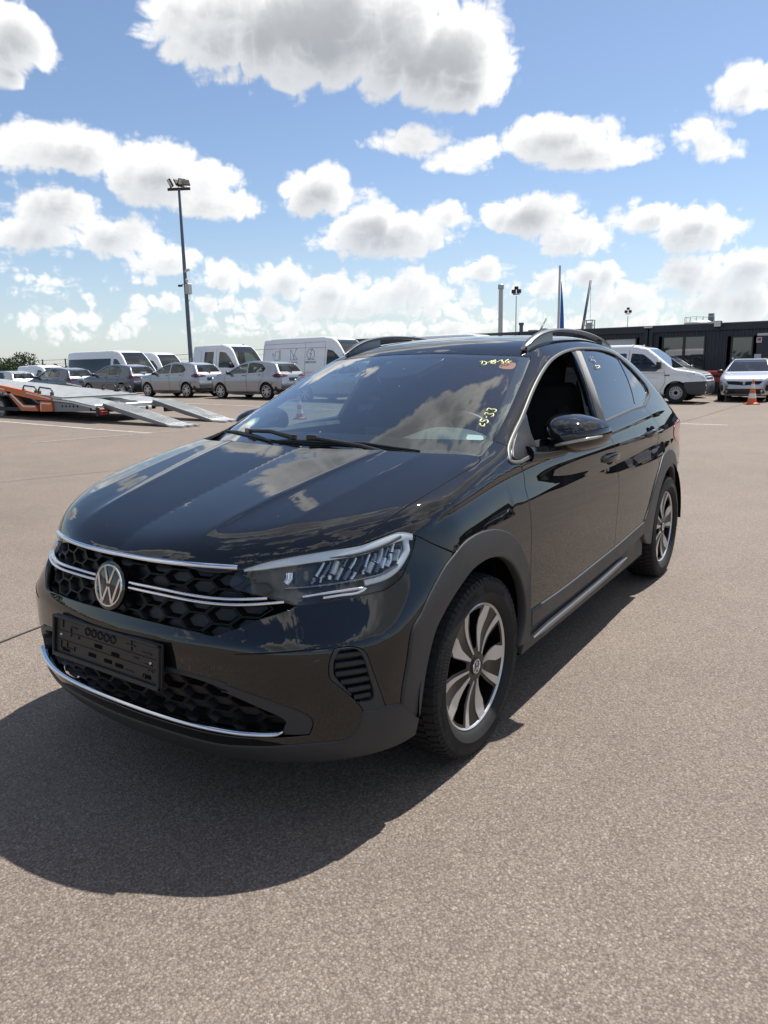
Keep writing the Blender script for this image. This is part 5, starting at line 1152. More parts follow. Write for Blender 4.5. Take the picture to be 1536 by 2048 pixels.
# ------------------------------------------------------------------ the yard: gently crowned asphalt
_zy = spl([-80, -50, -38, -32, -26, -20, -12, -6, -1, 8, 40], [-.12, -.12, -.05, .07, .15, .13, 0, -.10, -.165, -.17, -.17])
def zg(x, y):
    d = np.hypot(np.asarray(x, float)+.9, y); t = np.clip((d-5)/14, 0, 1); t = t*t*(3-2*t)
    return t*_zy(np.clip(y, -80, 40))*np.clip(1-(np.abs(np.asarray(x, float)+20)-25)/30, 0, 1)
def Z(x, y): return float(zg(x, y))
def asphalt():
    m = bpy.data.materials.new('worn asphalt'); m.use_nodes = True; nt, N, L, b = nodes(m); tc = N.new('ShaderNodeTexCoord'); P = tc.outputs['Object']
    def noise(s, d=3, r=.55):
        n = N.new('ShaderNodeTexNoise'); n.inputs['Scale'].default_value = s; n.inputs['Detail'].default_value = d; n.inputs['Roughness'].default_value = r; L.new(P, n.inputs['Vector']); return n.outputs['Fac']
    def mth(op, a, c=None, clamp=False):
        n = N.new('ShaderNodeMath'); n.operation = op; n.use_clamp = clamp
        for i, v in enumerate((a, c)):
            if v is None: continue
            if isinstance(v, (int, float)): n.inputs[i].default_value = v
            else: L.new(v, n.inputs[i])
        return n.outputs[0]
    v1 = N.new('ShaderNodeTexVoronoi'); v1.inputs['Scale'].default_value = 150; L.new(P, v1.inputs['Vector'])
    v2 = N.new('ShaderNodeTexVoronoi'); v2.inputs['Scale'].default_value = 320; L.new(P, v2.inputs['Vector'])
    def ramp(fac, stops):
        r = N.new('ShaderNodeValToRGB'); L.new(fac, r.inputs[0]); e = r.color_ramp.elements
        while len(e) < len(stops): e.new(.5)
        for k, (p, c) in enumerate(stops): e[k].position = p; e[k].color = (*c, 1)
        return r.outputs[0]
    w1 = N.new('ShaderNodeSeparateColor'); L.new(v1.outputs['Color'], w1.inputs[0])
    stone = ramp(w1.outputs[0], [(0, (.075, .062, .055)), (.25, (.135, .112, .097)), (.5, (.175, .148, .128)), (.72, (.165, .150, .138)), (.90, (.215, .188, .165)), (1, (.30, .27, .245))])
    w2 = N.new('ShaderNodeSeparateColor'); L.new(v2.outputs['Color'], w2.inputs[0])
    fine = ramp(w2.outputs[1], [(0, (.07, .06, .053)), (.6, (.15, .128, .112)), (1, (.27, .24, .21))])
    mx = N.new('ShaderNodeMix'); mx.data_type = 'RGBA'; mx.inputs['Factor'].default_value = .42; L.new(stone, mx.inputs['A']); L.new(fine, mx.inputs['B'])
    # dark binder between the stones
    gap = N.new('ShaderNodeMapRange'); gap.inputs['From Min'].default_value = .40; gap.inputs['From Max'].default_value = .72; gap.inputs['To Max'].default_value = .55; L.new(v1.outputs['Distance'], gap.inputs['Value'])
    m2 = N.new('ShaderNodeMix'); m2.data_type = 'RGBA'; L.new(gap.outputs[0], m2.inputs['Factor']); L.new(mx.outputs['Result'], m2.inputs['A']); m2.inputs['B'].default_value = (.062, .052, .046, 1)
    # broad wear: paler tracks, darker patches, a few oil spots
    big = noise(.22, 5, .6); mid = noise(1.7, 5, .6)
    var = mth('ADD', mth('MULTIPLY', mth('SUBTRACT', big, .5), .50), mth('MULTIPLY', mth('SUBTRACT', mid, .5), .32))
    sp = N.new('ShaderNodeTexVoronoi'); sp.inputs['Scale'].default_value = .62; L.new(P, sp.inputs['Vector']); spot = N.new('ShaderNodeMapRange'); spot.inputs['From Min'].default_value = .03; spot.inputs['From Max'].default_value = .10; spot.inputs['To Min'].default_value = -.35; spot.inputs['To Max'].default_value = 0
    L.new(mth('ADD', sp.outputs['Distance'], mth('MULTIPLY', mid, .07)), spot.inputs['Value'])
    k = mth('ADD', mth('ADD', var, 1.0), spot.outputs[0])
    m3 = N.new('ShaderNodeMix'); m3.data_type = 'RGBA'; m3.blend_type = 'MULTIPLY'; m3.inputs['Factor'].default_value = 1; L.new(m2.outputs['Result'], m3.inputs['A']); cc = N.new('ShaderNodeCombineColor'); [L.new(k, cc.inputs[i]) for i in range(3)]; L.new(cc.outputs[0], m3.inputs['B'])
    gain = N.new('ShaderNodeMix'); gain.data_type = 'RGBA'; gain.blend_type = 'MULTIPLY'; gain.inputs['Factor'].default_value = 1; L.new(m3.outputs['Result'], gain.inputs['A']); gain.inputs['B'].default_value = ASPHALT_GAIN
    L.new(gain.outputs['Result'], b.inputs['Base Color']); b.inputs['Roughness'].default_value = .82; b.inputs['Specular IOR Level'].default_value = .35
    h = mth('ADD', mth('MULTIPLY', mth('SUBTRACT', 1.0, v1.outputs['Distance']), .7), mth('MULTIPLY', mth('SUBTRACT', 1.0, v2.outputs['Distance']), .3)); h = mth('ADD', h, mth('MULTIPLY', w1.outputs[2], .35))
    bp = N.new('ShaderNodeBump'); bp.inputs['Strength'].default_value = .75; bp.inputs['Distance'].default_value = .0032; L.new(h, bp.inputs['Height']); L.new(bp.outputs[0], b.inputs['Normal'])
    return m
ASPHALT_GAIN = (1.24, 1.17, 1.11, 1)
M_ASPH = asphalt()
def grid_axis(lo, hi, fine_lo, fine_hi, fine, coarse):
    a = list(np.arange(lo, fine_lo, coarse))+list(np.arange(fine_lo, fine_hi, fine))+list(np.arange(fine_hi, hi+coarse, coarse)); return np.array(a)
gx = grid_axis(-120, 60, -50, 12, 1.0, 8.); gy = grid_axis(-120, 60, -60, 14, 1.0, 8.); XX, YY = np.meshgrid(gx, gy, indexing='ij'); ZZ = zg(XX, YY)
b = MB(); nx_, ny_ = len(gx), len(gy)
b.add(np.stack([XX, YY, ZZ], -1).reshape(-1, 3), [(i*ny_+j, (i+1)*ny_+j, (i+1)*ny_+j+1, i*ny_+j+1) for i in range(nx_-1) for j in range(ny_-1)])
tag(b.build('yard_ground', M_ASPH, None, True, fix=False), kind='structure')
# open land beyond the yard, a sheet out to the horizon, 12 cm lower and with the yard cut out of it
M_FIELD = vary(mat('dry field', (.105, .10, .055), .95, 0, .1), .03, .45, .0)
b = MB(); q = 2600; i0, i1 = gx[0], gx[-1]; j0, j1 = gy[0], gy[-1]
b.add([(-q, -q, -.02), (q, -q, -.02), (q, q, -.02), (-q, q, -.02), (i0, j0, -.02), (i1, j0, -.02), (i1, j1, -.02), (i0, j1, -.02)], [(0, 1, 5, 4), (1, 2, 6, 5), (2, 3, 7, 6), (3, 0, 4, 7)])
tag(b.build('field', M_FIELD, None, fix=False), kind='structure')
# painted bay lines and joints lie a few millimetres above the asphalt
M_PAINTW = mat('worn road paint', (.40, .385, .36), .75)
def worn(m, base, lo, hi, scale=7):
    nt, N, L, bs = nodes(m); tc = N.new('ShaderNodeTexCoord'); n = N.new('ShaderNodeTexNoise'); n.inputs['Scale'].default_value = scale; n.inputs['Detail'].default_value = 8; n.inputs['Roughness'].default_value = .75; L.new(tc.outputs['Object'], n.inputs['Vector'])
    r = N.new('ShaderNodeMapRange'); r.inputs['From Min'].default_value = lo; r.inputs['From Max'].default_value = hi; L.new(n.outputs['Fac'], r.inputs['Value']); mx = N.new('ShaderNodeMix'); mx.data_type = 'RGBA'; c = bs.inputs['Base Color'].default_value[:]; mx.inputs['A'].default_value = (*base, 1); mx.inputs['B'].default_value = c; L.new(r.outputs[0], mx.inputs['Factor']); L.new(mx.outputs['Result'], bs.inputs['Base Color'])
worn(M_PAINTW, (.19, .165, .145), .36, .56)
M_FAINT = mat('nearly worn-off road paint', (.30, .28, .26), .8); worn(M_FAINT, (.19, .165, .145), .42, .62)
M_SEAM = mat('bitumen joint', (.045, .040, .037), .8)
def ribbon(name, pts, w, m, h=.005):
    P_ = catmull(np.array([(x, y, 0) for x, y in pts]), .8)[:, :2]; t = np.gradient(P_, axis=0); t /= np.linalg.norm(t, axis=1, keepdims=True); s = np.stack([-t[:, 1], t[:, 0]], -1)*w/2; b = MB(); vs = []
    for p, q in zip(P_, s):
        for e in (p-q, p+q): vs.append((e[0], e[1], Z(*p)+h))
    b.add(vs, [(2*i, 2*i+2, 2*i+3, 2*i+1) for i in range(len(P_)-1)]); return tag(b.build(name, m, None, fix=False), kind='structure')
ribbon('bay_line', [(-15.87, -30), (-15.87, -1)], .13, M_PAINTW)
ribbon('bay_line', [(-8.0, -26), (-8.0, -14.5), (-8.07, -11.3)], .13, M_PAINTW)
ribbon('bay_line', [(-5.6, -11.75), (-8.8, -11.2), (-9.4, -11.1)], .12, M_FAINT)
ribbon('bay_line', [(-15.9, -12.5), (-11.6, -12.7)], .12, M_FAINT)
for pts in ([(-1.0, -7.7), (-2.5, -7.22), (-3.75, -6.84), (-7, -5.6)], [(2.0, -1.45), (.36, -1.70), (.19, -1.73), (-1.4, -1.95)], [(-12.5, -2.2), (-15.5, -2.12), (-30, -2.02)], [(-5, -13.3), (-9, -12.6)]): ribbon('joint', pts, .014, M_SEAM, .006)
# ------------------------------------------------------------------ other vehicles: a side profile, a width curve and cut-outs
M_TINT = glass('car glass', (.34, .40, .39), 1.5, .0, (1, 1, 1), 1.3); M_TINTD = glass('dark car glass', (.05, .055, .06), 1.5, .0, (1, 1, 1), 1.3)
M_SILV = paint('silver paint', (.33, .345, .37), .34, .75); M_DGREY = paint('slate grey paint', (.085, .10, .125), .34, .6); M_LSILV = paint('pale silver paint', (.40, .42, .45), .34, .7)
M_VAN = paint('white van paint', (.78, .785, .79), .35); M_ANTH = paint('anthracite paint', (.05, .056, .066), .32, .4); M_BLUESILV = paint('ice silver paint', (.43, .46, .50), .34, .6)
M_HEADL = mat('headlamp glass', (.55, .57, .60), .12, .4, .5, .8); M_ALLOY = mat('alloy wheel', (.50, .50, .51), .3, .9); M_STEELW = mat('silver wheel cover', (.36, .37, .38), .42, .7); M_LINE = mat('panel gap', (.012, .012, .012), .8)
M_PLATE = mat('white number plate', (.62, .62, .60), .4); M_PRINT = mat('grey print', (.17, .18, .19), .6); M_VANGREY = vary(mat('unpainted van plastic', (.052, .055, .060), .58, 0, .4), 6, .1, .05); M_REARL = mat('red rear lamp', (.075, .006, .008), .14, 0, .5, .8); M_ORL = mat('amber lens', (.55, .16, .02), .2, 0, .5, .5)
def poly_sd(P, x, z):
    q = np.stack([x.ravel(), z.ravel()], -1); d = np.full(len(q), 1e9); c = np.zeros(len(q), bool)
    for a, b in zip(P, np.roll(P, -1, 0)):
        v = b-a; w = q-a; t = np.clip((w@v)/max(v@v, 1e-12), 0, 1); r = w-t[:, None]*v; d = np.minimum(d, (r*r).sum(1))
        k = ((a[1] > q[:, 1]) != (b[1] > q[:, 1]))
        if b[1] != a[1]: c ^= k & (q[:, 0] < (b[0]-a[0])*(q[:, 1]-a[1])/(b[1]-a[1])+a[0])
    return (np.sqrt(d)*np.where(c, -1, 1)).reshape(x.shape)
class Body:
    def __init__(s, prof, Y, plan, k=.10, k0=.04):
        """prof: closed side outline (x, z) starting at the front bottom and running over the top; Y: (z, half width); plan: (x, loss of half width)"""
        s.ctrl = np.array(prof, float); c3 = np.array([(p[0], 0, p[1]) for p in prof]); s.P = catmull(c3, .07)[:, [0, 2]]; s.Y = spl(*zip(*Y)); s.pl = spl(*zip(*plan)); s.k = k
        s.h = .025; s.x0 = s.P[:, 0].min()-.8; s.z0 = s.P[:, 1].min()-.9; gx_ = np.arange(s.x0, s.P[:, 0].max()+.8, s.h); gz_ = np.arange(s.z0, s.P[:, 1].max()+.8, s.h); s.g = poly_sd(s.P, *np.meshgrid(gx_, gz_, indexing='ij'))
    def sd(s, x, z):
        u = (x-s.x0)/s.h; v = (z-s.z0)/s.h; i = np.clip(np.rint(u).astype(int), 1, s.g.shape[0]-2); j = np.clip(np.rint(v).astype(int), 1, s.g.shape[1]-2); a = np.clip(u-i, -2, 2); b = np.clip(v-j, -2, 2)
        wa = (.5*(.5-a)**2, .75-a*a, .5*(.5+a)**2); wb = (.5*(.5-b)**2, .75-b*b, .5*(.5+b)**2); r = 0
        for p in range(3):
            for q in range(3): r = r+wa[p]*wb[q]*s.g[i+p-1, j+q-1]
        return r
    def F(s, x, y, z): return smax(s.sd(x, z), np.abs(y)-(s.Y(z)-s.pl(x)), s.k)
    def edge(s, i0, i1):
        """the rounded edge between side and top, from control point i0 to i1"""
        a = np.argmin(((s.P-s.ctrl[i0])**2).sum(1)); b = np.argmin(((s.P-s.ctrl[i1])**2).sum(1)); q = s.P[a:b+1]; t = np.gradient(s.P, axis=0)[a:b+1]; t /= np.linalg.norm(t, axis=1, keepdims=True); n = np.stack([t[:, 1], -t[:, 0]], -1)
        if poly_sd(s.P, np.array([q[0, 0]+n[0, 0]*.02]), np.array([q[0, 1]+n[0, 1]*.02]))[0] < 0: n = -n
        Yv = s.Y(q[:, 1])-s.pl(q[:, 0]); base = np.stack([q[:, 0]-n[:, 0]*s.k*.55, Yv-s.k*.55, q[:, 1]-n[:, 1]*s.k*.55], -1); d = np.stack([n[:, 0], np.ones(len(q)), n[:, 1]], -1)/math.sqrt(2)
        p = hit(s.F, base+d*.5, -d, tmax=.9, n=60); bad = np.isnan(p[:, 0]); p[bad] = base[bad]+d[bad]*s.k*.3; return [tuple(v) for v in p]
def normal_of(s, i0, i1):
    a, b = s.ctrl[i0], s.ctrl[i1]; t = (b-a)/np.linalg.norm(b-a); n = np.array([t[1], -t[0]])
    mid = (a+b)/2
    if poly_sd(s.P, np.array([mid[0]+n[0]*.45]), np.array([mid[1]+n[1]*.45]))[0] < 0: n = -n
    return (n[0], 0, n[1])
def simple_wheel(Rt, w, rim_r, m_rim, style, parent=None):
    MY = Matrix.Rotation(R(-90), 4, 'X'); b = MB()
    b.lathe([(rim_r, -w*.4), (Rt*.93, -w*.5), (Rt, -w*.36), (Rt, w*.36), (Rt*.93, w*.5), (rim_r+.01, w*.47), (rim_r-.01, w*.36)], MY, 40); ty = b.build('wheel', M_RUBBER, parent, True, 40)
    b = MB(); b.lathe([(0, w*.16), (rim_r*.9, w*.12), (rim_r, w*.36)], MY, 32); b.build('rim_back', M_DARK, ty, True, 40)
    b = MB(); b.lathe([(rim_r*.90, w*.38), (rim_r*.93, w*.46), (rim_r*1.0, w*.46), (rim_r*1.01, w*.36)], MY, 40)
    if style == 'alloy':
        for k in range(5):
            a = 2*math.pi*k/5+.3
            for s in (-1, 1):
                p = Vector((rim_r*.18*math.cos(a+s*.35), rim_r*.18*math.sin(a+s*.35))); q = Vector((rim_r*.95*math.cos(a+s*.26), rim_r*.95*math.sin(a+s*.26))); d = (q-p).normalized(); e = Vector((-d.y, d.x))*rim_r*.075
                b.prism([p-e, q-e*.9, q+e*.9, p+e], MY @ Matrix.Translation((0, 0, w*.34)), w*.10)
            p = Vector((rim_r*.55*math.cos(a-.25), rim_r*.55*math.sin(a-.25))); q = Vector((rim_r*.55*math.cos(a+.25), rim_r*.55*math.sin(a+.25))); e = (q-p).normalized(); e = Vector((-e.y, e.x))*rim_r*.06; b.prism([p-e, q-e, q+e, p+e], MY @ Matrix.Translation((0, 0, w*.34)), w*.09)
        b.lathe([(0, w*.45), (rim_r*.22, w*.44), (rim_r*.24, w*.30)], MY, 20)
    else:      # pressed cover with small slots round a dark hub
        n = 16
        for k in range(n):
            a0, a1 = 2*math.pi*(k+.2)/n, 2*math.pi*(k+.8)/n
            b.prism([(rim_r*.56*math.cos(a0), rim_r*.56*math.sin(a0)), (rim_r*.92*math.cos(a0), rim_r*.92*math.sin(a0)), (rim_r*.92*math.cos(a1), rim_r*.92*math.sin(a1)), (rim_r*.56*math.cos(a1), rim_r*.56*math.sin(a1))], MY @ Matrix.Translation((0, 0, w*.36)), w*.05)
        b.lathe([(rim_r*.30, w*.40), (rim_r*.56, w*.41), (rim_r*.60, w*.34)], MY, 32)
    b.build('rim', m_rim, ty, True, 40); return ty
def soft_poly(P, r=.05, ds=.05):
    """polygon with straight sides and small round corners, as dense points (closed)"""
    P = [np.array(p, float) for p in P]; n = len(P); out = []
    for i in range(n):
        a, b, c = P[i-1], P[i], P[(i+1) % n]; u = a-b; v = c-b; lu, lv = np.linalg.norm(u), np.linalg.norm(v); k = min(r, lu*.4, lv*.4); p, q = b+u/lu*k, b+v/lv*k
        if out: d = p-out[-1]; m_ = max(1, int(np.linalg.norm(d)/ds)); out += [out[-1]+d*s/m_ for s in range(1, m_)]
        out += [p, (p+2*b+q)/4, q]
    d = out[0]-out[-1]; m_ = max(1, int(np.linalg.norm(d)/ds)); out += [out[-1]+d*s/m_ for s in range(1, m_)]
    return [tuple(p) for p in out]+[tuple(out[0])]
def offset_poly(P, d):
    """inset a closed (x, z) polygon by d"""
    P = np.asarray(P, float); n = len(P); A = .5*np.sum(P[:, 0]*np.roll(P[:, 1], -1)-np.roll(P[:, 0], -1)*P[:, 1]); s = 1 if A > 0 else -1; out = []
    for i in range(n):
        a, b, c = P[i-1], P[i], P[(i+1) % n]; u = (b-a)/max(np.linalg.norm(b-a), 1e-9); v = (c-b)/max(np.linalg.norm(c-b), 1e-9); nn = np.array([-u[1]-v[1], u[0]+v[0]]); nn /= max(np.linalg.norm(nn), 1e-9); out.append(b+nn*s*d)
    return np.array(out)
def vehicle(name, label, cat, group, spec):
    root = empty(name, (0, 0, 0), 0, label, cat, group); B = Body(spec['prof'], spec['Y'], spec['plan'], spec.get('k', .10)); F = B.F; paint_m = spec['paint']; last = len(B.ctrl)-1
    top = B.edge(0, last); zs = spec['sill']; arches = []
    def s3(P): return [(p[0], .9, p[1]) for p in P]
    # side: edge curve over the top, then the sill with the wheel openings
    bot = [(top[-1][0], zs)]
    for xw in sorted(spec['axles']):
        r = spec['arch']; zc_ = spec['Rt']; a0 = math.asin(max(-1, min(1, (zs-zc_)/r))); bot += [(xw+r*math.cos(a), zc_+r*math.sin(a)) for a in np.linspace(math.pi-a0, a0, 16)]
    bot += [(top[0][0], zs)]
    low = [top[-1]]+s3(bot)+[top[0]]; wins = spec['windows']
    holes = [[s3(soft_poly(w[0]))] for w in wins]
    ms = [panel_mesh('body', F, [top, low], (0, 1, 0), paint_m, holes=holes, ds=.05, grid=.09, inset=0, lip=.03, reach=1.3)]
    ms.append(mirror_mesh(ms[0]))
    for seg in spec['strips']:
        i0, i1, kind = seg[:3]; e = B.edge(i0, i1); n = normal_of(B, i0, i1); inset = [e, [e[-1], (e[-1][0], -e[-1][1], e[-1][2])], mir(e), [(e[0][0], -e[0][1], e[0][2]), e[0]]]
        if kind == 'paint': ms.append(panel_mesh('body', F, inset, n, paint_m, ds=.06, grid=.10, inset=0, lip=0, reach=.6))
        else:
            f = seg[3] if len(seg) > 3 else .06; E = np.array(e); k = len(E); t = np.linspace(0, 1, k); a0 = .06; c = E.copy(); c[:, 1] = np.maximum(c[:, 1]-f, .05); mid = [tuple(c[int(round(q*(k-1)))]) for q in np.linspace(a0, 1-a0, 6)]; hole = [mid, [mid[-1], (mid[-1][0], -mid[-1][1], mid[-1][2])], mir(mid), [(mid[0][0], -mid[0][1], mid[0][2]), mid[0]]]
            ms.append(panel_mesh('body', F, inset, n, paint_m, holes=[hole], ds=.06, grid=.10, inset=0, lip=.015, reach=.6))
            gm_ = panel_mesh(kind, F, hole, n, seg[4] if len(seg) > 4 else M_TINT, ds=.08, grid=.14, inset=0, lip=0, reach=.6, off=-.004); link(kind, gm_, None, root)
    link('body', join_meshes('body', ms), None, root)
    for w in wins:
        P_ = w[0]; m_ = w[1]; g_ = panel_mesh('side_window', F, [s3(soft_poly(P_))], (0, 1, 0), m_, ds=.06, grid=.16, inset=0, lip=0, reach=1.3, off=-.012)
        for me in ((g_, mirror_mesh(g_)) if len(w) < 3 else ((g_,) if w[2] > 0 else (mirror_mesh(g_),))): link('side_window', me, None, root)
        fr_ = panel_mesh('window_frame', F, [s3(soft_poly(P_))], (0, 1, 0), M_LINE, holes=[[s3(soft_poly(offset_poly(P_, .022)))]], ds=.06, grid=.2, inset=0, lip=0, reach=1.3, off=-.008)
        for me in (fr_, mirror_mesh(fr_)): link('window_frame', me, None, root)
    def plate_on(nm, P_, m_, n=(0, 1, 0), off=.004, lip=.01, both_=True, reach=1.3, parent=root, grid=.12):
        me = panel_mesh(nm, F, [soft_poly(P_, .03)], n, m_, ds=.05, grid=grid, inset=0, lip=lip, reach=reach, off=off); o = link(nm, me, None, parent)
        if both_: link(nm, mirror_mesh(me), None, parent)
        return o
    for nm, P_, m_, n, off in spec.get('patches', ()): plate_on(nm, P_, m_, n, off, both_=True)
    for nm, P_, m_, n, off in spec.get('centre', ()): plate_on(nm, P_, m_, n, off, both_=False)
    b = MB(); any_ = False
    for P_ in spec.get('gaps', ()):
        c = onto(F, np.array(catmull(np.array(s3(P_)), .12)), (0, 1, 0), 1.3)
        for s in (1, -1): b.tube([(p[0], s*(p[1]+.0005), p[2]) for p in c], spec.get('gapw', .006), 4)
        any_ = True
    if any_: b.build('panel_gap', M_LINE, root)
    for nm, P_, r_, m_ in spec.get('tubes', ()):
        c = onto(F, np.array(catmull(np.array(s3(P_)), .1)), (0, 1, 0), 1.3)
        for s in (1, -1): b = MB(); b.tube([(p[0], s*(p[1]+r_*.4), p[2]) for p in c], r_, 6); b.build(nm, m_, root, True)
    xm, zm, sz = spec['mirror']; ym = float(B.Y(zm)-B.pl(xm))
    for s in (1, -1): b = MB(); b.box((xm, s*(ym+sz[1]*.5+.03), zm+.02), sz, bev=.04); b.box((xm, s*(ym+.02), zm-.02), (.06, .10, .05)); b.build('door_mirror', spec.get('mirror_m', M_PLASTB), root, True, 60)
    w = simple_wheel(spec['Rt'], spec['Wt'], spec['rim'], spec.get('rim_m', M_ALLOY), spec.get('rim_style', 'alloy'), root); tr = spec['track']
    for k, (x, s) in enumerate([(x, s) for x in spec['axles'] for s in (1, -1)]):
        q = w if k == 0 else copy_tree(w, root); q.location = (x, s*tr, spec['Rt']); q.rotation_euler = (Matrix.Rotation(0 if s > 0 else math.pi, 3, 'Z') @ Matrix.Rotation(k*.7, 3, 'Y')).to_euler()
    b = MB()
    x0, x1 = min(spec['axles']), max(spec['axles'])
    b.box(((x0+x1)/2, 0, zs+.02), (x1-x0+1.0, tr*1.5, .12)); 
    for x in spec['axles']:
        for s in (1, -1):
            vs = []; n = 12
            for i in range(n+1):
                a = math.pi*i/n
                for y in (tr*.55, tr*1.10): vs.append((x+spec['arch']*1.01*math.cos(a), s*y, spec['Rt']+spec['arch']*1.01*math.sin(a)))
            b.add(vs, [(2*i, 2*i+1, 2*i+3, 2*i+2) for i in range(n)])
    b.build('underbody', M_DARK, root)
    if spec.get('seats'):
        b = MB(); zf = spec['floor']
        for x, ys in spec['seats']:
            for y in ys: cushion(b, (x-.18, y, zf+.48), (.16, .46, .70), .05, R(-14)); cushion(b, (x-.29, y, zf+.90), (.10, .26, .17), .04, R(-10)); cushion(b, (x+.05, y, zf+.18), (.5, .46, .16), .04)
        b.build('seats', M_SEAT, root); b = MB(); b.box((spec['dash'], 0, zf+.42), (.30, tr*1.7, .30), bev=.06); b.build('dashboard', M_DASH, root)
    return root

# ------------------------------------------------------------------ hatchback (x = 0 midway between the axles)
HATCH = dict(prof=[(1.98, .20), (2.09, .30), (2.115, .50), (2.09, .68), (2.00, .80), (1.75, .90), (1.08, 1.02), (.98, 1.055), (.30, 1.385), (-.05, 1.47), (-.45, 1.495), (-.95, 1.47), (-1.50, 1.385), (-1.60, 1.35), (-1.86, 1.02), (-1.93, .94), (-1.985, .70), (-1.99, .45), (-1.93, .24)],
    Y=[(.15, .80), (.25, .84), (.45, .875), (.65, .895), (.82, .885), (.90, .86), (.97, .825), (1.2, .715), (1.45, .59), (1.55, .54)], plan=[(-2.1, .20), (-1.85, .075), (-1.5, .02), (-1, 0), (0, 0), (1, .01), (1.5, .045), (1.85, .14), (2.15, .32)],
    sill=.25, axles=(1.285, -1.285), Rt=.315, Wt=.205, rim=.232, arch=.365, track=.775, paint=M_SILV, k=.11,
    windows=[([(.93, 1.00), (.42, 1.27), (.14, 1.365), (-.14, 1.40), (-.19, 1.02)], M_TINT), ([(-.25, 1.02), (-.20, 1.405), (-.55, 1.415), (-.93, 1.37), (-1.18, 1.18), (-1.10, 1.06)], M_TINT)],
    strips=[(0, 4, 'paint'), (4, 6, 'paint'), (6, 9, 'windscreen', .055, M_TINT), (9, 12, 'paint'), (12, 14, 'rear_window', .075, M_TINT), (14, 18, 'paint')],
    gaps=[[(.98, .98), (1.0, .7), (.92, .38), (.80, .27)], [(-.22, 1.0), (-.24, .7), (-.25, .28)], [(-1.12, 1.02), (-1.10, .85), (-.93, .62), (-.90, .35), (-.88, .28)], [(.80, .275), (-.88, .275)]],
    patches=[('tail_lamp', [(-1.70, .95, .955), (-1.78, .80, 1.00), (-1.97, .58, .975), (-2.0, .36, .93), (-2.0, .38, .89), (-1.96, .62, .85), (-1.86, .78, .83), (-1.74, .90, .88)], M_REARL, (-.72, .66, .2), .006),
             ('headlamp', [(1.72, .82, .80), (1.86, .66, .83), (2.02, .44, .76), (2.04, .44, .70), (1.95, .62, .68), (1.80, .80, .70)], M_HEADL, (.72, .66, .2), .006),
             ('lower_trim', [(-1.72, .80, .52), (-1.80, .78, .42), (-1.90, .60, .36), (-2.0, .40, .40), (-2.02, .0, .40), (-2.02, .0, .26), (-1.93, .55, .25), (-1.70, .78, .27), (-1.64, .84, .36)], M_PLASTB, (-.75, .62, .05), .010)],
    centre=[('number_plate', [(-1.96, -.27, .83), (-1.96, .27, .83), (-1.97, .27, .70), (-1.97, -.27, .70)], M_PLASTB, (-1, 0, .2), .006), ('front_grille', [(2.1, -.58, .58), (2.1, .58, .58), (2.1, .62, .36), (2.1, -.62, .36)], M_GRILLE, (1, 0, 0), .004), ('number_plate', [(2.1, -.26, .50), (2.1, .26, .50), (2.1, .26, .39), (2.1, -.26, .39)], M_PLASTB, (1, 0, 0), .02)],
    tubes=[('door_handle', [(.00, .93), (-.17, .935)], .016, M_SATIN), ('door_handle', [(-.86, .95), (-1.02, .955)], .016, M_SATIN), ('body_crease', [(-1.55, .52), (-1.62, .66)], .010, M_LINE)],
    mirror=(.72, 1.02, (.10, .20, .14)), seats=[(.25, (-.36, .36)), (-.62, (-.36, .36))], floor=.30, dash=.78)
def rear_wiper(parent, x0, z0):
    b = MB(); b.tube([(x0, 0, z0), (x0+.05, .16, z0+.05), (x0+.06, .36, z0+.055)], .012, 6); b.lathe([(0, .03), (.03, .02), (.03, 0)], Matrix.Translation((x0, 0, z0-.01)), 10); b.build('rear_wiper', M_PLASTB, parent)
hatch_group = 'hatchbacks parked nose to tail along the bay line'
h0 = vehicle('hatchback', 'silver hatchback parked before the icon van, its tail beside the black car\'s pillar', 'car', hatch_group, HATCH); rear_wiper(h0, -1.87, 1.045)
HY = -19.85
def park(o, x, y, head): o.location = (x, y, Z(x, y)); o.rotation_euler = (0, 0, head); return o
park(h0, HY, -18.15-1.285, R(-90))
def recolour(o, a, b_):
    for ch in [o]+list(o.children_recursive):
        if ch.type == 'MESH' and any(s.material == a for s in ch.material_slots):
            k = 'swap '+ch.data.name+b_.name
            me = bpy.data.meshes.get(k)
            if me is None: me = ch.data.copy(); me.name = k
            for i, m_ in enumerate(me.materials):
                if m_ == a: me.materials[i] = b_
            nn = NORMALS.get(ch.data.name)
            if nn is not None: me.normals_split_custom_set_from_vertices(nn.tolist())
            ch.data = me
for y, mt, lb in ((-22.8, None, 'silver hatchback parked behind the trailer, in front of the white double-cab pickup'), (-27.2, M_DGREY, 'slate grey hatchback parked in front of the white minibus, its tail behind the trailer deck'), (-32.1, M_DGREY, 'slate grey hatchback second from the left end of the row, left of the minibus'),
                  (-37.3, M_LSILV, 'pale silver hatchback cut off by the left edge of the photo'), (-13.6, None, 'silver hatchback seen through the windscreen and passenger window of the black car'), (-8.8, None, 'silver hatchback hidden behind the black car, glimpsed through its cabin')):
    c = copy_tree(h0); park(c, HY, y-1.285, R(-90)); c['label'] = lb
    if mt: recolour(c, M_SILV, mt)

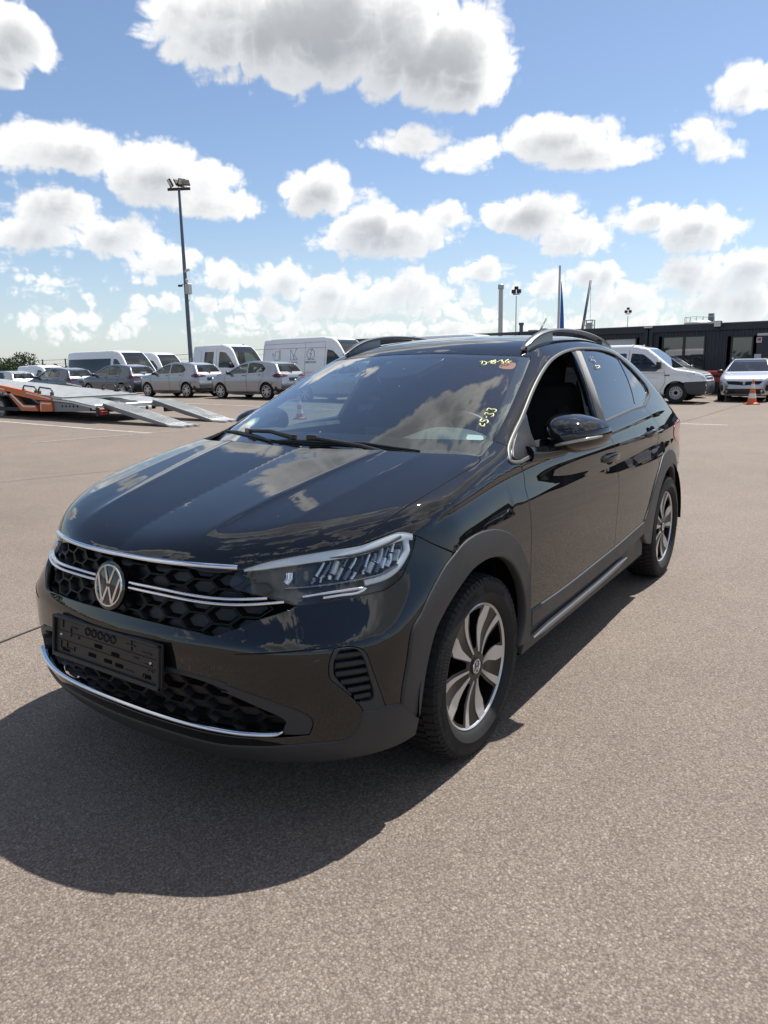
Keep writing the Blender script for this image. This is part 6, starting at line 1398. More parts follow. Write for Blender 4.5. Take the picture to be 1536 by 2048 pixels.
# ------------------------------------------------------------------ vans
def van_spec(L_, H, WB, nose, W=1.0, hood=1.15, ws0=.75, low=False, **k):
    """L_ length, x = 0 at the front bumper's face minus half ... front at +L_/2"""
    f = L_/2; r = -L_/2
    prof = [(f-.10, .26), (f-.01, .36), (f, .60), (f-.06, .86), (f-.22, 1.04), (f-nose, hood), (f-nose-.06, hood+.05), (f-nose-ws0, H-.30), (f-nose-ws0-.30, H-.10), (f-nose-ws0-.80, H-.01), (0, H), (r+.45, H-.02), (r+.10, H-.06), (r+.03, H-.18), (r+.005, 1.2), (r, .60), (r+.03, .34)]
    hw = W*.985
    Y = [(.2, hw-.05), (.45, hw), (.9, hw), (1.25, hw-.02), (H*.78, hw-.11), (H, hw-.22), (H+.1, hw-.25)]
    d = dict(prof=prof, Y=Y, plan=[(r-.1, .05), (r+.2, .01), (0, 0), (f-1.2, .01), (f-.6, .05), (f-.2, .15), (f+.1, .30)], sill=.32, Rt=.345, Wt=.225, rim=.205, arch=.405, track=hw-.14, axles=(f-.95, f-.95-WB), paint=M_VAN, k=.10, rim_m=M_STEELW, rim_style='steel',
        strips=[(0, 4, 'paint'), (4, 5, 'paint'), (5, 8, 'windscreen', .07, M_TINT), (8, 10, 'paint'), (10, 12, 'paint'), (12, 16, 'paint')], mirror=(f-nose-.52, hood+.12, (.14, .22, .26)), floor=.62, dash=f-nose-.25, seats=[(f-nose-.95, (-.5, .1, .5))])
    d.update(k); return d
def lamps(f, z=.86, w=.62): return [('headlamp', [(f-.46, .95, z+.14), (f-.26, .80, z+.17), (f-.06, .56, z+.06), (f-.03, .55, z-.06), (f-.14, .82, z-.10), (f-.34, .95, z-.02)], M_HEADL, (.75, .62, .2), .006)]
def van_front(f, bump_z=.62): return [('front_bumper', [(f-.62, .97, bump_z), (f-.2, .86, bump_z+.02), (f+.05, .5, bump_z+.03), (f+.05, 0, bump_z+.03), (f+.02, 0, .30), (f-.1, .6, .28), (f-.35, .88, .29), (f-.52, .97, .36)], M_VANGREY, (.8, .6, 0), .010)]
# big panel van with three icons on its side
f = 3.0; Hh = 2.54
DUC = vehicle('panel_van', 'tall white panel van with three line icons and captions on its side', 'van', None, van_spec(6.0, Hh, 4.03, .72, 1.02, 1.22, .80, axles=(2.05, -1.98),
    windows=[([(f-1.02, 1.30), (f-1.40, 1.62), (f-1.75, 1.90), (f-2.08, 1.97), (f-2.12, 1.22), (f-1.2, 1.20)], M_TINTD)], patches=lamps(f, .95)+van_front(f)+[('door_panel', [(-2.75, 1, 2.02), (-.55, 1, 2.02), (-.55, 1, 1.10), (-2.75, 1, 1.10)], M_VAN, (0, 1, 0), .006)],
    gaps=[[(f-2.2, Hh-.30), (f-2.2, .45)], [(-.35, Hh-.22), (-.35, .45)], [(-2.93, Hh-.32), (-2.93, .5)], [(f-1.0, 1.25), (f-.98, .8), (f-1.35, .42)], [(f-2.2, 2.06), (-2.9, 2.06)], [(f-2.2, .95), (-2.9, .95)], [(f-2.2, Hh-.24), (-2.9, Hh-.28)]]))
park(DUC, -24.5, -19.65, R(90))
# icons and captions lie on the right-hand side, in the van's own frame (right side is y < 0)
def van_print():
    b0 = Body(van_spec(6.0, Hh, 4.03, .72, 1.02, 1.22, .80)['prof'], van_spec(6.0, Hh, 4.03, .72, 1.02, 1.22, .80)['Y'], van_spec(6.0, Hh, 4.03, .72, 1.02, 1.22, .80)['plan'])
    def pt(x, z): return (x, -(float(b0.Y(z)-b0.pl(np.array(x)))+.009), z)
    def stroke(b, pts, w=.011):
        for p, q in zip(pts, pts[1:]):
            p = Vector(p); q = Vector(q); d = (q-p).normalized(); s = Vector((-d.y, d.x))*w; b.add([pt(*(p-s)), pt(*(q-s)), pt(*(q+s)), pt(*(p+s))], [(0, 1, 2, 3)])
    def circle(b, c, r_, w=.010, n=20): stroke(b, [(c[0]+r_*math.cos(2*math.pi*i/n), c[1]+r_*math.sin(2*math.pi*i/n)) for i in range(n+1)], w)
    x0 = -2.02; b = MB()      # hand with coins
    stroke(b, [(x0-.30, 1.82), (x0-.14, 1.55), (x0+.14, 1.55), (x0+.14, 1.93), (x0-.10, 1.93), (x0-.10, 1.70)]); stroke(b, [(x0-.30, 1.82), (x0-.24, 1.86), (x0-.14, 1.74)])
    for k, z in enumerate((1.60, 1.72, 1.84, 1.96)): circle(b, (x0+.18, z), .055)
    b.build('icon_print', M_PRINT, DUC, fix=False)
    x0 = -1.02; b = MB(); stroke(b, [(x0-.17, 1.54), (x0-.17, 2.02), (x0+.10, 1.54), (x0-.17, 1.54)]); stroke(b, [(x0+.17, 2.02), (x0+.02, 1.74), (x0+.02, 1.55)]); stroke(b, [(x0+.02, 1.80), (x0+.26, 1.54), (x0+.02, 1.54)]); stroke(b, [(x0+.12, 2.0), (x0+.20, 2.05)]); b.build('icon_print', M_PRINT, DUC, fix=False)
    x0 = -.02; b = MB(); circle(b, (x0, 1.78), .22, .011, 28); stroke(b, [(x0+.10, 2.04), (x0-.06, 1.78), (x0+.06, 1.80), (x0-.08, 1.52)]); stroke(b, [(x0-.2, 1.54), (x0-.02, 1.54)]); stroke(b, [(x0+.08, 1.54), (x0+.24, 1.54)]); b.build('icon_print', M_PRINT, DUC, fix=False)
    for word, xc_ in (('BERATUNG', -2.02), ('PLANUNG', -1.02), ('UMSETZUNG', -.02)):
        cu = bpy.data.curves.new('caption_'+word.lower(), 'FONT'); cu.body = word; cu.size = .115; cu.align_x = 'CENTER'; cu.extrude = 0; cu.offset = .002
        o = bpy.data.objects.new('caption', cu); COL.objects.link(o); dg = bpy.context.evaluated_depsgraph_get(); me = bpy.data.meshes.new_from_object(o.evaluated_get(dg)); bpy.data.objects.remove(o)
        for v in me.vertices: v.co = pt(xc_+v.co.x, 1.385+v.co.y)
        me.materials.clear(); me.materials.append(M_PRINT); link('caption', me, None, DUC)
van_print()
# double-cab pickup with a low drop-side bed
f = 2.15; DC = vehicle('double_cab_pickup', 'white double-cab pickup with a low drop-side bed, between the icon van and the minibus', 'pickup', None, van_spec(4.3, 2.38, 3.0, .85, .99, 1.20, .62, axles=(1.2, -1.55),
    windows=[([(f-1.22, 1.28), (f-1.55, 1.68), (f-1.88, 1.96), (f-2.32, 2.02), (f-2.34, 1.24), (f-1.3, 1.22)], M_TINT), ([(f-2.72, 1.24), (f-2.70, 2.02), (f-3.35, 2.02), (f-3.38, 1.24)], M_TINT)], patches=lamps(f, .95)+van_front(f), gaps=[[(f-2.5, 2.12), (f-2.5, .5)], [(f-3.6, 2.1), (f-3.6, .5)], [(f-1.2, 1.25), (f-1.15, .8), (f-1.4, .42)]], seats=[(f-1.75, (-.5, .5)), (f-3.1, (-.5, .0, .5))]))
b = MB(); b.box((-3.25, 0, .80), (2.2, 2.0, .08)); [b.box((-3.25, s*1.0, 1.0), (2.2, .05, .36)) for s in (1, -1)]; b.box((-4.33, 0, 1.0), (.05, 2.0, .36)); b.box((-3.2, 0, .55), (2.2, .9, .2)); b.build('load_bed', M_STEELW, DC)
b = MB(); b.box((-2.22, 0, 1.75), (.05, 1.9, .05)); [b.box((-2.22, s*.93, 1.3), (.05, .05, .95)) for s in (1, -1)]; b.build('headboard', M_STEELW, DC)
park(DC, -24.5, -25.45, R(90))
# minibus with a band of dark side windows
f = 3.4; MBUS = vehicle('minibus', 'white minibus with one long band of dark side windows', 'minibus', None, van_spec(6.8, 2.46, 3.9, .80, 1.0, 1.20, .80, axles=(2.4, -1.6),
    windows=[([(f-1.25, 1.30), (f-1.62, 1.68), (f-1.95, 1.96), (f-2.30, 2.00), (f-2.32, 1.24), (f-1.35, 1.22)], M_TINT), ([(f-2.55, 1.22), (f-2.53, 2.02), (-3.18, 2.02), (-3.22, 1.22)], M_TINTD)], patches=lamps(f, .95)+van_front(f), gaps=[[(f-2.43, 2.2), (f-2.43, .5)], [(-.4, 1.2), (-.4, .45)], [(f-1.2, 1.25), (f-1.15, .8), (f-1.4, .42)]], seats=[(f-1.75, (-.5, .5)), (0, (-.5, 0, .5)), (-1.2, (-.5, 0, .5))]))
park(MBUS, -24.5, -35.25, R(90))
plain = vehicle('cargo_van', 'plain white cargo van half hidden behind the minibus', 'van', 'plain white cargo vans', van_spec(5.6, 2.50, 3.4, .80, 1.0, 1.2, .8, axles=(1.85, -1.5),
    windows=[([(2.8-1.25, 1.30), (2.8-1.62, 1.68), (2.8-1.95, 1.96), (2.8-2.30, 2.00), (2.8-2.32, 1.24), (2.8-1.35, 1.22)], M_TINT)], patches=lamps(2.8, .95)+van_front(2.8), gaps=[[(2.8-2.43, 2.2), (2.8-2.43, .5)], [(-1.0, 2.2), (-1.0, .5)]], seats=[(2.8-1.75, (-.5, .5))]))
park(plain, -29.5, -37.9, R(90))
c = copy_tree(plain); park(c, -30, -15.1, R(90)); c.scale = (1, 1, 1.075); c['label'] = 'white van of which only the roof shows above the black car'
small = vehicle('delivery_van', 'low white delivery van at the far left behind the row of parked cars', 'van', None, van_spec(4.7, 1.84, 2.8, .95, .90, 1.02, .60, axles=(1.45, -1.35), Rt=.32, arch=.37, windows=[([(2.35-1.3, 1.10), (2.35-1.65, 1.38), (2.35-1.95, 1.55), (2.35-2.3, 1.58), (2.35-2.3, 1.08)], M_TINT)], patches=lamps(2.35, .75)+van_front(2.35, .5), gaps=[[(-.1, 1.6), (-.1, .4)]]))
park(small, -24.4, -42.0, R(90))
# transporter at the right
f = 2.45; T6 = vehicle('transporter_van', 'white crew van with black bumper and steel wheel covers, right of the black car', 'van', None, van_spec(4.9, 1.98, 3.0, .98, .95, 1.14, .66, axles=(1.52, -1.48), track=.80,
    windows=[([(f-1.50, 1.16), (f-1.82, 1.46), (f-2.10, 1.66), (f-2.50, 1.70), (f-2.52, 1.08), (f-1.62, 1.06)], M_TINT), ([(f-2.68, 1.08), (f-2.66, 1.70), (f-3.55, 1.70), (f-3.57, 1.08)], M_TINT)], rim=.215,
    prof=[(f-.10, .24), (f-.01, .34), (f, .60), (f-.05, .82), (f-.20, .98), (f-1.02, 1.16), (f-1.10, 1.20), (f-1.76, 1.70), (f-2.02, 1.87), (f-2.5, 1.965), (0, 1.98), (-f+.45, 1.97), (-f+.12, 1.93), (-f+.04, 1.80), (-f+.005, 1.1), (-f, .60), (-f+.03, .34)],
    patches=[('headlamp', [(f-.62, .90, .98), (f-.42, .80, 1.02), (f-.10, .55, .92), (f-.06, .55, .80), (f-.22, .80, .78), (f-.44, .90, .80)], M_HEADL, (.75, .62, .2), .006)]+van_front(f, .70), centre=[('front_grille', [(f, -.5, .94), (f, .5, .94), (f, .5, .78), (f, -.5, .78)], M_GRILLE, (1, 0, .25), .006), ('number_plate', [(f, -.26, .58), (f, .26, .58), (f, .26, .47), (f, -.26, .47)], M_PLASTB, (1, 0, 0), .022)],
    gaps=[[(f-2.58, 1.80), (f-2.58, .42)], [(f-1.35, 1.12), (f-1.30, .7), (f-1.45, .42)], [(-f+.1, 1.02), (f-1.35, 1.02)], [(f-3.75, 1.8), (f-3.75, .45)]], tubes=[('body_crease', [(f-2.45, .86), (f-1.55, .86)], .012, M_VAN), ('side_repeater', [(f-1.32, .93), (f-1.16, .94)], .018, M_PLASTB)], seats=[(f-2.1, (-.5, .5)), (f-3.3, (-.5, 0, .5))], floor=.50))
b = MB()
for k in range(3): b.tube([(f-.13-k*.015+.05*(1-abs(y)/.45), y, .80+k*.05) for y in (-.45, -.2, 0, .2, .45)], .009, 4)
b.build('grille_bar', M_CHROME, T6)
park(T6, -25.0, -5.55, R(90))
# dark estate behind the transporter, and the silver hatchback facing us
SUV = dict(HATCH); SUV.update(paint=M_ANTH, prof=[(p[0]*1.06, p[1]*1.10) for p in HATCH['prof']], Y=[(z*1.10, y*1.02) for z, y in HATCH['Y']], plan=[(x*1.06, v) for x, v in HATCH['plan']], windows=[([(p[0]*1.06, p[1]*1.10) for p in w[0]], w[1]) for w in HATCH['windows']], patches=[(n_, [(p[0]*1.06, p[1], p[2]*1.10) for p in P_], m_, nn, o_) for n_, P_, m_, nn, o_ in HATCH['patches']], centre=[(n_, [(p[0]*1.08, p[1], p[2]*1.10) for p in P_], m_, nn, o_) for n_, P_, m_, nn, o_ in HATCH['centre']], gaps=[[(p[0]*1.06, p[1]*1.1) for p in g_] for g_ in HATCH['gaps']], tubes=[('roof_rail', [(.1, 1.57), (-.5, 1.60), (-1.2, 1.55)], .025, M_RAIL)], axles=(1.36, -1.36), Rt=.34, arch=.40, rim=.24, mirror=(.76, 1.13, (.10, .2, .15)))
s_ = vehicle('estate_car', 'anthracite estate car with roof rails, half hidden behind the white crew van', 'car', None, SUV); park(s_, -29.4, -5.9, R(52))
CL = dict(HATCH); CL.update(paint=M_BLUESILV, patches=[HATCH['patches'][0], ('headlamp', [(1.70, .84, .78), (1.80, .74, .84), (2.0, .46, .78), (2.04, .40, .71), (1.96, .62, .68), (1.80, .82, .68)], M_HEADL, (.72, .66, .2), .006), ('air_vent', [(1.84, .78, .58), (1.95, .66, .60), (1.97, .62, .44), (1.90, .72, .36), (1.82, .80, .44)], M_GRILLE, (.75, .66, 0), .006)],
    centre=[HATCH['centre'][0], ('front_grille', [(2.1, -.56, .74), (2.1, 0, .70), (2.1, .56, .74), (2.1, .50, .62), (2.1, 0, .58), (2.1, -.50, .62)], M_GRILLE, (1, 0, .15), .006), ('lower_grille', [(2.1, -.58, .46), (2.1, .58, .46), (2.1, .66, .30), (2.1, -.66, .30)], M_GRILLE, (1, 0, 0), .006), ('number_plate', [(2.1, -.26, .43), (2.1, .26, .43), (2.1, .26, .32), (2.1, -.26, .32)], M_PLASTB, (1, 0, 0), .024)])
cl = vehicle('compact_car', 'ice silver compact car facing the camera at the right edge, a cone before it', 'car', None, CL)
b = MB(); dz = [(0, .075), (.045, 0), (0, -.075), (-.045, 0)]; di = [(0, .045), (.022, 0), (0, -.045), (-.022, 0)]
px_ = [2.135, 2.135, 2.135, 2.135]
for k in range(4): k2 = (k+1) % 4; b.add([(2.145, dz[k][0], .665+dz[k][1]), (2.145, dz[k2][0], .665+dz[k2][1]), (2.145, di[k2][0], .665+di[k2][1]), (2.145, di[k][0], .665+di[k][1]), (2.11, dz[k][0], .665+dz[k][1]), (2.11, dz[k2][0], .665+dz[k2][1])], [(0, 1, 2, 3), (0, 4, 5, 1)])
b.build('badge', M_CHROME, cl); park(cl, -28.0, -2.35, R(4))
# ------------------------------------------------------------------ container office building along the right side
M_CONT = vary(mat('anthracite container steel', (.032, .037, .048), .55, 0, .4), 1.5, .15, .1); M_CONTF = vary(mat('anthracite frame', (.026, .030, .039), .5, 0, .4), 2, .1, .08); M_WINB = mat('window frame', (.018, .020, .024), .4); M_BGLASS = mat('mirror-like office glass', (.03, .036, .042), .015, 0, .9, .9)
M_BLIND = mat('pale blind', (.50, .51, .52), .8); M_RED = mat('signal red', (.42, .035, .03), .45); M_ROOFEQ = mat('galvanised equipment', (.42, .43, .44), .5, .5); M_LIGHTB = mat('lamp glass', (.62, .62, .55), .4)
FX, GZ = -32.0, -.15
bld = empty('office_building', (FX, -4, GZ), 0, 'long flat-roofed anthracite container office building behind the cars on the right', 'building')
def bpart(name, m, boxes, bev=0, parent=bld):
    b = MB()
    for c, d in boxes: b.box((c[0]-FX, c[1]+4, c[2]-GZ), d, bev=bev)
    return b.build(name, m, parent)
Y0, Y1, ZT = -26.4, 33.0, 2.84
mods = [(-26.4, -19.8), (-19.8, -13.3), (-13.3, -7.1), (-7.1, -.05), (-.05, 6.6), (6.6, 13.2), (13.2, 19.8), (19.8, 26.4), (26.4, 33.0)]
bpart('roof', M_CONTF, [((FX-3, (Y0+Y1)/2, ZT-.05), (6.1, Y1-Y0, .10))])
bpart('roof_fascia', M_CONTF, [((FX+.06, (a+c)/2, ZT-.16), (.10, c-a-.05, .30)) for a, c in mods], .012)
bpart('base_rail', M_CONTF, [((FX+.05, (a+c)/2, GZ+.12), (.10, c-a-.05, .20)) for a, c in mods], .012)
for y in [m_[0] for m_ in mods]+[Y1]:
    for s in (-.11, .11): bpart('corner_post', M_CONTF, [((FX+.045, y+s, (ZT+GZ)/2), (.14, .16, ZT-GZ-.02))], .02)
wins = [(-9.10, -7.62, 1.0, 2.36, 'blind'), (-6.52, -4.72, .86, 2.36, 'glass'), (-3.72, -2.86, .15, 2.27, 'door'), (-12.6, -10.9, 1.0, 2.36, 'glass'), (1.0, 2.9, .9, 2.36, 'glass'), (4.0, 4.95, .1, 2.3, 'door'), (8, 10.4, .9, 2.36, 'glass'), (15, 17.4, .9, 2.36, 'glass'), (22, 24.4, .9, 2.36, 'glass'), (-18.4, -16.0, .9, 2.36, 'glass')]
# wall as ribbed sheet strips between the openings: each rib its own fold
b = MB(); y = Y0; rib = .14
while y < Y1-1e-6:
    y2 = min(y+rib, Y1); segs = [(GZ+.2, ZT-.2)]
    for a, c, z0, z1, k in wins:
        if y2 > a-.02 and y < c+.02: segs = [(GZ+.2, z0), (z1, ZT-.2)]
    for z0, z1 in segs:
        if z1 <= z0: continue
        q = [(.0, y), (.0, y+rib*.45), (-.022, y+rib*.55), (-.022, y+rib*.92), (0, y2)]
        vs = [(d, yy+4, z-GZ) for d, yy in q for z in (z0, z1)]; b.add(vs, [(2*i, 2*i+2, 2*i+3, 2*i+1) for i in range(4)])
    y = y2
b.build('wall', M_CONT, bld, fix=False)
bpart('wall', M_CONT, [((FX-6, (Y0+Y1)/2, (ZT+GZ)/2), (.1, Y1-Y0, ZT-GZ)), ((FX-3, Y0+.05, (ZT+GZ)/2), (6, .1, ZT-GZ)), ((FX-3, Y1-.05, (ZT+GZ)/2), (6, .1, ZT-GZ)), ((FX-.15, (Y0+Y1)/2, GZ+.1), (.1, Y1-Y0, .2))])
for a, c, z0, z1, k in wins:
    w = bpart('window' if k != 'door' else 'door', M_WINB, [((FX-.02, (a+c)/2, z1-.03), (.10, c-a, .06)), ((FX-.02, (a+c)/2, z0+.03), (.10, c-a, .06)), ((FX-.02, a+.03, (z0+z1)/2), (.10, .06, z1-z0-.12)), ((FX-.02, c-.03, (z0+z1)/2), (.10, .06, z1-z0-.12))]+([((FX-.02, (a+c)/2+.02, (z0+z1)/2), (.09, .10, z1-z0-.12))] if k == 'glass' else []), .008)
    bpart('pane', M_BLIND if k == 'blind' else M_BGLASS, [((FX-.05, (a+c)/2, (z0+z1)/2), (.02, c-a-.06, z1-z0-.06))], parent=w)
    if k == 'door': bpart('handle', M_ROOFEQ, [((FX+.05, c-.13, 1.0), (.04, .03, .30))], parent=w)
bpart('entrance_door', M_CONTF, [((FX+.01, -2.25, 1.15), (.06, .96, 2.2))], .01); bpart('door_transom', M_BLIND, [((FX+.05, -2.42, 2.30), (.04, .62, .10))])
o_ = bpart('notice', M_BLIND, [((FX+.055, -2.65, 2.08), (.02, .20, .22))]); bpart('notice_print', M_RED, [((FX+.068, -2.65, 2.10), (.006, .13, .11))], parent=o_); bpart('notice', M_BLIND, [((FX+.055, -2.66, 1.42), (.02, .26, .18))])
fl = bpart('wall_light', M_CONTF, [((FX+.22, -4.24, 2.78), (.24, .30, .26))], .02); bpart('lens', M_LIGHTB, [((FX+.345, -4.24, 2.78), (.02, .25, .21))], parent=fl); bpart('bracket', M_CONTF, [((FX+.10, -4.24, 2.60), (.08, .08, .2))], parent=fl)
fl = bpart('wall_light', M_ROOFEQ, [((FX+.20, -7.10, 2.76), (.2, .34, .07))], .02)
bpart('roof_vent', M_ROOFEQ, [((FX-1, -13.0, ZT+.05), (.3, .5, .12)), ((FX-1.2, -12.5, ZT+.08), (.3, .25, .18))], .02)
# red barrier in front of it
bar = empty('red_barrier', (-30.3, -4.0, Z(-30.3, -4)), 0, 'low red barrier beam between the crew van and the facing silver car', 'barrier')
b = MB(); b.box((0, 0, .92), (.10, 2.6, .16), bev=.02); b.box((0, 0, .64), (.10, 2.6, .16), bev=.02); b.build('beam', M_RED, bar)
for s in (-1, 1): b = MB(); b.box((-.1, s*1.1, .5), (.10, .10, 1.0), bev=.01); b.build('post', M_CONTF, bar)

# ------------------------------------------------------------------ traffic cones
M_CONEO = vary(mat('cone orange', (.72, .14, .035), .55), 14, .12, .1); M_CONEW = mat('cone white sleeve', (.72, .72, .70), .45); M_CONEB = mat('cone rubber foot', (.35, .075, .03), .7); M_CONEK = mat('black rubber foot', (.03, .03, .03), .8)
def cone(label, x, y, h, feet, n):
    r = empty('traffic_cone', (x, y, Z(x, y)), .4, label, 'traffic cone', 'orange and white traffic cones'); k = h/.75
    b = MB(); b.box((0, 0, .018*k), (.40*k, .40*k, .036*k), bev=.015*k); b.build('foot', feet, r)
    zs = [.036, .19, .34, .49, .63, .75]; rr = lambda z: (.145-.118*(z/.75))*k
    for i in range(5):
        z0, z1 = zs[i], zs[i+1]; b = MB(); b.lathe([(rr(z0)+.002*(i % 2), z0*k), (rr(z1)+.002*(i % 2), z1*k)]+([(rr(z1)*.7, z1*k), (0, z1*k-.01)] if i == 4 else []), None, 24); b.build('white_band' if i % 2 else 'orange_band', M_CONEW if i % 2 else M_CONEO, r, True, 40)
    b = MB(); b.lathe([(.185*k, .036*k), (.16*k, .05*k), (.145*k, .06*k)], None, 24); b.build('collar', M_CONEO, r, True)
    return r
cone('traffic cone standing in front of the silver compact car at the right edge', -24.9, -1.78, .80, M_CONEB, 0)
cone('traffic cone with a dark foot, seen through the windscreen of the black car', -12.68, -10.98, .58, M_CONEK, 1)

# ------------------------------------------------------------------ car transporter trailer with its ramps down
M_GALV = vary(mat('galvanised deck', (.50, .51, .50), .42, .55), 5, .14, .12, .2, 60); M_ORP = vary(mat('orange trailer paint', (.55, .13, .03), .5), 3, .18, .1); M_CHAS = mat('black chassis', (.016, .016, .017), .6); M_REFLW = mat('reflective strip', (.66, .64, .60), .4); M_TUBE = mat('black tube', (.05, .052, .055), .4, .4); M_STEELG = vary(mat('grey steel', (.20, .21, .22), .5, .5), 4, .2, .1)
tr = empty('car_transporter_trailer', (0, 0, 0), 0, 'orange car transporter trailer with ribbed galvanised decks, lowered at the left edge', 'trailer')
def deck(b, x0, x1, ys, zs, th=.05, step=.115):
    """ribbed loading deck: cross ribs on a sheet that follows the (y, z) line"""
    L_ = np.concatenate([[0], np.cumsum(np.hypot(np.diff(ys), np.diff(zs)))]); n = int(L_[-1]/step); f = lambda s: (np.interp(s, L_, ys), np.interp(s, L_, zs))
    for i in range(n):
        (ya, za), (yb, zb) = f(i*step), f(i*step+step*.62); (yc, zc_) = f((i+1)*step)
        vs = [(x, y, z+h) for x in (x0, x1) for y, z, h in ((ya, za, 0), (ya-.0, za, .022), (yb, zb, .022), (yb, zb, 0), (yc, zc_, 0))]
        b.add(vs, [(0, 1, 6, 5), (1, 2, 7, 6), (2, 3, 8, 7), (3, 4, 9, 8), (0, 3, 2, 1), (5, 6, 7, 8)])
    (ya, za), (yb, zb) = f(0), f(L_[-1])
    for i in range(len(ys)-1):
        for x in (x0, x1): b.add([(x, ys[i], zs[i]+.02), (x, ys[i+1], zs[i+1]+.02), (x, ys[i+1], zs[i+1]-th), (x, ys[i], zs[i]-th)], [(0, 1, 2, 3)])
    b.add([(x, ys[0], zs[0]+d) for x in (x0, x1) for d in (.02, -th)], [(0, 1, 3, 2)])
b = MB(); deck(b, -9.02, -11.42, [-16.05, -16.5, -23.6, -30], [.66, .70, 1.13, 1.30]); b.build('upper_deck', M_GALV, tr, fix=True)
for x0, x1 in ((-9.02, -9.95), (-10.50, -11.42)):
    b = MB(); deck(b, x0, x1, [-14.75, -15.6, -16.9], [.47, .58, .66]); b.build('rear_deck', M_GALV, tr)
b = MB(); b.box((-10.22, -14.66, .44), (2.45, .14, .13), bev=.015); b.box((-10.22, -15.7, .42), (.08, 2.0, .08)); b.box((-9.95, -15.9, .50), (.05, 2.0, .10)); b.box((-10.5, -15.9, .50), (.05, 2.0, .10)); b.build('rear_beam', M_GALV, tr)
def yzprism(name, polys, x0, x1, m, parent=tr):
    b = MB()
    for P_ in polys: n = len(P_); b.add([(x0, y, z) for y, z in P_]+[(x1, y, z) for y, z in P_], [tuple(range(n))[::-1], tuple(range(n, 2*n))]+[(i, (i+1) % n, n+(i+1) % n, n+i) for i in range(n)])
    return b.build(name, m, parent)
for x0, x1 in ((-9.0, -9.10), (-11.44, -11.34)):
    dz_ = 0 if x0 > -10 else .16
    yzprism('side_beam', [[(y, z-dz_) for y, z in ((-30, 1.25), (-19.0, 1.0), (-17.71, .85), (-16.98, .74), (-16.5, .68), (-16.5, .59), (-17.09, .60), (-17.75, .67), (-19.04, .82), (-30, 1.05))]], x0, x1, M_ORP)
    yzprism('side_brace', [[(-18.75, .84), (-18.50, .81), (-17.93, .46), (-17.29, .46), (-17.20, .30), (-18.02, .30), (-18.42, .60)]], x0, x1, M_ORP)
    yzprism('side_block', [[(-17.07, .57), (-16.5, .56), (-16.5, .31), (-17.09, .29)]], x0, x1, M_ORP)
    s = 1 if x0 > -10 else -1; e = .006*s
    yzprism('reflector_strip', [[(-17.70, .785), (-16.53, .625), (-16.53, .655), (-17.66, .815)], [(-18.52, .76), (-18.46, .78), (-17.86, .44), (-17.30, .44), (-17.30, .40), (-17.92, .40)], [(-17.02, .535), (-16.55, .525), (-16.55, .49), (-17.02, .50)], [(-17.04, .49), (-17.0, .49), (-17.02, .32), (-17.06, .32)], [(-19.6, .96), (-18.8, .865), (-18.8, .90), (-19.6, 1.0)]], x0+e, x0, M_REFLW)
    yzprism('ram', [[(-18.2, .78), (-17.5, .48), (-17.42, .52), (-18.12, .82)]], x0-.2*s, x0-.28*s, M_STEELG)
    yzprism('chassis_rail', [[(-16.5, .56), (-14.9, .46), (-14.9, .33), (-16.5, .30)]], x0-.05*s, x0-.13*s, M_STEELG)
    b = MB()
    for k in range(5): b.lathe([(0, 0), (.032, 0)], Matrix.Translation((x0-.048*s, -16.1+.17*k, .45)) @ Matrix.Rotation(R(90), 4, 'Y'), 12)
    b.build('rail_hole', M_DARK, tr, fix=False)
for x in (-9.08, -11.36):
    for y0 in ((-17.96, -17.20) if x > -10 else (-17.62, -16.92)):
        y1 = y0+.66; z0 = float(np.interp(y0, [-30, -23.6, -16.5], [1.30, 1.13, .70])); z1 = float(np.interp(y1, [-30, -23.6, -16.5], [1.30, 1.13, .70])); b = MB()
        b.tube([(x, y0, z0), (x, y0+.01, z0+.14), (x, y0+.08, z0+.20), (x, y1-.08, z1+.20), (x, y1-.01, z1+.14), (x, y1, z1)], .022, 8)
        for yy in (y0+.03, y1-.03): zz = z0+(z1-z0)*(yy-y0)/(y1-y0); b.box((x, yy, zz+.06), (.07, .09, .10), bev=.01)
        b.build('wheel_stop_rail', M_TUBE, tr, True, 50)
b = MB(); b.box((-10.2, -23.2, .50), (1.0, 12, .25)); b.box((-10.2, -23.5, .33), (2.2, 12, .10)); b.box((-10.2, -15.6, .36), (1.5, 1.8, .12)); b.build('chassis', M_CHAS, tr)
for k, (x, y) in enumerate((x, y) for x in (-9.25, -11.2) for y in (-19.4, -20.6, -21.8)): ww = copy_tree(bpy.data.objects['wheel.004'] if False else [c for c in T6.children if c.name.startswith('wheel')][0], tr); ww.location = (x, y, .33); ww.rotation_euler = (0, 0, R(-90) if x > -10 else R(90))
for x in (-9.17, -11.28):
    b = MB(); b.box((x, -14.54, .33), (.34, .10, .24), bev=.015); o = b.build('lamp_box', M_CHAS, tr); b = MB(); b.box((x, -14.485, .33), (.25, .02, .16), bev=.008); b.build('tail_lamp', M_REDL, o); b = MB(); b.box((x, -14.473, .335), (.18, .006, .012)); b.build('lamp_mark', M_REFLW, o)
b = MB(); b.box((-10.26, -14.56, .335), (.50, .02, .115), bev=.004); pl_ = b.build('number_plate', M_PLATE, tr); b = MB(); b.box((-10.64, -14.55, .345), (.11, .04, .10), bev=.01); b.build('work_lamp', M_REFLW, tr)
cu = bpy.data.curves.new('plate text', 'FONT'); cu.body = 'LD 333'; cu.size = .105; cu.align_x = 'CENTER'; o = bpy.data.objects.new('t', cu); COL.objects.link(o); me = bpy.data.meshes.new_from_object(o.evaluated_get(bpy.context.evaluated_depsgraph_get())); bpy.data.objects.remove(o)
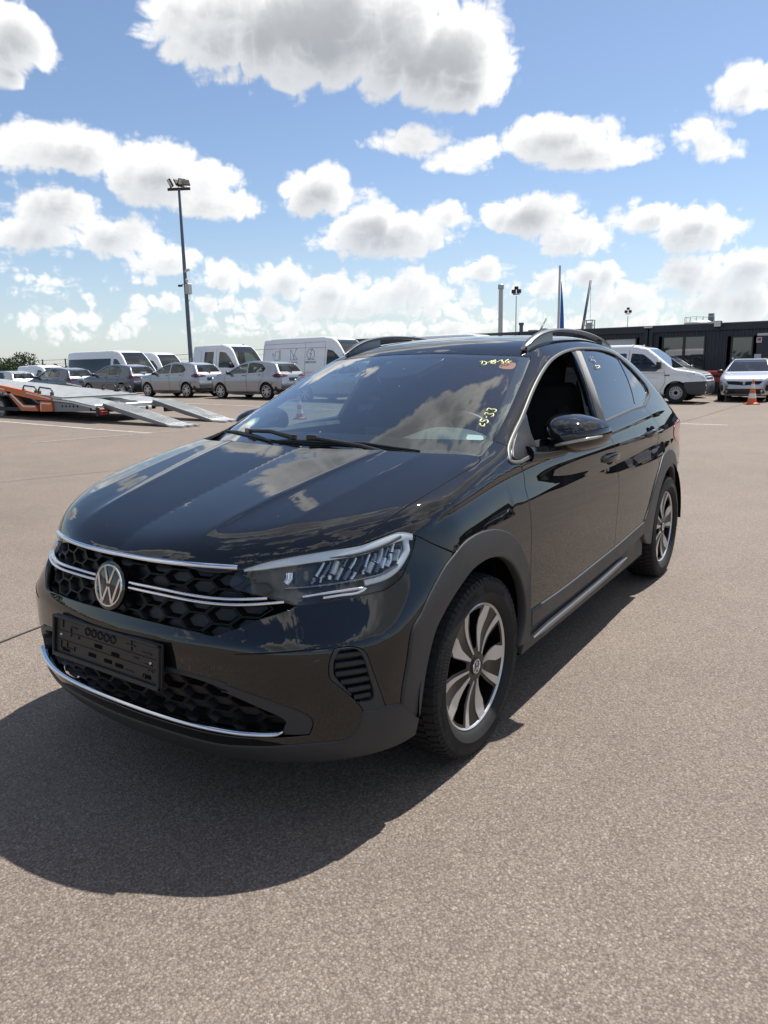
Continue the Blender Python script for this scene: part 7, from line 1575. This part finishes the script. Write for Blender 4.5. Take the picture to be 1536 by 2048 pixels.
me.transform(Matrix.Translation((-10.26, -14.547, .298)) @ Matrix.Rotation(math.pi, 4, 'Z') @ Matrix.Rotation(R(90), 4, 'X')); me.materials.clear(); me.materials.append(M_LINE); link('plate_text', me, None, pl_)
# the two ramps are lifted off and on: things of their own
def ramp(label, x0, x1, ya, za, yb):
    r = empty('loading_ramp', ((x0+x1)/2, ya, za), 0, label, 'ramp', 'galvanised loading ramps hooked to the trailer'); w = (x1-x0); n = 5
    def at_(x, y, z): return (x-(x0+x1)/2, y-ya, z-za)
    for i in range(n):      # five long bars, each ending in a finger
        xc_ = x0+w*(i+.5)/n; hw = abs(w)/n*.42; end = yb+(.0 if i % 2 else .10)*1.0; b = MB(); k = lambda y: za+(.02-za)*(y-ya)/(yb-.35-ya) if y < yb-.35 else .02
        pts = [ya, ya+.05, (ya+yb)/2, yb-.35, end]; vs = []
        for y in pts: z = k(y)+Z(xc_, y)*((y-ya)/(yb-ya)); vs += [at_(xc_-hw, y, z+.03), at_(xc_+hw, y, z+.03), at_(xc_+hw, y, z-.012), at_(xc_-hw, y, z-.012)]
        b.add(vs, [(j*4+q, j*4+(q+1) % 4, (j+1)*4+(q+1) % 4, (j+1)*4+q) for j in range(4) for q in range(4)]+[(0, 1, 2, 3), (16, 17, 18, 19)])
        m_ = int((yb-.5-ya)/.10)
        for j in range(m_): y = ya+.08+j*.10; z = k(y)+Z(xc_, y)*((y-ya)/(yb-ya))+.03; b.box(at_(xc_, y, z+.004), (hw*1.9, .03, .012))
        b.build('ramp_bar', M_GALV, r)
    for x in (x0, x1):
        b = MB(); vs = []
        for y in (ya, (ya+yb)/2, yb-.5): z = za+(.02-za)*(y-ya)/(yb-.35-ya); vs += [at_(x-.012, y, z+.035), at_(x+.012, y, z+.035), at_(x+.012, y, z-.075+.05*(y > yb-1)), at_(x-.012, y, z-.075+.05*(y > yb-1))]
        b.add(vs, [(j*4+q, j*4+(q+1) % 4, (j+1)*4+(q+1) % 4, (j+1)*4+q) for j in range(2) for q in range(4)]+[(0, 1, 2, 3), (8, 9, 10, 11)]); b.build('ramp_side', M_STEELG, r)
    return r
ramp('ribbed metal ramp nearer the camera, below the trailer\'s red tail lamp', -9.25, -9.82, -14.60, .50, -11.75)
ramp('ribbed metal ramp farther from the camera, reaching towards the black car\'s bonnet', -10.80, -11.42, -14.60, .52, -11.95)

# ------------------------------------------------------------------ mast, poles, stacks
M_MAST = vary(mat('blue grey mast paint', (.10, .12, .16), .5, .2), 1, .1, .1); M_FLOOD = mat('black floodlight', (.02, .02, .022), .5); M_POLE = mat('pale pole', (.50, .50, .50), .45, .3); M_FLAG = vary(mat('blue flag cloth', (.02, .12, .42), .8), 3, .2, 0)
mx_, my_ = -41.35, -48.1; mz = Z(mx_, my_); mast = empty('floodlight_mast', (mx_, my_, mz), 0, 'tall blue grey floodlight mast rising above the vans on the left', 'light mast')
H_ = 15.95-mz; b = MB(); b.tube([(0, 0, 0), (0, 0, H_*.5), (0, 0, H_)], [.20, .16, .10], 14); b.build('pole', M_MAST, mast, True, 50)
ux, uy = math.sin(CAM_YAW), -math.cos(CAM_YAW)
ux, uy = -.50, .866
b = MB(); b.box((0, 0, H_+.02), (1.9, .16, .20), rz=math.atan2(uy, ux)); b.build('cross_arm', M_FLOOD, mast)
for k, (s, yaw, tilt) in enumerate(((-.72, 2.2, 62), (-.05, .9, 55), (.62, .55, 50), (.25, -2.4, 60))):
    M = Matrix.Translation((ux*s, uy*s, H_+.50)) @ Matrix.Rotation(math.atan2(uy, ux)+yaw, 4, 'Z') @ Matrix.Rotation(R(tilt), 4, 'X'); b = MB(); b.box((0, 0, 0), (.62, .66, .10), M=M, bev=.02)
    for i in range(7): b.box((0, 0, 0), (.02, .60, .06), M=M @ Matrix.Translation((-.27+.09*i, 0, .07)))
    o = b.build('floodlight', M_FLOOD, mast); b = MB(); b.box((0, 0, 0), (.55, .58, .012), M=M @ Matrix.Translation((0, 0, -.056))); b.build('floodlight_glass', M_LIGHTB, o); b = MB(); b.tube([(ux*s, uy*s, H_+.05), (ux*s, uy*s, H_+.45)], .03, 6); b.build('bracket', M_FLOOD, o)
zc_ = 8.15-mz; b = MB(); b.box((.02, .34, zc_-.15), (.40, .46, .85), bev=.03); b.build('equipment_box', M_ROOFEQ, mast); b = MB(); b.lathe([(0, .16), (.12, .10), (.14, 0), (.10, -.12), (0, -.17)], Matrix.Translation((.1, .30, zc_+.52)), 14); b.box((.1, .45, zc_+1.35), (.12, .5, .18)); b.box((.1, .20, zc_+1.25), (.1, .35, .08)); b.build('dome_camera', M_BLIND, mast, True, 50)
b = MB(); b.tube([(-.05, -.16, zc_+.30), (.0, -.45, zc_+.28)], .03, 6); b.box((.05, -.62, zc_+.18), (.20, .36, .17), rz=.5, bev=.02); b.build('bullet_camera', M_FLOOD, mast)
b = MB(); b.tube([(.0, .40, zc_-.55), (.0, .46, zc_-.95), (.0, .28, zc_-1.15), (0, .15, zc_-.9)], .018, 5); b.build('cable', M_FLOOD, mast)
def pole(name, label, cat, x, y, top, r0, r1, m, bottom=None):
    z0 = Z(x, y) if bottom is None else bottom; r = empty(name, (x, y, z0), 0, label, cat); b = MB(); b.tube([(0, 0, 0), (0, 0, top-z0)], [r0, r1], 12); b.build('pole', m, r, True, 50); return r, top-z0
r_, h_ = pole('chimney', 'slim grey factory chimney, tallest stack above the roof line', 'chimney', -140.8, -66.2, 17.3, .52, .45, M_POLE, -.02); b = MB(); b.lathe([(.45, h_-1.0), (.62, h_-.9), (.62, h_-.1), (.5, h_)], None, 16); b.build('rim', M_ROOFEQ, r_, True, 40)
r_, h_ = pole('chimney', 'short dark stack beside the street lamp above the roof line', 'chimney', -132.2, -57.7, 8.9, .40, .36, M_MAST, -.02); b = MB(); b.lathe([(.36, h_-.5), (.5, h_-.45), (.5, h_)], None, 12); b.build('rim', M_MAST, r_, True, 40)
def lampmast(label, x, y, top, k):
    r_, h_ = pole('lamp_mast', label, 'light mast', x, y, top, .13*k, .07*k, M_POLE, -.02)
    b = MB(); b.box((0, 0, h_+.25), (.5*k, 1.0*k, .12)); [b.box((0, s*.45*k, h_+.65), (.5*k, .62*k, .6*k), bev=.05) for s in (-1, 1)]; b.box((0, 0, h_+1.15), (.4*k, .6*k, .5*k), bev=.05); b.build('lamp_head', M_FLOOD, r_)
lampmast('slim lamp mast with dark lamp heads right of the tallest chimney', -103.8, -46.0, 11.3, .95); lampmast('distant thin lamp mast above the office roof at the right', -133.7, -37.8, 9.3, .8)
r_, h_ = pole('flagpole', 'white flagpole with a blue flag hanging furled, behind the black car\'s roof', 'flagpole', -67.6, -25.15, 10.4, .14, .10, M_POLE); b = MB(); vs = []; n = 16
for i in range(n+1):
    t = i/n; z = h_*.86*(1-t)+h_*.30*t; wd = .04+.36*math.sin(min(1, t*1.15)*math.pi*.5)
    for j in range(4): q = j/3; vs.append((-.20*q*wd+.10*math.sin(q*7+t*3)*wd, .16+wd*q, z))
b.add(vs, [(i*4+j, i*4+j+1, (i+1)*4+j+1, (i+1)*4+j) for i in range(n) for j in range(3)]); o = b.build('flag', M_FLAG, r_, True, fix=False); md = o.modifiers.new('cloth', 'SOLIDIFY'); md.thickness = .03
r_ = empty('leaning_pole', (-73.3, -25.4, Z(-73, -25)), 0, 'dark slanting pole with a rope right of the blue flag', 'pole'); b = MB(); b.tube([(0, 0, 0), (-1.0, 1.0, 9.5)], [.20, .12], 8); b.build('pole', M_MAST, r_, True); b = MB(); b.tube([(-1.0, 1.02, 9.4), (-.95, 1.15, 4.0), (-.9, .95, 0)], .02, 4); b.build('rope', M_ROOFEQ, r_)
r_ = empty('roof_rack_unit', (-58.6, -19.0, Z(-58, -19)), 0, 'small steel pipe frame unit at the foot of the slanting pole', 'equipment'); b = MB()
for y in (-.35, .35):
    for x in (-.3, .3): b.tube([(x, y, 0), (x, y, 4.6)], .05, 6)
for z in (3.6, 4.2, 4.6): b.box((0, 0, z), (.7, .85, .05))
b.lathe([(.25, 3.6), (.25, 4.4)], None, 12); b.build('frame', M_ROOFEQ, r_)
r_ = empty('storage_tanks', (-130.3, -24, -.02), 0, 'pale grey tanks with a railed walkway above the office roof', 'tanks'); b = MB(); b.lathe([(2.35, 0), (2.35, 7.3), (2.0, 7.55), (0, 7.7)], Matrix.Translation((0, -1.0, 0)), 28); b.build('tank', M_ROOFEQ, r_, True, 40); b = MB(); b.lathe([(1.9, 0), (1.9, 7.0), (0, 7.2)], Matrix.Translation((0, 2.4, 0)), 28); b.build('tank', M_ROOFEQ, r_, True, 40)
b = MB(); 
for k in range(14): a = 2*math.pi*k/14; b.tube([(2.3*math.cos(a), -1+2.3*math.sin(a), 7.3), (2.3*math.cos(a), -1+2.3*math.sin(a), 8.2)], .03, 4)
b.tube([(2.3*math.cos(a), -1+2.3*math.sin(a), 8.2) for a in np.linspace(0, 2*math.pi, 25)], .03, 4); b.box((0, .8, 8.0), (.8, .8, 1.4)); b.build('railing', M_STEELG, r_)

# ------------------------------------------------------------------ fence, straw bank, shrubs, far tree line
fen = empty('yard_fence', (-33, -52, 0), 0, 'wire mesh fence on dark posts along the far side of the yard', 'fence'); M_FENCE = mat('dark green fence steel', (.022, .035, .030), .5, .3)
ys_ = np.arange(-80, -28, 3.3)
for y in ys_: b = MB(); z = Z(-33, y); b.box((0, y+52, z+1.25), (.07, .09, 2.5)); b.build('post', M_FENCE, fen)
b = MB()
for h_ in (.3, .75, 1.2, 1.65, 2.1, 2.42): b.tube([(0, y+52, Z(-33, y)+h_) for y in ys_], .007 if h_ < 2.4 else .014, 4)
b.build('rail_wire', M_FENCE, fen)
b = MB()
for y in np.arange(-79.9, -28, .4): z = Z(-33, y); b.add([(.01, y+52, z+.05), (.01, y+52.006, z+.05), (.01, y+52.006, z+2.4), (.01, y+52, z+2.4)], [(0, 1, 2, 3)])
o = b.build('mesh_wire', M_FENCE, fen, fix=False); o['kind'] = 'stuff'
rs = random.Random(3)
def leaves(b, c, rad, n, size, flat=1.0):
    for _ in range(n):
        while True:
            p = Vector((rs.uniform(-1, 1), rs.uniform(-1, 1), rs.uniform(-1, 1)))
            if .25 < p.length < 1: break
        p = Vector((c[0]+p.x*rad[0], c[1]+p.y*rad[1], c[2]+p.z*rad[2])); a = Vector((rs.gauss(0, 1), rs.gauss(0, 1), rs.gauss(0, 1)*flat)).normalized(); u = a.orthogonal().normalized()*size*rs.uniform(.6, 1.3); v = a.cross(u)*rs.uniform(.5, .8)
        b.add([p-u, p-v*.6, p+u, p+v*.6], [(0, 1, 2, 3)])
def foliage_mat(name, c):
    m = mat(name, c, .7, 0, .25); nt, N, L, bs = nodes(m); ge = N.new('ShaderNodeNewGeometry'); mx = N.new('ShaderNodeMix'); mx.data_type = 'RGBA'; mx.inputs['A'].default_value = tuple(q*.55 for q in c)+(1,); mx.inputs['B'].default_value = tuple(q*1.6 for q in c)+(1,); L.new(ge.outputs['Random Per Island'], mx.inputs['Factor']); L.new(mx.outputs['Result'], bs.inputs['Base Color']); return m
M_LEAF = foliage_mat('shrub leaves', (.045, .075, .022)); M_DRY = foliage_mat('dry straw', (.30, .23, .12)); M_FAR = foliage_mat('far trees', (.040, .060, .028)); M_BARK = mat('bark', (.07, .055, .04), .9)
def shrub(label, x, y, w, h, n=1100):
    z = Z(x, y); r = empty('shrub', (x, y, z), 0, label, 'shrub'); b = MB()
    for k in range(5): a = rs.uniform(0, 6.28); b.tube([(0, 0, 0), (.25*w*math.cos(a), .25*w*math.sin(a), h*.5), (.4*w*math.cos(a), .4*w*math.sin(a), h*.85)], [.05, .03, .015], 5)
    b.build('trunk', M_BARK, r); b = MB()
    for k in range(7): a = rs.uniform(0, 6.28); q = rs.uniform(0, .7); hh = rs.uniform(.35, .8); leaves(b, (w*.5*q*math.cos(a), w*.5*q*math.sin(a), h*hh), (w*.30, w*.30, h*(1-hh)*.9+.1), n//7, .14)
    leaves(b, (0, 0, h*.85), (w*.12, w*.12, h*.18), 30, .12); b.build('crown', M_LEAF, r, fix=False); return r
for i, (x, y, w, h, lb) in enumerate(((-36, -69.5, 3.0, 2.3, 'green shrub behind the fence at the left edge, lowest of the three'), (-36, -67.2, 3.0, 2.9, 'green shrub behind the fence at the far left, second from the edge'), (-36, -64.6, 2.2, 3.35, 'tallest green shrub behind the fence, left of the straw bank'), (-36, -32.3, 2.4, 2.5, 'shrub behind the fence between the double-cab pickup and the icon van'))): shrub(lb, x, y, w, h)
b = MB()
for k in range(2600):
    y = rs.uniform(-84, -30); x = -40+rs.uniform(-2.5, 2.5); hb = 2.2-.045*max(0, y+62)+.35*math.sin(y*.7)+.2*math.sin(y*1.9+1); hb = max(.5, hb*(1-abs(x+40)/3.6)); leaves(b, (x, y, hb*rs.random()**.5-.1), (.5, .5, .15), 1, .28, .4)
tag(b.build('dry_grass_bank', M_DRY, None, fix=False), kind='stuff')
b = MB()
for k in range(5200):
    a = rs.uniform(0, 2*math.pi); d = rs.uniform(235, 300); hh = (4.2+2.2*math.sin(a*9)+1.4*math.sin(a*23+1)+1.0*math.sin(a*57))*(.55 if 3.3 < a < 4.4 else 1); c = (d*math.cos(a), d*math.sin(a), max(.8, hh)*rs.random()); leaves(b, c, (2, 2, .6), 1, 2.4, .5)
tag(b.build('far_trees', M_FAR, None, fix=False), kind='stuff')

# ------------------------------------------------------------------ the row goes on beyond the right edge; the black car's doors mirror it
c = copy_tree(h0); park(c, -27.6, 1.4, R(3)); c['label'] = 'silver hatchback right of the frame, mirrored in the black car\'s doors'; c['group'] = 'cars mirrored in the doors of the black car'
c = copy_tree(plain); park(c, -22.5, 5.6, R(-35)); c['label'] = 'white van right of the frame, mirrored in the black car\'s rear door'; c['group'] = 'cars mirrored in the doors of the black car'
c = copy_tree(s_); park(c, -24.5, 14.0, R(-12)); c['label'] = 'dark estate car right of the frame, mirrored in the black car\'s front door'; c['group'] = 'cars mirrored in the doors of the black car'
